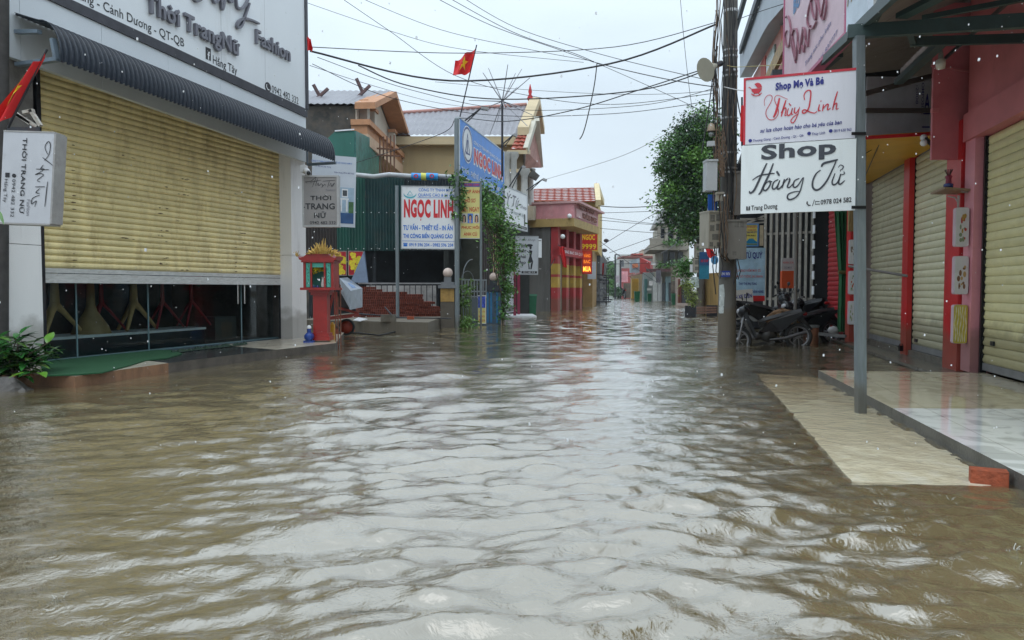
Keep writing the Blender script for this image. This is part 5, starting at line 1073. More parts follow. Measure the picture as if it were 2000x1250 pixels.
mb = MB(); mb.box8([P(x, y, D) for y in (430, 402) for x, D in ((985, 39), (1042, 39), (1050, 44.5), (995, 44.5))]); mb.box8([P(x, y, D) for y in (402, 300) for x, D in ((1004, 41), (1022, 41), (1028, 44.5), (1006, 44.5))]); part('floor_block', mb, M('porch_wall', (.3, .25, .18), .8, .2, 2, grime=.3), k)
mb = MB(); 
for i in range(8): p = P(1032+i*1.8, 345+i, 40.5+i*.5); q_ = P(1036+i*1.4, 330+i*1.5, 40.5+i*.5); mb.tube([p, (p+q_)/2+Vector((.2, 0, .1)), q_], .09, 6)
part('carved_bracket', mb, M('dark_carving', (.09, .09, .08), .8), k)

# Ý Tứ signs
Fy1 = sframe(985, 1030, 361, 441, 30, 33.2); kk = sign('boutique_sign', 'white boutique sign with flowing grey script high above the vine', Fy1, white, M('sign_frame_grey', (.4, .42, .44), .4), th=.12, fw=.05)
Fy1.text(kk, 'Ý Tứ', .10, .55, .62, .92, grey_t, .012, shear=.35); Fy1.text(kk, 'Shop', .66, .55, .95, .68, grey_t, .005, shear=.2); Fy1.text(kk, 'Thời trang phái đẹp', .22, .33, .84, .46, M('faint_grey', (.3, .34, .36), .5), 0, shear=.3)
mb = MB(); Fy1.box(mb, .03*Fy1.W, .97*Fy1.W, .04*Fy1.H, .12*Fy1.H, .002, .006); Fy1.box(mb, .84*Fy1.W, .9*Fy1.W, .14*Fy1.H, .45*Fy1.H, .002, .006); part('dark_band', mb, M('band_charcoal', (.07, .07, .07), .5), kk); Fy1.text(kk, 'Thôn Thượng Giang - Cảnh Dương', .1, .055, .9, .1, white, 0, w=.009)
Fy2 = sframe(1006, 1051, 461, 536, 32, 32, tilt=R(-.6)); k2 = sign('boutique_box_sign', 'square white light box with a black fashion silhouette under the boutique sign', Fy2, M('grey_white', (.5, .53, .56), .4, .06, 2), M('sign_frame_grey', (.4, .42, .44), .4), th=.2, fw=.03)
for s_, y in (('Thời', .70), ('trang', .55), ('phái', .40), ('đẹp', .25)): Fy2.text(k2, s_, .14+.0, y, .46+(.02 if s_ == 'trang' else 0), y+.11, black_t, .02)
Fy2.text(k2, 'Ý Tứ Shop', .16, .86, .86, .95, grey_t, .01, shear=.3)
mb = MB(); W_, H_ = Fy2.W, Fy2.H
Fy2.poly(mb, [((.62+.14*math.cos(t*.52))*W_, (.76+.035*math.sin(t*.52))*H_) for t in range(12)], .003, .007); Fy2.poly(mb, [((.66+.05*math.cos(t*.6))*W_, (.70+.045*math.sin(t*.6))*H_) for t in range(10)], .007, .009)
Fy2.poly(mb, [(a*W_, b*H_) for a, b in ((.60, .64), (.74, .62), (.70, .48), (.78, .34), (.72, .14), (.66, .14), (.68, .30), (.60, .30), (.64, .14), (.58, .14), (.56, .36), (.62, .48))], .003, .006); Fy2.box(mb, .04*W_, .16*W_, .16*H_, .175*H_, .003, .006); Fy2.box(mb, .28*W_, .95*W_, .03*H_, .09*H_, .003, .006); part('silhouette', mb, black_t, k2); Fy2.text(k2, '0915 482 918', .36, .04, .86, .08, white, .0, w=.01)
mb = MB(); mb.bar(P(1051, 470, 32), P(1056, 470, 33.5), .05); mb.bar(P(1051, 525, 32), P(1056, 525, 33.5), .05); part('bracket', mb, darkmetal, k2)
mb = MB(); Fz = sframe(1051, 1058, 466, 503, 33.5, 33.7); Fz.box(mb, 0, Fz.W, 0, Fz.H, -.03, 0); single('white_banner', mb, white, 'narrow white banner just behind the square light box', 'banner')
# tall white panel with red frames below
Fp_ = sframe(987, 1003, 505, 612, 30.5, 32.5); k3 = thing('tall_light_box', Fp_.at(.3, 0, 0), 'tall white light box standing on the ground beside the vine', 'sign'); mb = MB(); Fp_.box(mb, 0, Fp_.W, 0, Fp_.H, -.25, 0); part('panel', mb, M('dull_white', (.42, .45, .48), .4, .1, 2), k3)
mb = MB(); Fp_.box(mb, .1, Fp_.W-.1, .02*Fp_.H, .12*Fp_.H, .002, .006); part('dark_band', mb, black_t, k3)
k = thing('boutique_shopfront', P(1018, 610, 34), 'narrow dark boutique shopfront with dark red posts beside the grey wall', 'shopfront'); 
mb = MB(); mb.box8([P(x, y, D) for y in (613, 440) for x, D in ((985, 36), (1034, 36), (1034, 37), (985, 37))]); part('wall', mb, M('near_black_wall', (.015, .018, .016)), k)
for x, D in ((1005.5, 33.5), (1013, 35.2)): b_ = G(x, 565+1805/D); mb = MB(); mb.bar((b_.x, b_.y, 0), (b_.x, b_.y, 3.2), .13); part('post', mb, M('wine_red', (.22, .02, .05), .5), k)
mb = MB(); mb.box8([(P(985, 500, 33).x, 33, 0), (P(1048, 600, 33).x, 33, 0), (P(1040, 600, 36).x, 36, 0), (P(990, 600, 36).x, 36, 0)]+[Vector(v)+Vector((0, 0, .06)) for v in ((P(985, 500, 33).x, 33, 0), (P(1048, 600, 33).x, 33, 0), (P(1040, 600, 36).x, 36, 0), (P(990, 600, 36).x, 36, 0))]); part('threshold', mb, white, k)
# grey rendered wall house
gw = M('grey_render', (.13, .13, .125), .85, .3, 1.2, grime=.5, gcol=(.05, .045, .04), streak=True, bump=.2)
k = thing('grey_block_house', G(1060, 607), 'unpainted grey rendered house with a dark recessed awning', 'house'); b_ = G(1089, 606); Dg = b_.y; xr_ = b_.x; zt = P(1089, 420, Dg).z; xl_ = P(1030, 600, Dg).x
mb = MB(); mb.box8([(xl_, Dg, -.2), (xr_, Dg, -.2), (xr_+2, Dg+9, -.2), (xl_, Dg+9, -.2), (xl_, Dg, zt), (xr_, Dg, zt), (xr_+2, Dg+9, zt), (xl_, Dg+9, zt)]); part('wall', mb, gw, k)
mb = MB(); mb.box8([(xl_-.6, Dg-.4, zt), (xr_+.1, Dg-.4, zt), (xr_+2.1, Dg+9, zt), (xl_-.6, Dg+9, zt), (xl_-.6, Dg-.4, zt+.5), (xr_+.1, Dg-.4, zt+.5), (xr_+2.1, Dg+9, zt+.5), (xl_-.6, Dg+9, zt+.5)]); part('parapet', mb, M('parapet_grey', (.22, .22, .2), .8, .2, 2, grime=.4), k)
mb = MB(); z_a = P(1050, 435, Dg-1).z; corr_roof(mb, (xl_-1, Dg-.02, z_a+.2), (P(1068, 440, Dg).x, Dg-.02, z_a-.1), (P(1066, 445, Dg-1.5).x, Dg-1.6, z_a-.45), (xl_-1, Dg-1.6, z_a-.1), .15, .03); part('lean_awning', mb, darkmetal, k)
part('drain_pipe', MB().tube([(P(1078, 460, Dg-.1).x, Dg-.1, P(1078, 462, Dg).z), (P(1081, 520, Dg).x, Dg-.1, P(1081, 470, Dg).z), (P(1081, 520, Dg).x, Dg-.1, .3)], .05, 6), concrete, k)
# green bins
def bin_(px, py, D, h, label, group=None):
    b_ = P(px, py, D); z = 0; k = thing('wheelie_bin', (b_.x, b_.y, 0), label, 'bin', group); g_ = M('bin_green', (.012, .13, .06), .45, .15); w = h*.52
    def tp(w0, w1, z0, z1): return [(b_.x-w0/2, b_.y-w0/2, z0), (b_.x+w0/2, b_.y-w0/2, z0), (b_.x+w0/2, b_.y+w0/2, z0), (b_.x-w0/2, b_.y+w0/2, z0), (b_.x-w1/2, b_.y-w1/2, z1), (b_.x+w1/2, b_.y-w1/2, z1), (b_.x+w1/2, b_.y+w1/2, z1), (b_.x-w1/2, b_.y+w1/2, z1)]
    part('body', MB().box8(tp(w*.8, w, -.1, h*.9)), g_, k); part('lid', MB().box8(tp(w*1.1, w*1.0, h*.9, h)), g_, k); return k
bin_(1038, 610, 37.5, 1.0, 'green waste bin standing at the grey rendered house')
# goldsmith shop: pink and yellow fascia
k = thing('gold_shop', G(1105, 606), 'red and yellow gold shop with pink stepped fascia and roller shutters', 'shop')
g0 = G(1089, 608); g1 = G(1137, 603); Fgs = Frame(g0, g1); Wg = Fgs.W
pink = M('faded_pink', (.50, .22, .24), .7, .2, 1.5, grime=.25, gcol=(.5, .4, .38)); yel = M('shop_yellow', (.42, .28, .05), .7, .2, 2, grime=.3, gcol=(.2, .14, .06)); sred = M('shop_red', (.36, .03, .035), .65, .2, 2, grime=.3, gcol=(.16, .05, .04), tide=.7)
def U2(x): return Fgs.px(x, 560)[0]
def Z2(x, y): return Fgs.px(x, y)[1]
zf0, zf1 = Z2(1089, 443), Z2(1089, 398)
mb = MB(); Fgs.box(mb, 0, Wg, -.2, zf0, -6, -.45); part('wall', mb, gw, k)
mb = MB(); a = P(1081, 420, g0.y-.3); 
Fgs.box(mb, -.1, Wg+.3, zf0+.45, zf1, -5, .95); part('fascia', mb, pink, k)
mb = MB(); Fgs.box(mb, -.2, Wg+.35, zf0, zf0+.45, -5, 1.0); part('fascia_band', mb, M('dull_yellow', (.38, .27, .1), .7, .15, 2, grime=.3), k)
mb = MB(); Fgs.box(mb, -.2, Wg+.6, zf1, zf1+.12, -1.5, 1.3); Fgs.box(mb, .3, Wg-.2, zf0+.55, zf1-.25, .955, 1.0); part('fascia_canopy', mb, M('pale_pink_edge', (.5, .3, .3), .7), k)
mb = MB(); gA = Frame(Fgs.at(0, 0, 1.0), Fgs.at(Wg, 0, 1.0)); gA.W = Wg; gA.H = 1
for s_, y0, y1, x0, x1 in (('TIỆM VÀNG', zf0+1.05, zf0+1.4, .12, .78), ('HOÀNG LONG', zf0+.6, zf0+1.0, .3, .92)): gA.text(k, s_, x0, y0, x1, y1, M('bronze_letters', (.22, .07, .04), .5), .03, w=.01, th=.05)
cols_x = ((1089, 1097), (1106, 1110), (1118, 1122), (1132, 1137))
us0 = [0, Wg*.33, Wg*.62, Wg*.90]; 
for i, u_ in enumerate(us0):
    w_c = .55; kcol = None
    mb = MB(); Fgs.box(mb, u_, u_+w_c, -.2, zf0, -.4, .0); part('column', mb, sred, k)
    for za_, zb_ in ((1.35, 1.95), (2.1, 2.7)): mb = MB(); Fgs.box(mb, u_-.004, u_+w_c+.004, za_, zb_, -.398, .004); part('column_band', mb, yel, k)
mb = MB(); zhe = Z2(1100, 500); Fgs.box(mb, 0, Wg, zhe, zhe+.5, -.3, .15); part('name_band', mb, sred, k)
gB = Frame(Fgs.at(0, 0, .15), Fgs.at(Wg, 0, .15)); gB.W = Wg; gB.H = 1; gB.text(k, 'VÀNG BẠC ĐÁ QUÝ', .08, zhe+.12, .92, zhe+.38, white, .01)
shm = M('grey_shutter', (.28, .25, .2), .5, .15, 4, grime=.3)
for a, b in ((us0[0]+.55, us0[1]), (us0[1]+.55, us0[2]), (us0[2]+.55, us0[3])): part('shutter', shutter_mesh(Fgs, a, b, .0, zhe, .14, -.3, .03), shm, k)
for x, y, lb in ((1099, 462, ''), (1112, 422, '')): c = P(x, y, g0.y-.6); part('spot_lamp', MB().ball(c, .14, 8), white, k)
mb = MB(); mb.bar(P(1066, 535, 40), P(1092, 492, 43), .03); part('stay_cable', mb, black_t, k)
flag('red_flag', [(1092, 482), (1102, 480)], [(1100, 520), (1107, 522)], 41, 'small red flag hanging limp on the gold shop front', 0, [(1090, 478), (1104, 488)], amp=.1)
# LED board, vertical sign
def box_sign(name, x0, x1, y0, y1, D, mat, label, texts, fm=None, th=.25, D2=None):
    F = sframe(x0, x1, y0, y1, D, D2 or D); kq = sign(name, label, F, mat, fm, th=th, fw=.05)
    for t in texts: F.text(kq, t[0], *t[1:5], t[5], t[6] if len(t) > 6 else .03)
    return kq, F
yt_ = M('sign_yellow_ink', (.8, .55, .02), .4); led = M('led_orange', (.8, .2, .02), .5, emis=(1, .25, .02, .55)); led2 = M('led_bright', (.9, .4, .05), .5, emis=(1, .42, .05, 1.6))
kq, Fq2 = box_sign('led_board', 1137, 1156, 489, 535, 47, M('led_red', (.35, .03, .01), .5, .2, 6, emis=(.5, .03, .005, .25)), 'small red and orange LED board below the tall red sign', [('VÀNG', .15, .70, .85, .88, led), ('BẠC', .15, .42, .85, .60, led), ('MUA', .1, .1, .9, .32, led2)], redp)
kq, Fq3 = box_sign('vertical_sign', 1134, 1168, 414, 490, 50, redp, 'tall red vertical sign with yellow lettering ending in 9999', [('KIM', .2, .82, .9, .97, yt_), ('KHÁNH', .08, .47, .92, .66, yt_), ('NGỌC', .1, .25, .82, .42, yt_), ('9999', .05, .04, .9, .18, yt_)], M('frame_yellow', (.55, .4, .06), .5))
# yellow tiled house behind
k = thing('yellow_house', P(1110, 480, 60), 'yellow house with a red tiled roof above the gold shop', 'house'); Dy = 56
def bx8(x0, x1, yb, yt, D, dep, zb=None):
    a, b = P(x0, yb, D), P(x1, yb, D); z0_ = a.z if zb is None else zb; z1__ = P(x0, yt, D).z; return [(a.x, D, z0_), (b.x, D, z0_), (b.x+dep*.15, D+dep, z0_), (a.x, D+dep, z0_), (a.x, D, z1__), (b.x, D, z1__), (b.x+dep*.15, D+dep, z1__), (a.x, D+dep, z1__)]
hy = M('house_yellow', (.48, .35, .13), .8, .12, 1, grime=.2)
part('wall', MB().box8(bx8(1043, 1168, 492, 392, Dy, 10)), hy, k)
mb = MB(); a, b, c_, d_ = P(1043, 369, Dy+5), P(1164, 366, Dy+5), P(1168, 394, Dy-.5), P(1040, 396, Dy-.5); tile_roof(mb, a, b, c_, d_, 9, .5); part('roof', mb, redtile, k)
mb = MB(); mb.bar(P(1165, 364, Dy+5), P(1168.5, 397, Dy-.6), .4, .5); mb.bar(P(1165, 364, Dy+5), P(1176, 396, Dy+11), .4, .5); part('barge_board', mb, M('pale_yellow', (.6, .5, .3), .7), k)
part('upper_window', MB().box8(bx8(1120, 1136, 420, 400, Dy-.05, .05)), M('window_dark', (.03, .035, .04), .2), k); part('finial', MB().tube([P(1165, 366, Dy+5), P(1165, 357, Dy+5)], [.1, .02], 6), redp, k)
mb = MB(); mb.box8(bx8(1040, 1100, 420, 394, 52, 3)); part('dark_gable', mb, M('near_black_wall', (.015, .018, .016)), k)
# house past the gold shop
k = thing('narrow_dark_house', G(1160, 600), 'narrow dark terrace with ochre wall end past the gold shop', 'house')
part('wall', MB().box8(bx8(1138, 1157, 599, 470, 52, 8, 0)), M('ochre_dark', (.25, .15, .05), .7, .2, 2), k); part('rear_wall', MB().box8(bx8(1150, 1172, 595, 488, 62, 22, 0)), M('dim_grey_wall', (.1, .1, .1), .8, .3, 1, grime=.4), k)
part('upper_box', MB().box8(bx8(1165, 1174, 520, 480, 66, 6)), M('pale_grey', (.4, .42, .44), .7), k)
k, F9 = box_sign('blank_sign', 1148, 1164, 511, 545, 50, M('pale_sign', (.45, .48, .52), .5, .08, 2), 'blank pale grey sign under the LED board', [])
r9 = random.Random(21)
for i, (x, D, lb) in enumerate(((1160, 60, 'dark clothes stall with hanging goods at the left kerb'), (1168, 72, 'farther dark stall with stacked pale goods at the left kerb'))):
    k = thing('goods_stall', G(x, 565+1805/D), lb, 'stall'); b_ = G(x, 565+1805/D)
    part('frame', MB().bar((b_.x, b_.y, 0), (b_.x, b_.y, 2.6), .08).bar((b_.x+1, b_.y, 0), (b_.x+1, b_.y, 2.4), .08).bar((b_.x-.2, b_.y, 2.5), (b_.x+1.4, b_.y-.3, 2.3), .1), darkmetal, k)
    mb = MB(); 
    for j in range(16): mb.box((b_.x+r9.uniform(0, 1), b_.y+r9.uniform(0, .6), r9.uniform(.3, 2.2)), (r9.uniform(.2, .5), .2, r9.uniform(.08, .2)), r9.uniform(0, 1))
    part('goods', mb, M('goods_grey%d' % i, (.1+.1*i, .1+.1*i, .11+.1*i), .8, .5, 3), k); parent_of[list(ORG)[-1]]['kind'] = 'stuff'
    part('table', MB().box((b_.x+.5, b_.y-.3, .25), (1.6, .8, .1)), darkmetal, k)
k = flag('red_flag', [(1168, 515), (1180, 512)], [(1166, 535), (1178, 538)], 68, 'bunch of small red flags hanging over the left kerb', 0, [(1164, 512), (1182, 514)], amp=.2)
# flags in the sky, pole, dish-like spiky antenna, lamp
flag('national_flag', [(889, 118), (930, 91)], [(884, 146), (918, 142)], 24.6, 'large red national flag with a yellow star flying above the blue sign', 1.15, [(898, 230), (931, 88)], amp=.10)
flag('red_flag', [(599, 72), (606, 72)], [(599, 98), (613, 97)], 15.0, 'tiny red flag tip poking out behind the signboard edge', 0, None)
k = thing('radial_antenna', P(981, 290, 27), 'spiky radial aerial of thin rods on a thin mast', 'antenna'); ce = P(981, 198, 27); ra_ = random.Random(3)
part('mast', MB().tube([P(981, 345, 27), P(981, 196, 27)], .04, 6), darkmetal, k); ends = [(992, 126), (954, 133), (943, 142), (1007, 143), (1019, 135), (1035, 152), (916, 196), (957, 262), (998, 246), (1030, 246), (1010, 170), (1020, 210), (950, 210), (970, 240), (1040, 225)]
for (x, y) in ends: part('rod', MB().tube([ce, P(x, y, 27+ra_.uniform(-1.5, 1.5))], [.022, .012], 5), M('rod_grey', (.3, .3, .32), .4, metal=.4), k)
for (pts, D, lb) in ((((905, 238), (940, 211), (954, 214)), 25, 'floodlight on a thin arm above the blue sign'), (((978, 285), (1003, 263), (1010, 266)), 30, 'floodlight on a thin arm at the far end of the blue sign'), (((990, 372), (1020, 325), (1026, 328)), 31, 'left floodlight on a thin arm above the boutique sign'), (((1028, 372), (1060, 350), (1068, 353)), 33, 'right floodlight on a thin arm above the boutique sign')):
    k = thing('floodlight', P(*pts[0], D), lb, 'floodlight'); part('arm', MB().tube([P(*pts[0], D), P(*pts[1], D)], .03, 6).tube([P(pts[0][0]+8, pts[0][1], D), P(*pts[1], D)], .02, 6), darkmetal, k); part('lamp_head', MB().bar(P(*pts[1], D), P(*pts[2], D), .16, .1), M('lamp_grey', (.3, .3, .3), .4), k)
# ------------------------------------------------------------ RIGHT: shop row
def ur(x, y=565): return FR.px(x, y)[0]
def zr(x, y): return FR.px(x, y)[1]
k = thing('shop_row', FR.at(20, 0, 0)*1, 'row of roller shuttered shops with red columns and a pink fascia on the right', 'shop building')
sh1 = M('pale_green_shutter', (.66, .61, .33), .42, .08, 4, grime=.15, gcol=(.25, .22, .13), spec=.45, tide=.72, leaf=.05); sh2 = M('khaki_shutter', (.58, .56, .38), .42, .08, 4, grime=.18, gcol=(.2, .18, .12), tide=.72, leaf=.05); sh3 = M('brown_grey_shutter', (.42, .39, .26), .5, .1, 4, grime=.3, gcol=(.12, .1, .07), tide=.72, leaf=.05)
wallm = M('row_wall', (.2, .16, .14), .85, .2, 1, grime=.3)
# shutters: nearest, middle, far
def rshut(x0, x1, zt, zb, m):
    a, b = ur(x0), ur(x1); kk = part('shutter', shutter_mesh(FR, a, b, zb+.1, zt, .118, -.02, .02), m, k)
    mb = MB(); FR.box(mb, a, b, zb, zb+.1, -.06, .0); part('bottom_rail', mb, M('grey_rail', (.2, .2, .2), .5, .2, metal=.3), k)
ft = .13
FR_ = FR
uN = ur(1922); uE = FR.W+0.0
FR.W = 30
aN = uN; 
mb = None
part('shutter', shutter_mesh(FR, uN, FR.at(0,0,0).y and 27.5, ft+.1, 3.35, .118, -.02, .02), sh1, k)
mb = MB(); FR.box(mb, uN, 27.5, ft, ft+.1, -.06, .0); part('bottom_rail', mb, M('grey_rail', (.2, .2, .2), .5, .2, metal=.3), k)
rshut(1783, 1866, 3.62, .16, sh2); rshut(1689, 1772, 3.62, .16, sh3)
# dark notched guides
mb = MB(); u = uN; FR.box(mb, u-.05, u-.003, .05, 3.35, -.05, .03)
for i in range(26): FR.box(mb, u-.003, u+.03, .3+i*.118, .35+i*.118, -.0, .012)
for x in (1783, 1772): u = ur(x); FR.box(mb, u-.03, u+.003, .1, 3.6, -.05, .015)
part('guide_channel', mb, blackp, k); parent_of[list(ORG)[-1]]['kind'] = 'stuff'
# columns
mb = MB(); FR.box(mb, ur(1772), ur(1783), .0, 3.7, -.2, .10); part('red_column', mb, redp, k)
mb = MB(); FR.box(mb, ur(1866), ur(1895), -.1, 3.7, -.2, .16); part('red_column', mb, redp, k)
mb = MB(); FR.box(mb, ur(1897), ur(1916), .08, 3.6, -.2, .12); part('pink_column', mb, M('pink_paint', (.66, .26, .30), .5, .1, 2, grime=.1, gcol=(.3, .12, .12), tide=0.6), k)
pinkm = M('pink_fascia', (.55, .17, .18), .55, .15, 1.2, grime=.15, gcol=(.2, .06, .07))
mb = MB(); FR.box(mb, ur(1897), 27.5, 3.36, 5.6, -.25, .1); FR.box(mb, ur(1897), 27.5, 3.36, 3.75, .1, .16); part('fascia', mb, pinkm, k)
mb = MB(); FR.box(mb, ur(1689), ur(1866), 3.63, 5.6, -.3, -.05); FR.box(mb, ur(1600), ur(1689), 3.3, 5.6, -.3, -.05); part('upper_wall', mb, wallm, k)
mb = MB(); FR.box(mb, ur(1689), ur(1895), -.1, .155, -.3, .06); part('sill', mb, wetconc, k)
mb = MB(); FR.box(mb, 2, 27.5, -.1, 5.6, -6, -5.8); FR.box(mb, 27.4, 27.5, -.1, 5.6, -5.8, -.3); FR.box(mb, 2, 27.5, 5.6, 5.75, -6, -.0); FR.box(mb, ur(1689)-.1, ur(1689)-.0, -.1, 5.6, -5.8, -.3); part('wall', mb, wallm, k)
# latch plates
mb = MB(); p = FR.px(1940, 671); FR.box(mb, p[0]-.05, p[0]+.05, p[1]-.03, p[1]+.03, .0, .025); part('latch', mb, darkmetal, k)
p = FR.px(1790, 665); mb = MB(); FR.box(mb, p[0]-.06, p[0]+.06, p[1]-.03, p[1]+.03, .0, .025); part('latch', mb, darkmetal, k)
# pink partition facing the camera, yellow soffit beyond
Dn = 10.9
k = thing('pink_partition', P(1868, 312, Dn), 'hanging pink partition panel at right angles to the shop row', 'partition'); a = P(1819, 312, Dn)
mb = MB(); xb_ = P(1904, 312, Dn).x; mb.box8([(a.x, Dn, a.z), (xb_, Dn, a.z), (xb_, Dn+.04, a.z), (a.x, Dn+.04, a.z), (a.x, Dn, 5.4), (xb_, Dn, 5.4), (xb_, Dn+.04, 5.4), (a.x, Dn+.04, 5.4)]); part('panel', mb, M('pink_panel', (.55, .17, .19), .22, .15, 1.5, grime=.12, gcol=(.24, .08, .09)), k)
mb = MB(); mb.bar(P(1819, 128, Dn-.03), P(1960, 150, Dn-.03), .03); mb.bar(P(1819, 216, Dn-.02), P(1832, 216, Dn-.02), .06); part('batten', mb, pinkm, k)
# yellow soffit sloping (advert underside)
k = thing('yellow_fascia_box', P(1750, 300, 13.5), 'yellow fascia box with red trim above the far shutters', 'fascia')
mb = MB(); ysm = M('amber_sheet', (.62, .34, .015), .45, .12, 1.5, spec=.5)
v = [P(1692, 270, 11.6), P(1819, 262, 11.6), FR.at(ur(1830), 3.62, .02), FR.at(ur(1689), 3.62, .02)]
mb.add(v+[p+Vector((0, 0, .04)) for p in v], [(0, 1, 2, 3), (7, 6, 5, 4), (0, 4, 5, 1), (1, 5, 6, 2), (2, 6, 7, 3), (3, 7, 4, 0)]); part('soffit', mb, ysm, k)
mb = MB(); mb.bar(P(1689, 269.5, 11.58), P(1819, 261.5, 11.58), .03, .05); part('red_trim', mb, redp, k)
mb = MB(); mb.bar(P(1689, 345, 15), P(1720, 275, 11.9), .012); mb.bar(P(1738, 272, 12.6), P(1690, 300, 12.6), .012); part('wire', mb, black_t, k)
# silver panel with printed letters
Fsil = sframe(1692, 1816, 165, 266, 12.1, 12.1); kq = thing('composite_board', Fsil.at(.5, 0, 0), 'back of a silver composite board with blue sideways print under the canopy', 'board')
mb = MB(); Fsil.box(mb, 0, Fsil.W, 0, Fsil.H*1.15, -.02, 0); part('panel', mb, M('silver_board', (.5, .53, .6), .4, .25, 1.5, metal=.2), kq)
Fsil.text(kq, 'COMPOSITE', .86, .42, .90, 1.12, navy_t, .01, rot=True); Fsil.text(kq, ':2008', .77, .62, .81, .98, navy_t, .0, rot=True); Fsil.text(kq, 'A', .905, .50, .995, .82, navy_t, .02, rot=False)
mb = MB(); Fsil.box(mb, .90*Fsil.W, Fsil.W, .42*Fsil.H, .52*Fsil.H, .002, .006); Fsil.box(mb, .88*Fsil.W, Fsil.W, .16*Fsil.H, .19*Fsil.H, .002, .006); part('printed_bar', mb, navy_t, kq)
# white twin lamp
k = thing('twin_spotlight', P(1806, 275, 11.5), 'pair of white spotlights under the silver board', 'spotlight'); c = P(1804, 269, 11.5); 
part('lamp', MB().ball(c, .055), white, k); part('lamp', MB().ball(P(1804, 279, 11.4), .055), white, k); part('bracket', MB().bar(P(1806, 268, 11.5), P(1818, 282, 11.3), .04), darkmetal, k)
# bulb
k = thing('light_bulb', P(1837, 110, 9.5), 'unlit white energy saving bulb hanging under the canopy', 'bulb'); c = P(1837, 125, 9.5); part('bulb', MB().lathe(c, [(0, -.07), (.05, -.06), (.058, 0), (.055, .05), (.03, .06)], 12), M('milky_bulb', (.55, .52, .45), .3), k); part('socket', MB().lathe(c, [(.032, .06), (.03, .12), (.02, .16), (.01, .2)], 10), M('socket_grey', (.25, .24, .22), .5), k)
# pictures on columns
def cushion(x0, x1, yt, yb, D, label, mat, deco, col):
    F = sframe(x0, x1, yt, yb, D+.04, D-.04); F.U = (FR.U*.15+Vector((1, 0, 0))).normalized(); F.N = F.U.cross(F.V); F.W = (x1-x0)/FPX*D*1.02
    kk = thing('picture_cushion', F.at(F.W/2, 0, 0), label, 'picture panel', 'padded picture panels hung down the red columns')
    mb = MB(); W_, H_ = F.W, F.H; r_ = .03
    pts = [(r_, 0), (W_-r_, 0), (W_-.008, .008), (W_, r_), (W_, H_-r_), (W_-.008, H_-.008), (W_-r_, H_), (r_, H_), (.008, H_-.008), (0, H_-r_), (0, r_), (.008, .008)]
    F.poly(mb, pts, -.09, -.004); kb_ = part('padding', mb, M('padding_pink', (.5, .38, .42), .7, .1), kk)
    mb = MB(); F.poly(mb, [(W_*.5+(a-W_*.5)*.97, H_*.5+(b-H_*.5)*.98) for a, b in pts], -.004, .004); part('cover', mb, mat, kk)
    rc = random.Random(deco); 
    if deco < 20:
        for ci, cl in enumerate(col):
            mb = MB()
            for i in range(7 if ci == 0 else 4):
                cx_, cy_ = W_*rc.uniform(.25, .75), H_*rc.uniform(.15, .8); ra_, rb_ = W_*rc.uniform(.04, .12), H_*rc.uniform(.02, .09)
                F.poly(mb, [(cx_+ra_*math.cos(t*.6), cy_+rb_*math.sin(t*.6)) for t in range(10)], .004+ci*.001, .0055+ci*.001+i*.0002)
            part('painted_motif', mb, M('motif%.2f%.2f' % (cl[0], cl[1]), cl, .6), kk)
    else:
        mb = MB()
        for i in range(5):
            xx = W_*(.12+i*.18); V, F_ = rib(smooth_line([(xx+W_*.05*math.sin(j*1.1+i), H_*(.05+.9*j/8)) for j in range(9)], 3), [W_*.02+W_*.05*abs(math.sin(j*.5+i)) for j in range(25)]); F._put(mb, V, F_, lambda v: v, .0055, 0)
        part('painted_motif', mb, M('motif_white', (.65, .65, .5), .6), kk)
    return kk
wc = M('cushion_white', (.58, .58, .6), .6, .06); yc = M('cushion_yellow', (.50, .42, .06), .6, .2, 8)
cushion(1866, 1890, 405, 482, 10.45, 'padded panel with small flower sprigs, topmost on the nearer red column', wc, 3, [(.2, .25, .15), (.45, .05, .05), (.4, .25, .05)])
cushion(1864, 1889, 500, 575, 10.45, 'padded white panel with two small brown figures on the nearer red column', wc, 4, [(.2, .1, .05), (.45, .3, .12)])
cushion(1862, 1887, 595, 671, 10.45, 'padded yellow and white panel, lowest on the nearer red column', yc, 30, [])
cushion(1659, 1671, 468, 516, 16.6, 'padded white panel, upper of three on the farther red column', wc, 6, [(.2, .15, .1)])
cushion(1658, 1671, 529, 575, 16.6, 'padded white panel with a red flower, middle of three on the farther red column', wc, 7, [(.15, .25, .1), (.4, .1, .05)])
cushion(1657, 1670, 588, 634, 16.6, 'padded pale panel, lowest of three on the farther red column', wc, 8, [(.25, .3, .15)])
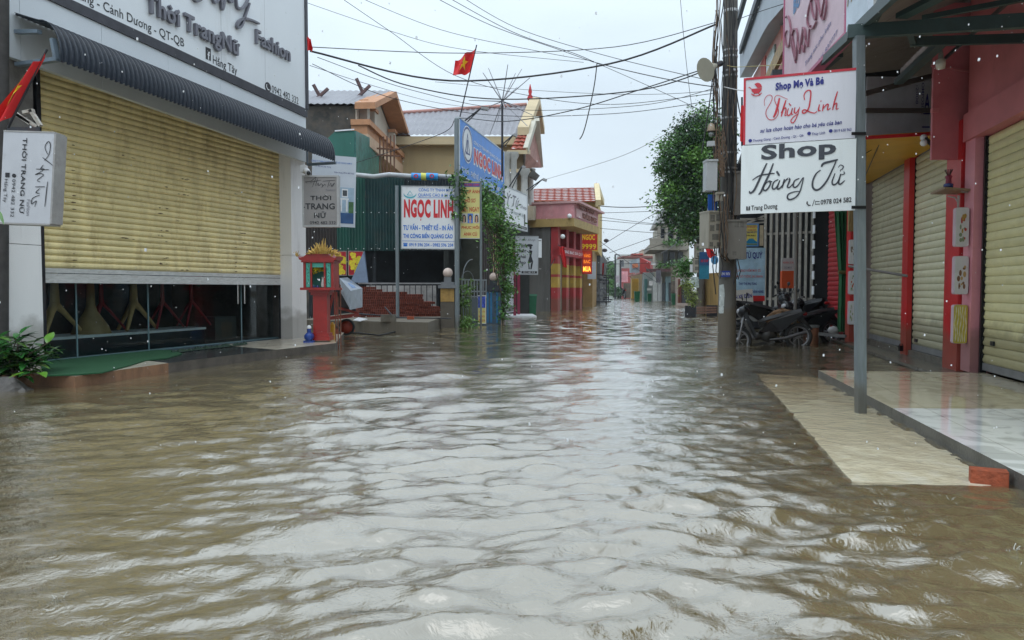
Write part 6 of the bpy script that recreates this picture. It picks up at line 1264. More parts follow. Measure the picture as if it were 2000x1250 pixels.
# shelf with offering
k = thing('wall_shelf', P(1860, 375, 10.9), 'small wooden wall shelf on metal brackets high on the red column', 'shelf')
mb = MB(); v = [P(1817, 380, 11.3), P(1872, 380, 10.9), P(1898, 373, 10.5), P(1845, 369, 10.6)]; mb.prism([v[0], v[1], v[2], v[3]], (0, 0, .03)); part('board', mb, M('shelf_wood', (.25, .17, .10), .5, .15, 8), k)
for pts in (((1898, 372), (1898, 398)), ((1872, 382), (1871, 412))): a = P(*pts[0], 10.6); b = P(*pts[1], 10.6); part('bracket', MB().bar(a, b, .02).tube([a+Vector((-.15, 0, -.01)), a+Vector((-.05, 0, -.03)), a+Vector((-.01, 0, -.09)), b], .01, 6), M('bracket_grey', (.4, .38, .36), .4), k)
k = thing('incense_pot', P(1852, 367, 10.7), 'dark incense pot with blue base on the wall shelf', 'incense pot'); c = P(1852, 367, 10.7); part('pot', MB().lathe(c, [(0, .0), (.06, .0), (.065, .05), (.05, .06)], 12), M('blue_porcelain', (.04, .06, .2)), k); part('holder', MB().lathe(c, [(.04, .06), (.035, .13), (.05, .16), (.03, .18)], 10), M('wine_red', (.22, .02, .05)), k)
mb = MB(); 
for i in range(12): a_ = i*.52; mb.tube([c+Vector((0, 0, .14)), c+Vector((.05*math.cos(a_), .05*math.sin(a_), .26))], .006, 4)
part('incense_sticks', mb, M('stick_dark', (.08, .03, .03)), k); parent_of[list(ORG)[-1]]['kind'] = 'stuff'
single('horizontal_pole', MB().tube([P(1658, 520, 14.0), P(1700, 527, 13.4), P(1772, 539, 12.9)], .025, 8), M('grey_pipe', (.14, .13, .12), .5), 'grey pipe held level across the farthest shutter', 'pipe')
single('padlock', MB().box(P(1760, 680, 13.6), (.08, .06, .1)).tube([P(1757, 677, 13.6), P(1757, 672, 13.6), P(1763, 672, 13.6), P(1763, 677, 13.6)], .01, 6), blackp, 'black padlock at the foot of the farthest shutter', 'padlock')

# ------------------------------------------------------------ canopy
k = thing('steel_canopy', P(1700, 80, 7.6), 'dark green steel framed canopy with a corrugated underside over the tiled platform', 'canopy')
gm_ = M('canopy_green_steel', (.028, .055, .055), .5, .2, 5, grime=.3, gcol=(.02, .02, .02))
zB = P(1682, 60, 7.45).z
mb = MB(); mb.bar(P(1655, 63, 7.5), P(2120, 33, 6.9), .07, .13); part('main_beam', mb, gm_, k)
mb = MB(); mb.bar(P(1780, 82, 8.4), P(2100, 72, 8.2), .05, .1); mb.bar(P(1784, 84, 8.4), P(1776, 60, 8.1), .06, .06); part('second_beam', mb, gm_, k)
mb = MB(); mb.bar(P(1760, 32, 7.3), P(1900, -40, 6.4), .12, .05); part('angled_plate', mb, gm_, k)
mb = MB(); mb.bar(P(1800, 36, 7.7), P(2050, -12, 7.2), .05, .05); part('diagonal_strut', mb, gm_, k)
mb = MB(); mb.bar(P(1700, 50, 7.8), P(1735, -20, 6.8), .09, .05); part('rafter', mb, gm_, k)
mb = MB(); mb.bar(P(1755, 160, 11.2), P(1840, 82, 9), .12, .08); part('rafter', mb, gm_, k)
mb = MB(); mb.bar(P(1690, 183, 11.8), P(1830, 146, 11.8), .06, .08); mb.bar(P(1690, 216, 11.9), P(1832, 216, 11.9), .05, .07); part('truss_bar', mb, M('frame_brown', (.07, .06, .055), .5), k)
mb = MB(); mb.bar(P(1846, 114, 9.6), P(1990, -15, 7.2), .025, .04); part('thin_rafter', mb, darkmetal, k)
# roof sheet (underside): from street eave up to the wall
eaveA = Vector((1.82+.23*15-.2, 15.5, 5.25)); eaveB = Vector((1.82+.23*3-.4, 3, 4.35))
pA, pB = P(1640, 105, 11.8), P(1668, 50, 7.5)
mb = MB(); lo0 = Vector((RX(14.5), 14.5, 5.5)); lo1 = Vector((RX(2.5), 2.5, 5.5))
ed0 = P(1560, 158, 14.5); ed1 = P(1700, 20, 7.2); ed2 = ed1+(ed1-ed0)*.6
corr_roof(mb, ed0, ed2, lo1, lo0, .16, .02); part('roof_sheet', mb, M('corrugated_brown', (.24, .21, .19), .6, .12, 2, grime=.2), k)
mb = MB(); mb.bar(ed0-Vector((0, 0, .06)), ed2-Vector((0, 0, .06)), .06, .1); part('eave_beam', mb, gm_, k)
mb = MB(); mb.bar(P(1640, 105, 11.5)+Vector((0, 0, 0)), P(1560, 175, 16), .1, .1); part('eave_stay', mb, gm_, k)
# galvanised post
a = G(1682, 806); single('canopy_post', MB().box8([(a.x-.043, a.y-.043, -.3), (a.x+.043, a.y-.043, -.3), (a.x+.043, a.y+.043, -.3), (a.x-.043, a.y+.043, -.3)]+[(P(1677, 72, a.y).x+dx, a.y+dy, P(1677, 72, a.y).z) for dx, dy in ((-.043, -.043), (.043, -.043), (.043, .043), (-.043, .043))]), steel, 'square galvanised steel post standing in the flooded apron', 'post')
mb = MB()
for y in (261, 405): c = P(1681, y, a.y-.06); mb.bar(c+Vector((-.09, 0, 0)), c+Vector((.05, 0, 0)), .012, .03)
single('wire_tie', mb, blackp, 'black ties holding the two shop signs to the steel post', 'tie')

# ------------------------------------------------------------ the two shop signs
F1 = sframe(1454, 1671, 155, 283, 7.78, 7.42); F1.tiltv = 0
signw = M('sign_lilac_white', (.66, .66, .72), .35, .03, 1, grime=.12, gcol=(.4, .4, .42), streak=True)
k1 = sign('baby_shop_sign', 'white baby shop sign with red border and red script, upper on the post', F1, signw, None, th=.03)
mb = MB(); F1.box(mb, -.012, .01, 0, F1.H+.01, -.03, .006); F1.box(mb, .01, F1.W, F1.H-.012, F1.H+.012, -.03, .006); part('red_border', mb, M('border_red', (.5, .02, .04), .4), k1)
z2 = (1430, 0, 2.8404)
F1.textpx(k1, 'Shop Mẹ Và Bé', (1430+240/2.84, 501/2.84), (1430+508/2.84, 465/2.84), 13, navy_t, .05)
cr = M('crimson_script', (.55, .03, .05), .4)
F1.strokes(k1, [([(180, 588), (178, 560), (190, 535), (212, 528), (222, 545), (208, 580), (190, 610), (188, 640), (205, 664), (232, 662), (252, 640), (256, 612), (246, 585), (236, 560), (238, 538), (256, 530), (285, 542), (308, 552)], 4),
 ([(262, 545), (252, 590), (240, 630), (228, 652)], 13), ([(298, 556), (284, 600), (272, 648)], 9), ([(270, 628), (284, 606), (296, 600), (298, 615), (292, 640), (302, 640)], 7),
 ([(312, 602), (304, 630), (312, 642), (326, 628), (334, 600)], 7), ([(334, 600), (328, 632), (338, 634)], 7), ([(314, 574), (326, 588)], 6),
 ([(348, 596), (344, 622), (354, 628), (370, 604)], 7), ([(374, 594), (362, 640), (344, 676), (330, 682), (326, 668), (344, 646), (368, 632)], 6),
 ([(402, 556), (398, 530), (410, 508), (428, 502), (436, 516), (432, 560), (424, 600), (408, 624), (392, 628), (390, 616), (404, 610), (430, 622), (456, 628), (470, 618)], 8),
 ([(484, 580), (478, 612), (490, 614)], 8), ([(490, 560), (494, 564)], 7), ([(506, 580), (500, 618)], 7), ([(502, 606), (520, 584), (532, 580), (528, 610), (546, 600)], 7),
 ([(584, 508), (568, 560), (556, 612)], 8), ([(556, 598), (570, 578), (580, 576), (576, 606), (590, 602)], 7)], 8, cr, z2, name='script_lettering')
F1.textpx(k1, 'sự lựa chọn hoàn hảo cho bé yêu của bạn', (1430+155/2.84, 737/2.84), (1430+607/2.84, 688/2.84), 7.5, navy_t, .02, shear=.2)
F1.textpx(k1, 'Thượng Giang - Cảnh Dương - Qt - Qb', (1430+114/2.84, 788/2.84), (1430+395/2.84, 758/2.84), 4.6, navy_t, .01)
F1.textpx(k1, 'Thùy Linh', (1430+440/2.84, 752/2.84), (1430+515/2.84, 743/2.84), 5, navy_t, .01); F1.textpx(k1, '0819 630 963', (1430+562/2.84, 735/2.84), (1430+660/2.84, 726/2.84), 5.4, navy_t, .01)
mb = MB()
for x, y in ((100, 781), (426, 741), (546, 727)):
    p = F1.px(1430+x/2.84, y/2.84); mb.prism([F1.at(p[0]+.018*math.cos(t*.63), p[1]+.018*math.sin(t*.63), .003) for t in range(10)], F1.N*.003)
part('round_icons', mb, navy_t, k1); parent_of[list(ORG)[-1]]['kind'] = 'stuff'
# pram emblem
p = F1.px(1430+135/2.84, 492/2.84); mb = MB(); s_ = .052
F1.poly(mb, [(p[0]+s_*math.cos(t), p[1]+s_*math.sin(t)) for t in [math.pi+i*math.pi/10 for i in range(11)]], .003, .006)
F1.poly(mb, [(p[0]+.008, p[1]+.006)]+[(p[0]+.008+s_*.85*math.cos(t), p[1]+.006+s_*1.0*math.sin(t)) for t in [i*(math.pi*.72)/8 for i in range(9)]], .003, .006)
V, F_ = rib([(p[0]+s_*1.25*math.cos(t), p[1]+.0+s_*1.45*math.sin(t)) for t in [math.pi*1.22+i*math.pi*.56/8 for i in range(9)]], .009); F1._put(mb, V, F_, lambda v: v, .006, 0)
for dx in (-.03, .03): V, F_ = rib([(p[0]+dx*.6, p[1]-.045), (p[0]+dx*1.1, p[1]-.072)], .008); F1._put(mb, V, F_, lambda v: v, .006, 0)
V, F_ = rib([(p[0]-s_, p[1]), (p[0]-s_*1.35, p[1]+.02), (p[0]-s_*1.5, p[1]+.015)], .008); F1._put(mb, V, F_, lambda v: v, .006, 0)
part('pram_emblem', mb, cr, k1)
F2 = sframe(1447, 1671, 285, 418, 7.78, 7.40)
signc = M('sign_cool_white', (.74, .785, .795), .3, .03, 1, spec=.6, grime=.12, gcol=(.45, .46, .44), streak=True)
k2 = sign('prince_shop_sign', 'white shop sign with large charcoal script, lower of the two on the post', F2, signc, None, th=.03)
ch = M('charcoal_script', (.045, .05, .065), .4)
F2.textpx(k2, 'Shop', (1430+160/2.84, 885/2.84), (1430+576/2.84, 850/2.84), 26, ch, .035)
F2.strokes(k2, [([(192, 906), (176, 940), (140, 1020), (120, 1058), (100, 1072), (96, 1060)], 12), ([(112, 1000), (150, 976), (200, 966), (236, 962)], 8), ([(228, 906), (208, 960), (180, 1020), (160, 1064), (146, 1080)], 12),
 ([(206, 1004), (184, 1020), (172, 1046), (182, 1058), (200, 1044), (212, 1018), (206, 1004), (222, 1010)], 9), ([(256, 996), (232, 1010), (222, 1038), (230, 1050), (248, 1036), (264, 1002)], 9), ([(264, 1000), (250, 1044), (262, 1046), (282, 1024)], 9), ([(246, 950), (262, 976)], 11),
 ([(290, 994), (276, 1044)], 9), ([(280, 1026), (298, 1000), (314, 990), (318, 1002), (306, 1036), (318, 1040), (336, 1020)], 9), ([(372, 990), (346, 1004), (338, 1032), (350, 1040), (368, 1024), (392, 986)], 9), ([(396, 984), (388, 1020), (374, 1066), (350, 1096), (320, 1108), (306, 1098), (312, 1078), (340, 1066), (372, 1062)], 9),
 ([(494, 926), (506, 908), (540, 898), (586, 886)], 13), ([(578, 888), (556, 940), (524, 1004), (488, 1046), (462, 1054), (446, 1036), (448, 1000), (466, 964), (490, 944)], 11),
 ([(570, 962), (554, 1008), (562, 1026), (584, 1012), (602, 966)], 9), ([(602, 964), (590, 1012), (600, 1022), (624, 1002)], 9), ([(602, 972), (622, 964), (618, 952)], 6), ([(588, 930), (600, 916), (616, 924), (610, 938), (600, 944), (600, 952)], 6)], 9, ch, z2, name='script_lettering')
F2.textpx(k2, 'Trang Dương', (1430+106/2.84, 1167/2.84), (1430+250/2.84, 1155/2.84), 9, black_t, .015); F2.textpx(k2, '0978 024 582', (1430+490/2.84, 1135/2.84), (1430+661/2.84, 1120/2.84), 9, black_t, .02)
mb = MB(); p = F2.px(1430+88/2.84, 1156/2.84); F2.box(mb, p[0]-.019, p[0]+.019, p[1]-.021, p[1]+.021, .002, .005)
V, F_ = rib([F2.px(1430+a/2.84, b/2.84) for a, b in ((416, 1118), (414, 1130), (424, 1140), (434, 1138))], .012); F2._put(mb, V, F_, lambda v: v, .005, 0)
V, F_ = rib([F2.px(1430+a/2.84, b/2.84) for a, b in ((444, 1144), (456, 1108))], .006); F2._put(mb, V, F_, lambda v: v, .005, 0)
V, F_ = rib([F2.px(1430+a/2.84, b/2.84) for a, b in ((484, 1118), (462, 1118), (460, 1134), (486, 1132))], .008); F2._put(mb, V, F_, lambda v: v, .005, 0); part('small_icons', mb, black_t, k2); parent_of[list(ORG)[-1]]['kind'] = 'stuff'
F2.textpx(k2, 'f', (1430+86/2.84, 1163/2.84), (1430+92/2.84, 1163/2.84), 9, white, .03, w=.01)
# pink sign above, seen steeply
F3 = sframe(1530, 1651, 60, 200, 13.0, 9.6); F3.H = 6.9-F3.o.z; F3.o = F3.o-F3.U*0
k3 = sign('pink_sign', 'pale pink upright shop sign with raised mauve script behind the canopy corner', F3, M('sign_pale_pink', (.60, .44, .50), .45, .1, 2.5), M('magenta_frame', (.42, .09, .18), .4), th=.15, fw=.05)
mv = M('mauve_letters', (.28, .12, .16), .4); 
F3.strokes(k3, [([(440, -30), (450, 60), (470, 110), (475, 30), (455, -20), (430, 60), (425, 130), (450, 160), (475, 120)], 9), ([(480, -20), (490, 50), (500, 90), (515, 20), (525, -30)], 7), ([(500, 90), (515, 110), (530, 40), (528, -10)], 6),
 ([(300, 100), (315, 90), (330, 150), (325, 240), (310, 260), (300, 200), (310, 170)], 6), ([(330, 150), (350, 260), (360, 330), (370, 200), (352, 160), (335, 230), (360, 350)], 8), ([(370, 230), (380, 280), (395, 210), (398, 150)], 6), ([(380, 300), (400, 160), (415, 200), (405, 290), (395, 250)], 6), ([(400, 150), (425, 260), (435, 180), (440, 140)], 5)], 6, mv, z2, name='raised_script', th=.03)
F3.textpx(k3, 'Trang sức phụ kiện', (1430+405/2.84, 375/2.84), (1430+548/2.84, 140/2.84), 10, navy_t, .0); F3.textpx(k3, '0946 837777', (1430+468/2.84, 375/2.84), (1430+585/2.84, 190/2.84), 9, navy_t, .0)
F3.textpx(k3, 'Bố', (1430+340/2.84, 80/2.84), (1430+378/2.84, 20/2.84), 26, M('pale_blue_ink', (.08, .2, .4), .5), .05)
F4 = sframe(1653, 1695, -60, 72, 9.4, 8.6); k4 = sign('pale_blue_sign', 'corner of a pale blue sign beside the pink sign at the top', F4, M('sign_pale_blue', (.5, .58, .66), .4, .2, 3), None, th=.06); F4.text(k4, 'PH', .05, .42, .5, .62, M('gold_brown', (.3, .2, .1)), .02, shear=.2)

# ------------------------------------------------------------ building with red and pink upper floor
k = thing('pink_balcony_house', P(1490, 200, 22), 'grey eaved house with pink and red upper walls behind the concrete pole', 'house')
def cx(y): return 1.82+.23*y
Fu = Frame((cx(23.0)+.55, 24.0, 0), (cx(10)+.55, 10.5, 0))
grb = M('blue_grey_fascia', (.33, .38, .43), .5, .1, 1, grime=.15, gcol=(.2, .22, .22)); redw_ = M('brick_red_wall', (.42, .07, .05), .7, .12, 1); pkw = M('salmon_wall', (.55, .26, .22), .7, .12, 1)
def up(x, y): return Fu.px(x, y)
mb = MB(); Fu.poly(mb, [up(1446, 152), up(1446, 100), up(1497, -30), up(1560, -60), up(1560, -20), up(1502, 47), up(1494, 60)], -.4, .02); part('eave_fascia', mb, grb, k)
mb = MB(); Fu.poly(mb, [up(1448, 190), up(1450, 150), up(1495, 52), up(1540, 40), up(1540, 190)], -.5, -.38); part('wall', mb, pkw, k)
mb = MB(); Fu.poly(mb, [up(1505, 160), up(1500, 52), up(1540, 45), up(1548, 150)], -.38, -.3); Fu.poly(mb, [up(1463, 175), up(1465, 125), up(1472, 110), up(1472, 172)], -.38, -.34); part('red_wall', mb, redw_, k)
mb = MB(); Fu.poly(mb, [up(1474, 172), up(1474, 118), up(1488, 88), up(1488, 162)], -.38, -.33); part('window', mb, M('window_teal', (.2, .26, .22), .2), k)
mb = MB(); pts = [(1470, 186), (1490, 142), (1505, 105), (1528, 60), (1534, 48), (1536, 62), (1512, 118), (1492, 160), (1478, 190)]; Fu.poly(mb, [up(*p_) for p_ in pts], -.2, -.1); part('balcony_band', mb, M('gold_balcony', (.30, .19, .07), .6, .6, 9, grime=.3), k)
mb = MB(); mb.bar(Fu.at(*up(1441, 96), .3), Fu.at(*up(1482, -30), .3), .12, .2); mb.bar(Fu.at(*up(1444, 122), .3), Fu.at(*up(1441, 94), .3), .16, .16); mb.bar(Fu.at(*up(1452, 98), .1), Fu.at(*up(1496, -30), .1), .1, .25); part('gutter', mb, M('dark_slate', (.045, .055, .07), .5), k)
mb = MB(); b_ = Fu.at(0, 0, -.6); Fu.box(mb, -3, Fu.W-5.5, 4.4, 9.5, -4.5, -.6); part('upper_block', mb, M('grey_block', (.3, .31, .3), .7, .1), k)
flag('red_flag', [(1447, 205), (1453, 205)], [(1446, 275), (1455, 280)], 15.5, 'narrow red flag hanging between the concrete pole and the signs', 0, [(1449, 190), (1449, 290)], amp=.03)

# ------------------------------------------------------------ repair shop: fence, signs, motorbikes
k = thing('repair_shop', FR.at(ur(1620), 0, 0), 'dark open motorbike shop with red shutter and bar cage on the right', 'shop')
mb = MB(); Dd = 21.5
def bxp(x0, x1, z0, z1_, D, dep): a, b = P(x0, 565, D), P(x1, 565, D); return [(a.x, D, z0), (b.x, D, z0), (b.x, D+dep, z0), (a.x, D+dep, z0), (a.x, D, z1_), (b.x, D, z1_), (b.x, D+dep, z1_), (a.x, D+dep, z1_)]
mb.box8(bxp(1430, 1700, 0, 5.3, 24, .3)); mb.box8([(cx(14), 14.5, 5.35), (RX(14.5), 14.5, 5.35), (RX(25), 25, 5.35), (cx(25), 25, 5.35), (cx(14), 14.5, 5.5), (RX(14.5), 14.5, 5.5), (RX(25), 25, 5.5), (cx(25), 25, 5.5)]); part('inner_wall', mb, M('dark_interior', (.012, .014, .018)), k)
a_, b_ = ur(1617), ur(1646); Fr3 = sframe(1618, 1650, 410, 652, 18.6, 17.6); part('red_shutter', shutter_mesh(Fr3, 0, Fr3.W, 0, Fr3.H+.6, .12, 0, .02), M('red_shutter', (.36, .015, .02), .5, .15, 3, grime=.2), k)
mb = MB(); Fr3.box(mb, Fr3.W, Fr3.W+1.2, 0, Fr3.H+.6, -.3, -.1); part('wall', mb, wallm, k)
c = P(1663, 668, 16.7); mb = MB(); mb.box((c.x, c.y+.1, 2.1), (.13, .2, 4.4)); part('red_column', mb, redp, k)
mb = MB(); mb.box8(bxp(1656, 1668, 2.55, 3.6, 16.6, .08)); part('straw_panel', mb, M('straw', (.28, .19, .08), .8, .4, 12, stretch=(6, 6, .5)), k)
# bar cage
k = thing('bar_cage', P(1545, 600, 20.3), 'tall cage of vertical cream metal bars closing the motorbike shop', 'grille')
bm = M('cream_bar', (.34, .32, .28), .55, .2, 6, grime=.3); Fc = sframe(1492, 1592, 400, 600, 20.6, 19.8); i = 0
u = 0
rs = random.Random(5)
while u < Fc.W-.06: mb = MB(); Fc.box(mb, u, u+.07, -.1, Fc.H+1, -.03, .03); part('bar', mb, bm, k); u += .155
mb = MB(); Fc.box(mb, 0, Fc.W, .2, .27, -.07, -.03); Fc.box(mb, 0, Fc.W, 2.0, 2.06, -.07, -.03); part('cross_rail', mb, bm, k)
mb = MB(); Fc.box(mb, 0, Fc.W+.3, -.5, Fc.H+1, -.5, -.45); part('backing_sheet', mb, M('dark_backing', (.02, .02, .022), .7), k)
mb = MB(); mb.bar(P(1450, 440, 20.4), P(1492, 422, 20.4), .05); mb.bar(P(1446, 428, 20.4), P(1494, 428, 20.4), .05); mb.bar(P(1446, 438, 20.2), P(1494, 434, 20.2), .04); part('top_frame', mb, bm, k)
mb = MB(); Fm = sframe(1587, 1592, 420, 605, 19.5, 19.4)
for i in range(7): Fm.box(mb, 0, .09, i*.4, i*.4+.22, 0, .02)
part('white_blocks', mb, white, k)
# signs
F5 = sframe(1437, 1494, 484, 588, 18.6, 18.6); k5 = sign('repair_sign', 'pale blue repair shop sign with navy lettering behind the motorbikes', F5, M('repair_blue', (.30, .46, .58), .45, .3, 2.5, grime=.2, gcol=(.5, .5, .3)), None, th=.04)
F5.text(k5, 'ĐIỆN TỨ QUÝ', -.1, .78, .90, .95, navy_t, .03); pr_ = M('pink_red_ink', (.5, .12, .12), .5)
F5.text(k5, 'SỬA BẢO HIỂM MÁY CŨ', .0, .55, .86, .62, pr_, .01); F5.text(k5, 'MÁY ĐÔI TƯỜNG, SẠC NHANH', .0, .43, .92, .50, pr_, .01); F5.text(k5, 'THAY THẾ PHỤ TÙNG', .1, .29, .72, .37, navy_t, .02); F5.text(k5, 'CHÍNH HÃNG', .55, .15, .95, .22, navy_t, .02)
mb = MB(); F5.box(mb, .5*F5.W, F5.W, .0, .10*F5.H, .002, .006); part('red_band', mb, redp, k5)
F6 = sframe(1430, 1474, 568, 625, 18.3, 18.3, tilt=R(5)); k6 = sign('electric_bike_sign', 'tilted off white sign with navy lettering leaning behind the motorbikes', F6, M('off_white_sign', (.52, .50, .46), .5, .1, 2, grime=.2, gcol=(.4, .25, .15)), None, th=.04)
F6.text(k6, 'BÁN XE ĐIỆN', .0, .68, .96, .88, navy_t, .03); F6.text(k6, 'TOP', .5, .28, .95, .48, M('orange_red_ink', (.6, .2, .1), .5), .03)
F7 = sframe(1455, 1481, 437, 481, 19.6, 19.6); k7 = sign('car_poster', 'small yellow poster with a blue car picture above the repair sign', F7, M('poster_yellow', (.58, .5, .12), .5, .2, 4), M('poster_blue', (.1, .25, .5), .5), th=.03, fw=.03)
F7.text(k7, 'MUA BÁN XE CŨ', .08, .82, .92, .92, pr_, .02); F7.text(k7, 'CẦM ĐỒ', .2, .69, .8, .78, pr_, .02); F7.text(k7, '0985 049 2777', .1, .58, .9, .66, navy_t, .01); F7.text(k7, 'TẤN PHÁT', .08, .44, .8, .53, black_t, .03)
mb = MB(); W_, H_ = F7.W, F7.H; F7.poly(mb, [(a*W_, b*H_) for a, b in ((.08, .12), (.9, .12), (.92, .2), (.75, .25), (.6, .34), (.3, .34), (.18, .25), (.08, .22))], .003, .008); part('car_picture', mb, M('car_blue_ink', (.02, .2, .35), .4), k7)
mb = MB(); F7.box(mb, .0, W_, .0, .1*H_, .003, .005); part('green_strip', mb, M('ink_green', (.1, .2, .1), .5), k7)
single('small_poster', (lambda F: F.box(MB(), 0, F.W, 0, F.H, -.02, 0))(sframe(1484, 1491, 440, 480, 19.6, 19.6)), M('poster_tan', (.45, .38, .25), .6, .3, 6), 'narrow tan poster right of the yellow car poster', 'poster')
# red notice box and post
F8 = sframe(1526, 1552, 504, 530, 18.6, 18.6); k8 = sign('notice_board', 'white notice over an orange letter box on the cage', F8, M('notice_grey', (.42, .42, .42), .5), None, th=.02); F8.text(k8, 'NHẬN SỬA', .1, .55, .9, .8, pr_, .02); F8.text(k8, 'XE MÁY', .2, .2, .8, .42, grey_t, .02)
F9 = sframe(1527, 1551, 529, 563, 18.55, 18.55); single('letter_box', F9.box(MB(), 0, F9.W, 0, F9.H, -.12, 0), M('orange_box', (.48, .07, .015), .5, .1), 'orange letter box hanging on the cage bars', 'letter box')
mb = MB(); a = G(1552, 671); mb.tube([(a.x, a.y, -.2), P(1553, 600, a.y), P(1555, 415, a.y)], .04, 8); single('thin_post', mb, M('grey_pipe', (.14, .13, .12)), 'thin grey post standing in front of the motorbikes', 'post')
# green curtain
k = thing('green_curtain', P(1645, 650, 17.2), 'long green curtain tied at the waist beside the red column', 'curtain'); mb = MB()
n = 40; rows_ = 24; vs = []
for j in range(rows_+1):
    t = j/rows_; y = 412+t*(648-412); w0, w1 = (1630, 1663); tt = abs(t-.55)/.55
    l = 1640+(1630-1640)*max(0, (1-t/.55)) if t < .55 else 1640-2*(t-.55); r_ = 1656+(1663-1656)*max(0, 1-t/.5) if t < .5 else 1656
    if t > .55: l -= (t-.55)*6
    for i in range(n+1):
        s = i/n; p = P(l+(r_-l)*s, y, 17.2); vs.append(p+Vector((0, .07*math.sin(s*28+math.sin(t*3)), 0)))
mb.add(vs, [(j*(n+1)+i, j*(n+1)+i+1, (j+1)*(n+1)+i+1, (j+1)*(n+1)+i) for j in range(rows_) for i in range(n)], 0, True); part('cloth', mb, M('curtain_green', (.015, .10, .035), .8, .25, 3), k)
part('tie', MB().tube([P(1637, 532, 17.1), P(1656, 532, 17.1)], .04, 8), M('tie_olive', (.12, .12, .04)), k)

# motorbikes
def motorbike(label):
    k = thing('motorbike', (0, 0, 0), label, 'motorbike', 'motorbikes parked in the flood water'); R_ = .29
    for x in (-.62, .62):
        kw = part('wheel', MB().lathe((x, 0, R_), [(R_-.075, -.045), (R_-.02, -.05), (R_, 0), (R_-.02, .05), (R_-.075, .045), (R_-.075, -.045)], 24, axis='y'), rubber, k)
        mb = MB().lathe((x, 0, R_), [(R_-.075, -.03), (R_-.1, -.03), (R_-.1, .03), (R_-.075, .03)], 24, axis='y').lathe((x, 0, R_), [(.05, -.06), (.05, .06), (0, .06)], 10, axis='y')
        for i in range(8): a = i*math.pi/4; mb.bar((x, 0, R_), (x+math.cos(a)*(R_-.08), 0, R_+math.sin(a)*(R_-.08)), .012)
        part('rim', mb, M('rim_grey', (.22, .22, .23), .35, .1, metal=.6), kw)
    fk = M('fork_steel', (.3, .3, .31), .3, metal=.7)
    for s in (-.07, .07): part('fork', MB().tube([(.62, s, R_), (.45, s, .86)], .022, 8), fk, k)
    part('front_mudguard', MB().tube([(.62+.33*math.cos(a), 0, R_+.33*math.sin(a)) for a in [i*.22 for i in range(1, 10)]], .05, 8), blackp, k)
    part('leg_shield', MB().prism([(.50, -.17, .80), (.30, -.19, .30), (.24, -.19, .30), (.42, -.15, .86)], (0, .34, 0)), blackp, k)
    part('front_cowl', MB().ball((.46, 0, .88), (.14, .15, .13), 14), blackp, k); part('headlight', MB().ball((.55, 0, .90), (.06, .09, .065), 12), M('lamp_lens', (.35, .36, .38), .1), k)
    mb = MB().tube([(.38, -.34, 1.0), (.42, -.16, 1.03), (.43, 0, .98), (.42, .16, 1.03), (.38, .34, 1.0)], .014, 8); part('handlebar', mb, fk, k)
    for s in (-1, 1): part('grip', MB().tube([(.38, s*.34, 1.0), (.40, s*.24, 1.02)], .02, 8), rubber, k); part('mirror', MB().tube([(.41, s*.2, 1.03), (.42, s*.28, 1.2)], .008, 6).ball((.41, s*.31, 1.22), (.015, .07, .045), 10), blackp, k)
    part('engine', MB().ball((.0, 0, .36), (.2, .14, .15), 12).tube([(.05, 0, .36), (.28, 0, .34)], .08, 10), M('oily_black', (.02, .018, .016)), k)
    part('side_panel', MB().prism([(.2, -.12, .42), (-.25, -.14, .40), (-.62, -.11, .66), (-.80, -.06, .80), (-.45, -.12, .78), (-.05, -.13, .64)], (0, .25, 0)), blackp, k)
    mb = MB(); pr = [(.18, .66, .09), (.0, .72, .14), (-.2, .76, .15), (-.45, .82, .14), (-.72, .85, .08)]
    vs = []
    for x, z, w in pr: vs += [(x, -w, z-.05), (x, -w*.8, z+.02), (x, w*.8, z+.02), (x, w, z-.05)]
    mb.add(vs, [(i*4+j, i*4+j+1, (i+1)*4+j+1, (i+1)*4+j) for i in range(4) for j in range(3)]+[(0, 1, 2, 3), (16, 19, 18, 17)], 0, True); part('seat', mb, M('seat_vinyl', (.02, .02, .022), .5, .1, bump=.3, bscale=60), k)
    part('tail_lamp', MB().ball((-.80, 0, .76), (.05, .08, .04), 10), M('tail_red', (.35, .01, .01), .2), k); part('rear_mudguard', MB().prism([(-.72, -.06, .70), (-.92, -.06, .42), (-.88, -.06, .40), (-.62, -.06, .66)], (0, .12, 0)), blackp, k)
    part('exhaust', MB().tube([(.0, .16, .24), (-.3, .17, .25), (-.75, .18, .36)], [.02, .035, .04], 10), M('exhaust_dark', (.09, .09, .095), .35, .2, metal=.6), k)
    return k
def mpos(px, py): p = G(px, py); return p
m0 = motorbike('black motorbike nearest the concrete pole, front wheel to the left, half under water')
def bike(px, D, z, rz, label, tilt=0):
    p = P(px, 640, D); o = dup(m0, (p.x, D, z), R(rz), label, 1.06); o.rotation_euler = (R(tilt), 0, R(rz)); return o
p = P(1503, 640, 16.7); o = parent_of[m0]; o.location = (p.x, 16.7, -.16); o.rotation_euler = (R(9), R(4), R(172)); o.scale = (1.06,)*3
bike(1498, 17.8, .06, 8, 'black motorbike whose tail rises to the left behind the nearest one', -6)
bike(1578, 17.6, -.1, 196, 'black motorbike in the middle of the group behind the thin post', 7)
bike(1600, 18.6, -.04, 150, 'dark motorbike farthest right of the group near the curtain', -5)
bike(1556, 19.2, .1, 118, 'motorbike with raised handlebar leaning against the bar cage', 5)
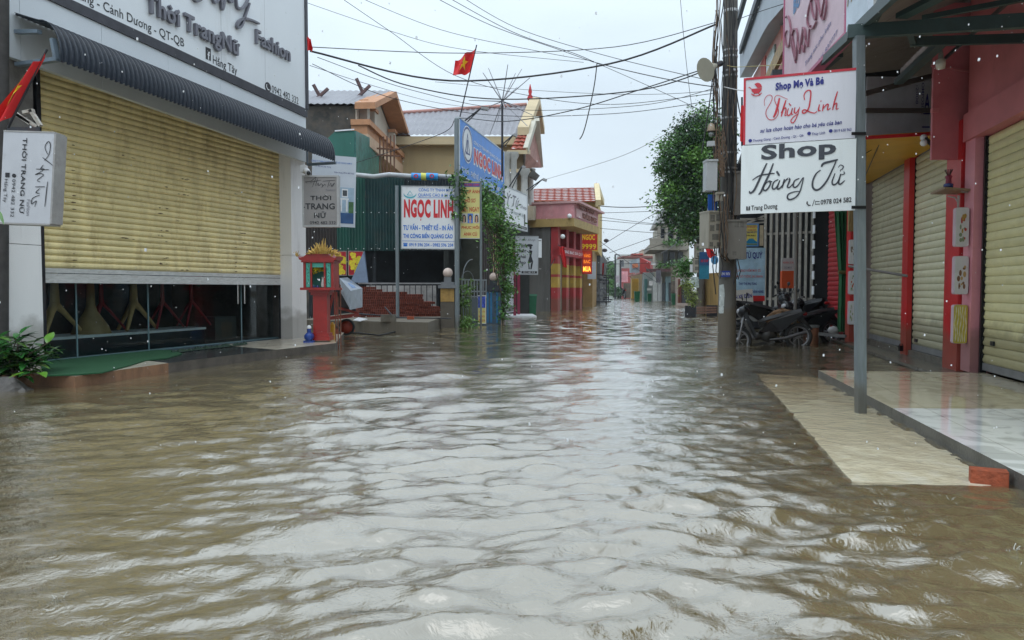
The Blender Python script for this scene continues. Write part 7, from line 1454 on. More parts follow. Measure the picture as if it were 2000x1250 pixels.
# brown crumpled cloth / sack
mb = MB(); rc = random.Random(8); c = P(1528, 628, 17.3); n = 16; vs = []
for j in range(9):
    for i in range(n):
        a = 2*math.pi*i/n; el_ = j/8*math.pi/2; rr_ = (.34+.05*rc.uniform(-1, 1)); vs.append(c+Vector((rr_*1.15*math.cos(a)*math.cos(el_)+rc.uniform(-.02, .02), rr_*.8*math.sin(a)*math.cos(el_), .34*math.sin(el_)+rc.uniform(-.03, .03)-.05)))
mb.add(vs, [(j*n+i, j*n+(i+1) % n, (j+1)*n+(i+1) % n, (j+1)*n+i) for j in range(8) for i in range(n)]); single('crumpled_sack', mb, M('brown_sack', (.16, .09, .045), .9, .4, 9, grime=.3, bump=.6), 'crumpled brown sack lying over the motorbikes', 'sack')
single('white_rag', MB().prism([P(1513, 640, 16.9), P(1522, 640, 16.9), P(1520, 651, 16.9), P(1514, 650, 16.9)], (0, .05, 0)), white, 'small white rag on the motorbike engine', 'rag')
c = G(1589, 671); k = thing('metal_drum', (c.x, c.y, -.1), 'small rusty coppery drum standing in the water near the motorbikes', 'drum'); part('body', MB().lathe((c.x, c.y+.16, -.1), [(.17, 0), (.17, .50), (.15, .5), (.15, .42)], 20), M('copper_brown', (.26, .13, .08), .3, .2, 5, metal=.6), k); part('rim', MB().lathe((c.x, c.y+.16, -.1), [(.175, .46), (.185, .49), (.175, .52)], 20), fk_ if False else steel, k)
single('plank', MB().bar(P(1600, 652, 16.9), P(1652, 657, 16.6), .2, .06), M('grey_plank', (.12, .12, .12), .7, .2), 'grey plank lying at the foot of the green curtain', 'plank')
single('white_bundle', MB().ball(P(1627, 645, 17.3), (.14, .1, .1), 8), M('rag_white', (.4, .4, .4), .9, .2, 9), 'small whitish bundle beside the curtain hem', 'bundle')
# ------------------------------------------------------------ MAIN CONCRETE POLE with its boxes and cables
base = G(1419, 678); PD = base.y; px_m = PD/FPX
k = thing('concrete_utility_pole', (base.x, base.y, -.3), 'thick concrete utility pole hung with meter boxes, cables and a loudspeaker', 'utility pole')
pc = M('pole_concrete', (.115, .11, .10), .8, .22, 3, bump=.35, bscale=50, grime=.4, gcol=(.035, .035, .03), streak=True, tide=0.75)
r0, r1 = 17.5*px_m, 12.5*px_m; topz = 9.5
def pr_at(z): return r0+(r1-r0)*z/8.0
part('shaft', MB().lathe((base.x, base.y, 0), [(r0+.01, -.35), (r0, 0), (pr_at(topz), topz)], 24), pc, k)
pm = lambda x, y, d=0: P(x, y, PD-d)
rw = random.Random(15)
mb = MB(); 
for y in (22, 24, 100, 112, 140, 150, 232, 300, 330, 338): z = pm(1420, y).z; mb.lathe((base.x, base.y, z), [(pr_at(z)+.006, -.02), (pr_at(z)+.012, 0), (pr_at(z)+.006, .02)], 20)
part('steel_band', mb, M('band_steel', (.45, .45, .45), .35, metal=.6), k); parent_of[list(ORG)[-1]]['kind'] = 'stuff'
mb = MB(); Fpl = sframe(1408, 1426, 529, 541, PD-r0-.02, PD-r0-.02); Fpl.box(mb, 0, Fpl.W, 0, Fpl.H, -.02, 0); kp = part('number_plate', mb, M('plate_blue', (.02, .06, .42), .4), k); Fpl.text(k, '0941 9474', .06, .25, .94, .75, white, .02)
mb = MB(); rr_ = random.Random(2)
for (x0, x1, y0, y1) in ((1402, 1411, 554, 600), (1402, 1410, 598, 612)):
    pts = []; 
    for t in range(14):
        a = 2*math.pi*t/14; x = (x0+x1)/2+(x1-x0)/2*max(-1, min(1, 1.3*math.cos(a)))*rr_.uniform(.8, 1); y = (y0+y1)/2+(y1-y0)/2*max(-1, min(1, 1.2*math.sin(a)))*rr_.uniform(.9, 1); z = pm(x, y).z; dx = (pm(x, y).x-base.x); rr0 = pr_at(z)+.004; dx = max(-rr0*.98, min(rr0*.98, dx)); pts.append(Vector((base.x+dx, base.y-math.sqrt(max(0, rr0*rr0-dx*dx)), z)))
    c_ = sum(pts, Vector())/len(pts); c_.y = min(c_.y, base.y-math.sqrt(max(0, (pr_at(c_.z)+.006)**2-(c_.x-base.x)**2))); mb.add(pts+[c_], [(i, (i+1) % 14, 14) for i in range(14)])
part('torn_poster', mb, M('torn_paper', (.42, .46, .45), .8, .2, 12), k)
# meter boxes
def meterbox(x0, x1, y0, y1, d, dep, mat, label, wins, skew=0):
    F = sframe(x0, x1, y0, y1, PD-d, PD-d+skew); kk = thing('meter_box', F.at(F.W/2, 0, 0), label, 'meter box'); mb = MB(); F.box(mb, 0, F.W, 0, F.H, -dep, 0); F.box(mb, -.01, F.W+.01, F.H-.03, F.H+.01, -dep, .02); kc_ = part('case', mb, mat, kk)
    for (a, b, c_, d_) in wins: mb = MB(); F.box(mb, a*F.W, b*F.W, c_*F.H, d_*F.H, .001, .006); kw = part('window', mb, M('meter_window', (.14, .135, .12), .25, .3, 20), kc_)
    return F, kk
mbx = M('meter_beige', (.30, .28, .23), .6, .15, 5, grime=.4, gcol=(.1, .09, .07), streak=True); mbg = M('meter_grey', (.17, .16, .14), .6, .2, 5, grime=.5, gcol=(.06, .055, .045), streak=True)
w6 = [(.1, .42, .72, .9), (.54, .88, .74, .92), (.1, .4, .46, .62), (.54, .88, .48, .66), (.25, .82, .22, .38), (.08, .32, .04, .16), (.6, .88, .04, .16)]
meterbox(1384, 1411, 412, 484, .55, .35, mbx, 'beige six window meter box on the left of the concrete pole', w6, .1)
F, kk = meterbox(1419, 1458, 430, 506, .42, .3, mbg, 'large grey meter box on the right of the concrete pole', [(.4, .6, .82, .96), (.68, .86, .82, .96), (.3, .5, .1, .2)], -.05)
meterbox(1380, 1401, 312, 372, .4, .3, M('box_pale', (.42, .44, .45), .5, .1, 3, grime=.2), 'pale grey cabinet high on the left of the concrete pole', [])
meterbox(1434, 1447, 335, 420, .3, .2, M('box_dull', (.13, .12, .11), .6, .2, 3, grime=.4), 'narrow dull grey conduit box on the right of the concrete pole', [])
meterbox(1400, 1413, 376, 392, .5, .15, mbx, 'tiny beige junction box above the six window meter box', [])
F = sframe(1383, 1401, 380, 412, PD+.4, PD+.4); single('blue_plaque', F.box(MB(), 0, F.W, 0, F.H, -.03, 0), M('plaque_blue', (.02, .12, .48), .4), 'bright blue plaque behind the concrete pole above the meter box', 'plaque')
# loudspeaker
k = thing('loudspeaker', pm(1376, 138, .2), 'cream horn loudspeaker pointing left high on the concrete pole', 'loudspeaker'); a = pm(1398, 128, .3); b = pm(1372, 139, .45); mb = MB(); d = (b-a).normalized()
pts = [a+d*t for t in (0, .08, .16, .24, .30)]; mb.tube(pts, [.05, .07, .12, .19, .25], 18, cap=True); part('horn', mb, M('horn_cream', (.40, .38, .31), .5, .1, 3, grime=.2), k)
part('driver', MB().tube([a-d*.16, a], .06, 12), darkmetal, k); part('bracket', MB().bar(a-d*.1, pm(1406, 124, .1), .05), darkmetal, k)
k = thing('street_lamp', pm(1389, 250, .3), 'dull bell shaped lamp hanging beside the concrete pole', 'lamp'); part('shade', MB().lathe(pm(1389, 250, .3), [(.02, .1), (.06, .07), (.09, -.03), (.09, -.07)], 14), M('lamp_tan', (.26, .2, .14), .6, .2), k); part('glass', MB().ball(pm(1389, 262, .3), .06), M('milk_dull', (.2, .22, .22), .2), k); part('bracket', MB().bar(pm(1389, 243, .3), pm(1404, 240, .1), .03), darkmetal, k)
part('fixture', MB().box(pm(1389, 281, .3), (.16, .1, .1)), M('box_pale', (.42, .44, .45)), k)
# cable bundles running down the pole: one messy harness
cabm = M('cable_black', (.014, .014, .016), .5, .2); cabb = M('cable_brown', (.14, .09, .055), .6, .3, 20)
k = thing('cable_harness', pm(1400, 500, .3), 'tangled bundle of black and brown cables tied down the concrete pole', 'cables')
for i in range(26):
    x = rw.choice([1395, 1397, 1399, 1403, 1408, 1412, 1416, 1421, 1427, 1432, 1435]); xs = []; n = 16; y0 = rw.choice([-30, -30, 20, 90, 120]); y1 = rw.choice([300, 340, 420, 440, 500]); dd = rw.uniform(.22, .36)
    pts = []
    for j in range(n+1): pts.append(pm(x+rw.uniform(-1.8, 1.8)+(3*math.sin(j*.7+i)), y0+(y1-y0)*j/n, dd))
    part('cable', MB().tube(pts, rw.uniform(.006, .012), 5), cabm if i % 4 else cabb, k)
for i in range(15):
    x = 1408+rw.uniform(-8, 8); pts = [pm(x+rw.uniform(-7, 7), y, .36) for y in range(245+i*3, 330, 10)]+[pm(1410+rw.uniform(-5, 5), 345, .36)]; part('loose_coil', MB().tube([Vector(p) for p in pts], .009, 5), cabb, k)
for i in range(8):
    x = 1412+rw.uniform(-6, 10); pts = [pm(x+2*math.sin(j*.9+i), 380+j*12, .58) for j in range(11)]+[pm(1420+rw.uniform(-4, 8), 512, .4)]; part('loose_coil', MB().tube(pts, .009, 5), cabb if i % 3 else cabm, k)
for (pts) in (((1400, 505), (1398, 530), (1406, 545), (1412, 520), (1408, 500)), ((1436, 506), (1440, 540), (1432, 556), (1438, 505)), ((1396, 480), (1392, 520), (1398, 575)), ((1404, 480), (1409, 498), (1417, 510), (1421, 495)), ((1440, 505), (1446, 530), (1441, 546))): part('drip_loop', MB().tube([pm(x, y, .5) for x, y in pts], .011, 5), cabm, k)
for (x0, y0, x1, y1) in ((1392, 150, 1370, 300), (1396, 60, 1393, 240), (1434, 140, 1447, 230), (1432, 0, 1436, 130)): part('hanging_cable', MB().tube(catline(pm(x0, y0, .3), pm(x1, y1, .35), .1, 8), .012, 5), cabm, k)

# ------------------------------------------------------------ OVERHEAD WIRES
def wire(pts, D, r, label, group=None, mat=None):
    if isinstance(D, (int, float)): D = [D]*len(pts)
    ps = [P(x, y, d) for (x, y), d in zip(pts, D)]
    if len(ps) == 2: line = catline(ps[0], ps[1], (ps[1]-ps[0]).length*.012)
    elif len(ps) == 3: line = through(*ps)
    else:
        line = []; 
        for i in range(len(ps)-1):
            p0, p1, p2, p3 = ps[max(i-1, 0)], ps[i], ps[i+1], ps[min(i+2, len(ps)-1)]
            for j in range(8): t = j/8; line.append(.5*(2*p1+(p2-p0)*t+(2*p0-5*p1+4*p2-p3)*t*t+(3*p1-p0-3*p2+p3)*t**3))
        line.append(ps[-1])
    single('overhead_cable', MB().tube(line, r*.72, 5), mat or cabm, label, 'cable', group)
wire([(606, 100), (880, 158), (1190, 125), (1398, 48)], [15.2, 17, 16.8, PD], .030, 'thickest black cable sagging from the signboard edge up to the pole top')
wire([(605, 92), (900, 104), (1200, 92), (1398, 44)], [15.2, 17, 16.8, PD], .013, 'long black cable just above the thickest one, almost straight')
wire([(700, 128), (800, 168), (980, 194), (1250, 176), (1398, 130)], [16, 17, 17, 17, PD], .020, 'black cable branching off the thickest one and sagging lower across the street')
wire([(690, 320), (860, 262), (895, 232), (990, 237), (1120, 215), (1260, 172), (1396, 128)], [27, 25, 24, 20, 18, 17, PD], .017, 'cable from the green hoarding over the blue sign up to the loudspeaker')
wire([(672, 0), (760, 60), (890, 148), (1050, 190), (1200, 204), (1398, 182)], [18, 18, 19, 19, 18, PD], .010, 'thin cable crossing the sky diagonally through the flag')
wire([(555, -10), (760, 60), (900, 96), (1140, 122)], 22, .010, 'thin cable from the top of the signboard across the upper sky', 'thin wires in the upper sky')
wire([(690, -10), (860, 58), (1050, 100), (1160, 120)], 22, .011, 'thin cable running steeply down from the top edge left of centre', 'thin wires in the upper sky')
wire([(840, -10), (960, 50), (1100, 100), (1160, 122)], 21, .013, 'left of the paired cables descending from the top edge to the knot')
wire([(866, -10), (1000, 62), (1120, 104), (1162, 122)], 21, .013, 'right of the paired cables descending from the top edge to the knot')
wire([(895, -10), (1010, 55), (1180, 108), (1396, 160)], [21, 21, 20, PD], .012, 'thin cable descending right from the top edge to the pole')
wire([(1162, 122), (1260, 146), (1398, 170)], [21, 19, PD], .016, 'black cable from the knot over the hanging rope to the pole')
wire([(1162, 122), (1260, 165), (1398, 232)], [21, 20, PD], .010, 'thin cable falling from the knot towards the tree')
wire([(610, 125), (760, 190), (960, 225), (1200, 222), (1398, 196)], [16, 17, 18, 18, PD], .011, 'thin cable sagging below the others in front of the grey roofs')
wire([(620, 112), (800, 175), (1000, 214), (1250, 206), (1398, 172)], [16, 17, 18, 18, PD], .010, 'thin grey cable between the branching cable and the roofs')
wire([(605, 128), (720, 165), (850, 200), (960, 215)], [16, 18, 22, 25], .009, 'faint cable slipping behind the spiky aerial')
wire([(850, 160), (1100, 180), (1398, 176)], [24, 22, PD], .009, 'faint level cable just above the spiky aerial')
wire([(1060, 352), (1200, 310), (1300, 262), (1390, 205)], [34, 25, 20, PD], .010, 'lone thin cable rising from the lamp arm to the pole beneath the open sky')
wire([(1328, -10), (1336, 80), (1352, 215)], [20, 20, 22], .010, 'nearly vertical thin cable beside the pole top')
wire([(1166, 123), (1160, 170), (1146, 235), (1138, 262), (1132, 272)], 20.8, .022, 'dark cut cable end hanging down from the knot in mid sky')
wire([(1436, 40), (1480, 24), (1540, 5)], [PD, 15, 14], .010, 'thin cable from the pole to the grey eaved house')
wire([(1420, 128), (1440, 131), (1500, 128), (1530, 126)], [PD-.4, 15.4, 14, 13], .010, 'yellowish cable stretched from the pole to the pink house', None, M('cable_yellow', (.35, .3, .12), .6))
wire([(1414, 170), (1432, 174), (1455, 166)], [PD-.4, 15, 12], .014, 'pale cable looped from the pole to the red bordered sign', None, M('cable_pale', (.5, .5, .5), .5))
wire([(1168, 402), (1230, 405), (1320, 396)], 50, .04, 'upper dark line far down the street', 'distant wires over the far street')
for i, pts in enumerate((((1170, 416), (1240, 414), (1330, 396)), ((1172, 424), (1250, 434), (1335, 424)), ((1172, 430), (1250, 437), (1400, 420)), ((1172, 446), (1240, 452), (1290, 446)), ((1170, 483), (1215, 455), (1285, 430)), ((1190, 494), (1235, 478), (1290, 462)), ((1190, 516), (1260, 514), (1340, 512)), ((1170, 470), (1210, 500), (1260, 522)), ((1180, 516), (1225, 500), (1290, 496)))):
    wire(list(pts), [60, 60, 46], .028, 'thin dark wire far down the street between the gold shop and the tree', 'distant wires over the far street')
# ------------------------------------------------------------ SECOND POLE, bench, signs beyond the concrete pole
b2_ = G(1367, 614); k = thing('rear_utility_pole', (b2_.x, b2_.y, 0), 'darker farther utility pole with two small meter boxes before the tree', 'utility pole'); D2_ = b2_.y
part('shaft', MB().lathe((b2_.x, b2_.y, 0), [(.2, -.1), (.12, 9)], 14), pc, k)
for (x0, x1, y0, y1, l_) in ((1358, 1372, 476, 506, 'upper'), (1355, 1366, 504, 532, 'lower')):
    F = sframe(x0, x1, y0, y1, D2_-.5, D2_-.5); kk = thing('meter_box', F.at(F.W/2, 0, 0), l_+' small meter box on the farther utility pole', 'meter box'); mb = MB(); F.box(mb, 0, F.W, 0, F.H, -.25, 0); part('case', mb, mbx, kk)
    mb = MB(); F.box(mb, .2*F.W, .8*F.W, .55*F.H, .85*F.H, .0, .01); F.box(mb, .2*F.W, .8*F.W, .15*F.H, .4*F.H, .0, .01); part('window', mb, M('meter_window', (.14, .135, .12)), kk)
part('poster', MB().box8([P(x, y, D2_-.5) for y in (560, 541) for x in (1349, 1365)][:0] or [P(1349, 561, D2_-.5), P(1365, 562, D2_-.5), P(1365, 562, D2_-.45), P(1349, 561, D2_-.45), P(1349, 541, D2_-.5), P(1365, 541, D2_-.5), P(1365, 541, D2_-.45), P(1349, 541, D2_-.45)]), M('poster_mix', (.35, .42, .4), .5, .7, 5), k)
part('box_white', MB().box(P(1350, 524, D2_-.3), (.12, .1, .38)), white, k)
mb = MB(); 
for i in range(6): mb.tube([P(1374+i*1.2, 300+i*20, D2_-.5), P(1372-i, 400, D2_-.5), P(1368+i, 480, D2_-.5)], .03, 5)
part('cables', mb, M('cable_grey', (.16, .17, .18), .6), k); parent_of[list(ORG)[-1]]['kind'] = 'stuff'
k = thing('park_bench', G(1378, 618), 'brown slatted bench standing in the flood beside the concrete pole', 'bench'); F = Frame(G(1356, 619), G(1399, 617)); bw_ = M('bench_wood', (.13, .06, .035), .6, .2, 9)
mb = MB(); 
for i in range(3): F.box(mb, .03, F.W-.03, .40, .43, -.45+i*.14, -.35+i*.14)
part('seat', mb, bw_, k); mb = MB(); 
for i in range(3): F.box(mb, .03, F.W-.03, .14+i*.11-.0, .22+i*.11-.0, .02, .05)
part('front_slats', mb, bw_, k)
for u in (0, F.W-.06): part('leg', F.box(MB(), u, u+.06, -.1, .5, -.5, .07), darkmetal, k)
F, _q = None, None
F = sframe(1366, 1385, 492, 545, 27, 27); kq = sign('street_banner', 'narrow blue and teal banner behind the concrete pole at its left', F, M('banner_teal', (.03, .22, .33), .5, .3, 3), None, th=.03); mb = MB(); F.box(mb, 0, F.W, .5*F.H, F.H, .002, .006); part('upper_half', mb, M('banner_bluedark', (.03, .10, .24), .5, .3, 6), kq); F.text(kq, 'XE ĐẠP', .1, .6, .9, .72, red_t, .02, w=.01)
F = sframe(1366, 1402, 535, 600, 38, 35); single('yellow_wall', (lambda mb: mb.box8([F.at(0, -1, 0), F.at(F.W, -1, 0), F.at(F.W, -1, -3), F.at(0, -1, -3), F.at(0, F.H, 0), F.at(F.W, F.H, 0), F.at(F.W, F.H, -3), F.at(0, F.H, -3)]))(MB()), M('yellow_timber', (.33, .22, .08), .7, .35, 3, stretch=(3, 3, .3), grime=.3), 'weathered yellow wall behind the bench', 'wall')
k = thing('soft_drink_disc', P(1396, 505, 24), 'round blue and white disc advert behind the pole with red ribbon', 'sign'); mb = MB(); c_ = P(1396, 508, 24)
mb.prism([c_+Vector((.12*math.cos(t*.42), 0, .14*math.sin(t*.42))) for t in range(15)], (0, .03, 0)); part('disc', mb, M('disc_blue', (.1, .3, .55), .4, .5, 8), k)
flag('red_flag', [(1376, 480), (1392, 486)], [(1384, 502), (1399, 508)], 24.5, 'small red flag drooping behind the meter boxes', 0, [(1374, 478), (1400, 500)], amp=.05)
flag('red_flag', [(1366, 505), (1376, 512)], [(1366, 530), (1377, 520)], 29.5, 'small red pennant beside the lower meter box', 0, [(1365, 500), (1365, 545)], amp=.04)
F = sframe(1378, 1400, 540, 600, 25, 25)
single('dark_planter', MB().box8([(P(1354, 600, 37).x, 37, -.1), (P(1366, 600, 37).x, 37, -.1), (P(1366, 600, 37).x, 37.5, -.1), (P(1354, 600, 37).x, 37.5, -.1), (P(1354, 600, 37).x, 37, 1.1), (P(1366, 600, 37).x, 37, 1.1), (P(1366, 600, 37).x, 37.5, 1.1), (P(1354, 600, 37).x, 37.5, 1.1)]), M('planter_dark', (.02, .025, .03), .6), 'dark tall planter box below the small poster', 'planter')
# ------------------------------------------------------------ TREE
def tree(name, label, c, rad, trunk_xy, nclump, nleaf, lsize, mats, rnd, crad, group=None, tr=.18, lift=0):
    k = thing(name, (trunk_xy[0], trunk_xy[1], 0), label, 'tree', group); cl = crown_clumps(c, rad, nclump, crad, rnd)
    cl2 = [(p, r) for p, r in cl]
    for i, m_ in enumerate(mats): mb = MB(); leaves(mb, cl2[i::len(mats)], nleaf//len(mats), lsize, rnd); part('crown', mb, m_, k)
    mb = MB(); b0_ = Vector((trunk_xy[0], trunk_xy[1], -.2)); t0 = Vector(c)-Vector((0, 0, rad[2]*.45)); mb.tube([b0_, b0_.lerp(t0, .5)+Vector((.1, 0, 0)), t0, Vector(c)+Vector((0, 0, rad[2]*.4))], [tr, tr*.8, tr*.6, tr*.2], 8)
    for p, r in cl[:14]: mb.tube([t0+Vector((0, 0, rnd.uniform(-.2, .6))), (t0+p)/2+Vector((0, 0, .2)), p], [tr*.4, tr*.25, .02], 5)
    part('trunk', mb, bark, k); return k
rt = random.Random(33); TD = 37
c = P(1360, 345, TD); tree('street_tree', 'large dense green street tree behind the concrete pole', c, (1.72, 1.9, 3.3), (P(1372, 600, TD).x, TD), 110, 44000, .18, [leafm, M('leaf_bright', (.11, .24, .04), .4, .35, 1.3, leaf=.5), leafd], rt, .68)
k = thing('low_branch_shrub', P(1348, 560, 32), 'yellow green shrub leaning out at the foot of the street tree', 'shrub'); mb = MB(); leaves(mb, [(P(1345, 565, 32), .3), (P(1350, 578, 32), .28), (P(1340, 555, 32), .22), (P(1352, 590, 32), .2)], 700, .15, rt, .5, 3.5); part('foliage', mb, M('leaf_yellow_green', (.16, .21, .035), .45, .3, 2, leaf=.4), k); mb = MB(); mb.tube([P(1354, 598, 32), P(1348, 565, 32)], .03, 5); part('stem', mb, bark, k)
k = thing('hanging_creeper', P(1335, 520, 44), 'green bush growing over the low roof under the street tree', 'bush'); mb = MB(); leaves(mb, [(P(1335+rt.uniform(-8, 12), 525+rt.uniform(-12, 12), 44), .45) for _ in range(8)], 1300, .18, rt); part('foliage', mb, leafm, k)

# ------------------------------------------------------------ FAR RIGHT ROW
def block(x0, x1, yb, yt, D, dep, skew=.0, z0=None):
    a, b = P(x0, yb, D), P(x1, yb, D); z0 = 0 if z0 is None else P(x0, z0, D).z; zt = P(x0, yt, D).z
    return [(a.x, D, z0), (b.x, D, z0), (b.x+dep*.2, D+dep, z0), (a.x+dep*skew, D+dep, z0), (a.x, D, zt), (b.x, D, zt), (b.x+dep*.2, D+dep, zt), (a.x+dep*skew, D+dep, zt)]
wd_ = M('window_dark', (.03, .035, .04), .2)
# three storey villa
k = thing('three_storey_villa', G(1300, 590), 'weathered three storey villa with columned balconies beyond the tree', 'house')
vw = M('villa_wall', (.36, .34, .27), .8, .2, .6, grime=.4, gcol=(.12, .12, .1), streak=True); vt = M('villa_trim', (.28, .26, .22), .8, .2, 1, grime=.4)
part('wall', MB().box8(block(1292, 1345, 590, 438, 72, 10, .1)), vw, k)
mb = MB(); mb.box8(block(1268, 1345, 488, 478, 70, 9, .12, 488)); mb.box8(block(1280, 1345, 443, 436, 71, 4, .1, 443)); mb.box8(block(1283, 1345, 528, 520, 70.5, 2, .1, 528)); part('floor_slab', mb, vt, k)
mb = MB(); pA = [P(1281, 441, 71), P(1298, 405, 71), P(1322, 441, 71)]; mb.prism(pA, (.5, 6, 0)); part('gable_roof', mb, M('gable_grey', (.28, .28, .28), .7), k)
mb = MB(); tile_roof(mb, P(1298, 402, 71), P(1306, 402, 77), P(1330, 436, 77), P(1322, 440, 71), 6, .5); part('roof', mb, redtile, k)
for x in (1287, 1301, 1318, 1332): part('column', MB().lathe((P(x, 500, 70.8).x, 70.8, P(x, 478, 70.8).z), [(.22, 0), (.16, .3), (.16, P(x, 440, 70.8).z-P(x, 478, 70.8).z-.3), (.24, P(x, 440, 70.8).z-P(x, 478, 70.8).z)], 8), vt, k)
for (x0, x1, y0, y1) in ((1289, 1297, 476, 446), (1305, 1314, 474, 446), (1322, 1330, 474, 446), (1296, 1304, 520, 492), (1308, 1318, 520, 492), (1324, 1334, 520, 492)): part('window', MB().box8(block(x0, x1, y0, y1, 71.6, .3, 0, y0)), wd_, k)
mb = MB(); 
for i in range(12): x = 1270+i*2.2; mb.bar(P(x, 478, 70), P(x, 468, 70), .1)
mb.bar(P(1268, 467, 70), P(1297, 467, 70), .14); part('balustrade', mb, vt, k); parent_of[list(ORG)[-1]]['kind'] = 'stuff'
part('balcony_plants', (lambda mb: (leaves(mb, [(P(x, 474, 70), .5) for x in (1303, 1310, 1318, 1325)]+[(P(x, 518, 70), .4) for x in (1290, 1305, 1315)], 600, .25, rt), mb)[1])(MB()), leafm, k)
mb = MB(); mb.box8([P(x, y, D) for y in (531, 525) for x, D in ((1262, 72), (1345, 66), (1345, 70), (1266, 76))]); part('shop_canopy', mb, M('canopy_maroon', (.10, .05, .05), .6, .3, 2), k)
for i, (x0, x1, col) in enumerate(((1276, 1284, (.42, .44, .43)), (1285, 1293, (.4, .42, .42)), (1300, 1310, (.25, .38, .42)), (1311, 1318, (.44, .46, .46)))): part('shutter', MB().box8(block(x0, x1, 589, 540, 71, .4, 0, 589)), M('far_shutter%d' % i, col, .5, .15, 3), k)
for (x0, x1) in ((1306, 1310), (1293, 1299)): part('doorway', MB().box8(block(x0, x1, 588, 552, 70.9, .3, 0, 588)), wd_, k)
mb = MB(); mb.box8([P(x, y, D) for y in (590, 520) for x, D in ((1310, 66), (1320, 65.4), (1322, 66), (1312, 66.6))]); single('stone_pillar', mb, M('rubble_stone', (.14, .12, .10), .85, .7, 1.6, bump=.8, bscale=4), 'dark rubble stone pillar beside the pale shutters far down the street', 'pillar')
mb = MB(); mb.box8(block(1321, 1352, 592, 522, 58, 6, .2)); single('pink_gable_shed', mb, M('pale_pinkwall', (.34, .28, .25), .8, .2, 1, grime=.3), 'pale pinkish low house behind the shrub under the tree', 'house')
k = thing('low_shop', P(1335, 590, 56), 'low shop with grey awning and brown door left of the shrub', 'shop'); part('awning', MB().box8(block(1330, 1356, 556, 545, 54, 2, .2, 556)), M('pale_awning', (.32, .34, .36), .6, .2, 3), k); part('door', MB().box8(block(1325, 1332, 592, 545, 56, .3, 0, 592)), M('brown_door', (.17, .06, .04), .6), k); part('dark_front', MB().box8(block(1332, 1350, 592, 556, 55.5, .3, 0, 592)), wd_, k)
# red roofed white sign shop
k = thing('red_sided_shop', P(1250, 585, 85), 'shop with red side wall, blue white billboard and mustard door far down the street', 'shop')
part('wall', MB().box8(block(1232, 1258, 584, 535, 88, 6, .15)), M('dim_tan', (.22, .17, .1), .8, .2, 1), k); part('mustard_door', MB().box8(block(1234, 1247, 583, 544, 86, .5, 0, 583)), M('mustard', (.42, .25, .04), .6, .1), k)
mb = MB(); mb.prism([P(x, y, 82) for x, y in ((1249, 535), (1272, 531), (1268, 512), (1250, 503))], (1, 3, 0)); part('red_side', mb, M('far_red', (.42, .05, .05), .7, .12, 1), k)
mb = MB(); mb.prism([P(x, y, 82.2) for x, y in ((1231, 533), (1249, 531), (1249, 504), (1231, 510))], (0, .5, 0)); kb_ = part('billboard', mb, M('far_board', (.34, .42, .48), .5, .4, 1.5), k); mb = MB(); mb.bar(P(1235, 520, 82), P(1246, 518, 82), .1, .45); part('board_mark', mb, M('orange_red_ink', (.6, .2, .1)), k)
part('awning', MB().box8([P(1228, 540, 83), P(1250, 534, 81), P(1252, 535, 84), P(1230, 541, 86), P(1228, 538, 83), P(1250, 532, 81), P(1252, 533, 84), P(1230, 539, 86)]), M('awning_pinkred', (.5, .25, .25), .6), k)
k = thing('pink_poster_shop', P(1218, 583, 100), 'shop with a large pink poster and red wall farther down the street', 'shop'); part('wall', MB().box8(block(1212, 1236, 582, 524, 104, 8, .15)), M('far_maroon', (.30, .07, .07), .7, .3, 1), k); part('poster', MB().box8(block(1214, 1226, 551, 530, 100, .3, 0, 551)), M('far_pink', (.55, .25, .28), .6, .5, 1), k); part('front', MB().box8(block(1218, 1236, 582, 553, 100, .3, 0, 582)), M('far_darkfront', (.1, .08, .06), .7, .5, 1), k)
k = thing('white_flat_house', P(1225, 560, 120), 'white flat roofed house with red canopy edge above the far shops', 'house'); part('wall', MB().box8(block(1208, 1288, 560, 497, 125, 10, .1)), M('far_white', (.45, .46, .45), .7, .2, .5, grime=.3), k); part('canopy', MB().box8(block(1216, 1294, 503, 500, 118, 6, 0, 503)), M('far_rust', (.2, .06, .05), .6), k); part('upper_wall', MB().box8(block(1254, 1292, 500, 487, 124, 8, .1, 500)), M('far_cream', (.42, .38, .3), .7, .2), k); part('roof', MB().box8(block(1234, 1256, 498, 495, 122, 8, .1, 498)), M('far_roofred', (.4, .1, .08), .7), k)
k = thing('teal_door_house', P(1262, 586, 80), 'narrow pale house with teal door and hanging box signs far down the street', 'house'); part('wall', MB().box8(block(1256, 1276, 587, 532, 80, 5, .15)), M('far_palewall', (.32, .36, .36), .7, .2, 1), k); part('door', MB().box8(block(1259, 1264, 587, 545, 79.7, .3, 0, 587)), M('far_teal', (.08, .2, .2), .6), k)
for i, (x, y, w, h, D, col, lb) in enumerate(((1286, 540, 9, 24, 64, (.10, .10, .12), 'dark hanging box sign before the pale shutters far away'), (1271, 553, 7, 9, 70, (.45, .45, .45), 'small white hanging sign with dark mark far away'), (1268, 565, 8, 4, 72, (.5, .52, .5), 'small white board under the hanging signs far away'), (1206, 545, 7, 14, 110, (.45, .45, .5), 'tall pale sign leaning at the far end of the street'), (1216, 515, 5, 12, 112, (.10, .12, .13), 'slim dark sign above the far shops'), (1276, 515, 8, 5, 68, (.5, .5, .5), 'white oval sign among wires far away'))):
    p = P(x, y, D); s_ = D/FPX; single('far_sign', MB().box(p, (w*s_, .2, h*s_)), M('farsign%d' % i, col, .5, .3, 2), lb, 'sign')
bin_(1244, 585, 76, 1.05, 'green waste bin before the mustard door far down the street'); bin_(1317, 590, 62, .9, 'green waste bin beside the rubble stone pillar'); bin_(1268, 586, 78, .8, 'low green waste bin under the far hanging signs')
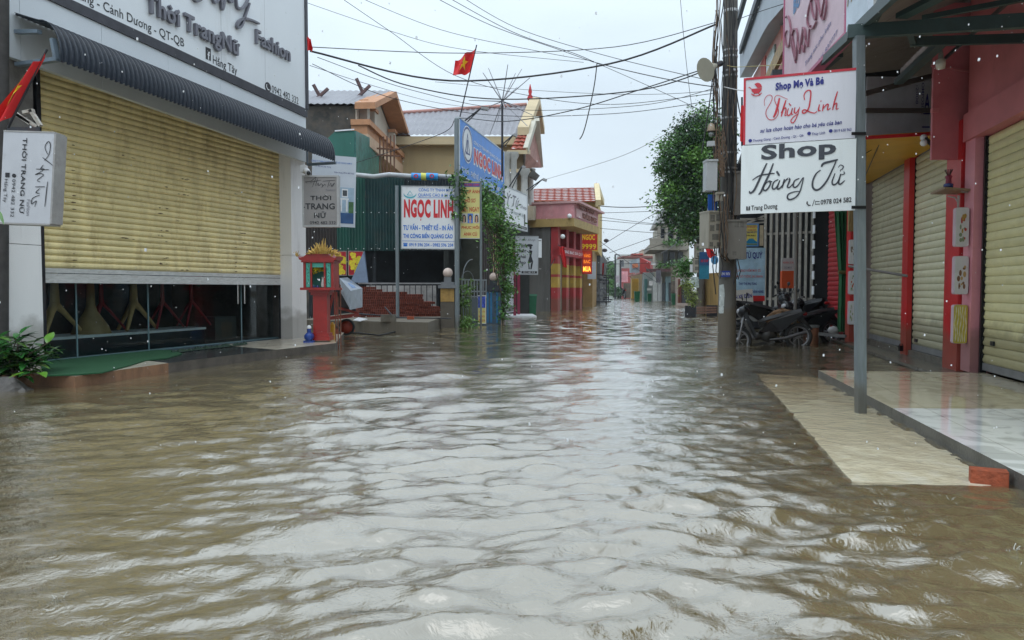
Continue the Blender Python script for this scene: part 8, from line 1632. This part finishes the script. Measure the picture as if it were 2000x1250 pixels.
o_ = dup(m0, (P(1216, 580, 100).x, 100, .0), R(100), 'dark motorbike parked far down the street at the right kerb', 1.5)
k = thing('far_scooter_cover', P(1208, 580, 105), 'dark covered handcart beside the far motorbike', 'cart'); part('cover', MB().ball((P(1209, 575, 105).x, 105, .9), (.7, .5, .8), 10), M('cover_dark', (.05, .06, .08), .8, .3, 2), k); part('wheel', MB().lathe((P(1209, 575, 105).x, 104.6, .35), [(.2, -.05), (.35, -.05), (.35, .05), (.2, .05)], 14, axis='y'), rubber, k)
k = thing('far_lamp_post', (P(1201.5, 560, 95).x, 95, 0), 'slim dark lamp post far down the street', 'lamp post'); part('shaft', MB().tube([(P(1201.5, 560, 95).x, 95, 0), P(1201.5, 497, 95)], .1, 6), darkmetal, k); part('arm', MB().tube([P(1201.5, 497, 95), P(1210, 498, 95)], .07, 5), darkmetal, k)
k = thing('far_lamp_post', (P(1212, 560, 100).x, 100, 0), 'shorter second lamp post with bracket far down the street', 'lamp post'); part('shaft', MB().tube([(P(1212, 560, 100).x, 100, 0), P(1212, 508, 100)], .12, 6), darkmetal, k); part('arm', MB().tube([P(1212, 512, 100), P(1217, 508, 100)], .07, 5), darkmetal, k)
c = P(1190, 545, 190); tree('far_tree', 'hazy round tree closing the far end of the street', c, (4.6, 4, 4.6), (c.x, 190), 60, 7000, .7, [leafm, leafd], rt, 1.5, tr=.4)
c = P(1165, 552, 200); tree('far_tree', 'hazy tree half hidden behind the left terrace at the street end', c, (5, 4, 4), (c.x, 200), 30, 2600, .8, [leafd], rt, 1.6, tr=.4)
c = P(1207, 548, 160); tree('far_tree', 'smaller hazy tree behind the far lamp posts', c, (2.4, 2, 3.4), (c.x, 160), 24, 2200, .6, [leafm], rt, 1.0, tr=.3)
single('end_wall', MB().box8(block(1150, 1215, 574, 555, 230, 10, .1)), M('end_grey', (.25, .24, .22), .9, .3, .2), 'pale grey wall closing the street behind the far tree', 'wall')
k = thing('far_kerb_shrub', P(1206, 570, 98), 'dark green shrub at the far right kerb', 'shrub'); mb = MB(); leaves(mb, [(P(1205+rt.uniform(-5, 5), 569+rt.uniform(-5, 5), 98), .6) for _ in range(5)], 500, .35, rt); part('foliage', mb, leafd, k)
for i, (x, y, D, lb) in enumerate(((1184, 470, 60, 'small dark object caught on the far wires, upper one'), (1181, 489, 60, 'small dark object caught on the far wires, lower one'))): single('wire_debris', MB().ball(P(x, y, D), (.22, .1, .16), 8), M('debris', (.07, .06, .07), .8), lb, 'debris')
# far ground strip right: kerb/pavement edges
# ------------------------------------------------------------ PLANT, ROCK at left front
rp_ = random.Random(41)
k = thing('potted_shrub', G(38, 738, .1), 'glossy green broad leaved shrub before the white pillar at the left edge', 'shrub')
def broadleaf(mb, p, d, L_, w, up=Vector((0, 0, 1))):
    d = d.normalized(); s = d.cross(up).normalized(); n_ = s.cross(d).normalized(); pts = []; 
    prof = [(0, .04), (.15, .55), (.4, 1), (.65, .85), (.85, .45), (1, .02)]; b = len(mb.v); vs = []
    for t, ww in prof:
        c_ = p+d*L_*t-n_*L_*.35*t*t; vs += [c_-s*w*ww/2+n_*w*.14*ww, c_, c_+s*w*ww/2+n_*w*.14*ww]
    mb.add(vs, [f for i in range(5) for f in ((i*3, i*3+1, i*3+4, i*3+3), (i*3+1, i*3+2, i*3+5, i*3+4))], 0, True)
stm = MB(); lf = MB(); lf2 = MB()
for i in range(21):
    b_ = G(rp_.uniform(5, 50), 738, .1)+Vector((0, rp_.uniform(-.1, .25), 0)); tx, ty = rp_.choice([(20, 640), (40, 655), (60, 668), (15, 690), (85, 672), (95, 690), (35, 700), (70, 705), (5, 650), (50, 690), (28, 664), (0, 715), (78, 718), (90, 662)])
    t_ = P(tx+rp_.uniform(-8, 8), ty+rp_.uniform(-6, 14), b_.y+rp_.uniform(-.4, .2)); stm.tube([b_, b_.lerp(t_, .5)+Vector((0, 0, .08)), t_], [.011, .009, .004], 5)
    for j in range(13):
        s = rp_.uniform(.35, 1); p = b_.lerp(t_, s); a = rp_.uniform(0, 6.28); d = Vector((math.cos(a), math.sin(a)*.9-.25, rp_.uniform(-.15, .8))); broadleaf(lf if rp_.random() < .72 else lf2, p, d, rp_.uniform(.15, .27), rp_.uniform(.075, .125))
part('stem', stm, bark, k); part('leaves', lf, M('glossy_leaf', (.022, .10, .02), .25, .35, 5, leaf=.45, spec=.6), k); part('young_leaves', lf2, M('glossy_leaf_young', (.08, .20, .02), .28, .25, 5, leaf=.35, spec=.6), k)
single('near_leaf_tip', (lambda mb: (broadleaf(mb, P(-30, 395, 3.2), Vector((1, 0, -.6)), .12, .05), mb)[1])(MB()), M('glossy_leaf_young', (.08, .2, .02)), 'single green leaf tip at the left edge under the tilted box sign', 'leaf')
mb = MB(); n = 14; vs = []; c = G(15, 765, 0); 
for j in range(5):
    for i in range(n):
        a = 2*math.pi*i/n; rr_ = (.42-.085*j)*(1+rp_.uniform(-.14, .14)); vs.append(c+Vector((rr_*math.cos(a)*1.1-.12, rr_*.6*math.sin(a)+.15, -.08+.06*j+rp_.uniform(-.015, .015))))
vs.append(c+Vector((-.12, .15, .17))); mb.add(vs, [(j*n+i, j*n+(i+1) % n, (j+1)*n+(i+1) % n, (j+1)*n+i) for j in range(4) for i in range(n)]+[(4*n+i, 4*n+(i+1) % n, 5*n) for i in range(n)]); single('wet_rock', mb, M('wet_rock', (.07, .065, .06), .35, .4, 6, bump=.6), 'dark wet rock in the water at the left edge below the shrub', 'rock')
mb = MB(); 
for i in range(7): broadleaf(mb, G(rp_.uniform(30, 52), rp_.uniform(727, 735), STZ+.01), Vector((rp_.uniform(-1, 1), rp_.uniform(-1, 1), .2)), .13, .06)
single('dead_leaves', mb, M('dead_leaf', (.32, .14, .07), .8, .3, 12), 'small heap of brown dead leaves under the shrub on the step', 'leaves')
mb = MB(); p = G(543, 757, .012); broadleaf(mb, p+Vector((-.08, 0, .0)), Vector((1, .15, .05)), .19, .07); broadleaf(mb, p+Vector((.03, 0, .0)), Vector((-.6, .5, .05)), .09, .05); single('floating_leaf', mb, M('floating_leaf', (.42, .22, .04), .6, .2, 9), 'yellow brown dead leaf floating in front of the shop step', 'leaf')

# ------------------------------------------------------------ RAIN: drops in the air and splashes
mb = MB(); rr = random.Random(77)
for i in range(800):
    D = 1.3+8*rr.random()**.8; p = P(rr.uniform(-20, 2020), rr.uniform(0, 880), D)
    if p.z < .05: continue
    r_ = rr.uniform(.0010, .0024); mb.tube([p, p+Vector((rr.uniform(-.0015, .0015), 0, r_*2.6))], r_, 5)
single('falling_raindrops', mb, M('raindrop', (.78, .8, .82), .1, .0), 'small bright raindrops falling across the whole street', 'rain', None, 'stuff')
mb = MB()
for (x, y, s) in ((1855, 975, 1), (1975, 1075, 1.6), (1990, 1110, 1.2), (1600, 1130, .8), (1525, 1180, 1.1), (1510, 1215, 1), (115, 1170, 1.2), (60, 975, .6), (1050, 870, .5), (1580, 885, .6), (1545, 905, .7), (1500, 765, .5), (1545, 745, .6), (1740, 880, .6), (1795, 905, .7), (1620, 860, .6), (1410, 710, .5), (700, 800, .4), (930, 830, .4), (1320, 1180, .8), (1790, 1045, .7), (390, 990, .5), (760, 1010, .5), (240, 875, .4), (500, 930, .4)):
    c = G(x, y, .005)
    if x > 1478 and y < 940: c.z = .015
    for j in range(5):
        a = rr.uniform(0, 6.28); h_ = rr.uniform(.005, .022)*s; q_ = c+Vector((math.cos(a)*.016*s, math.sin(a)*.016*s, 0)); mb.tube([q_, q_+Vector((math.cos(a)*.006, math.sin(a)*.006, h_*.6)), q_+Vector((math.cos(a)*.012*s, math.sin(a)*.012*s, h_))], [.003*s, .0012*s, .002*s], 5)
single('raindrop_splashes', mb, M('splash_water', (.34, .33, .28), .05, .0, spec=1), 'small crowns of water splashed up by raindrops', 'splashes', None, 'stuff')
# foam flecks left along the step and apron edges
# ------------------------------------------------------------ HAZE
hz = bpy.data.materials.new('haze_air'); hz.use_nodes = True; hn = hz.node_tree.nodes
for x in list(hn):
    if x.type != 'OUTPUT_MATERIAL': hn.remove(x)
pv = hn.new('ShaderNodeVolumePrincipled'); pv.inputs['Color'].default_value = (.86, .9, .94, 1); pv.inputs['Density'].default_value = HAZE; pv.inputs['Anisotropy'].default_value = .2
hz.node_tree.links.new(pv.outputs[0], hn['Material Output'].inputs['Volume'])
if HAZE > 0:
    mb = MB(); mb.box8([(x, y, z) for z in (-1.4, 22) for x, y in ((-60, -8), (110, -8), (110, 345), (-60, 345))]); struct('haze', mb, hz, kind='stuff')
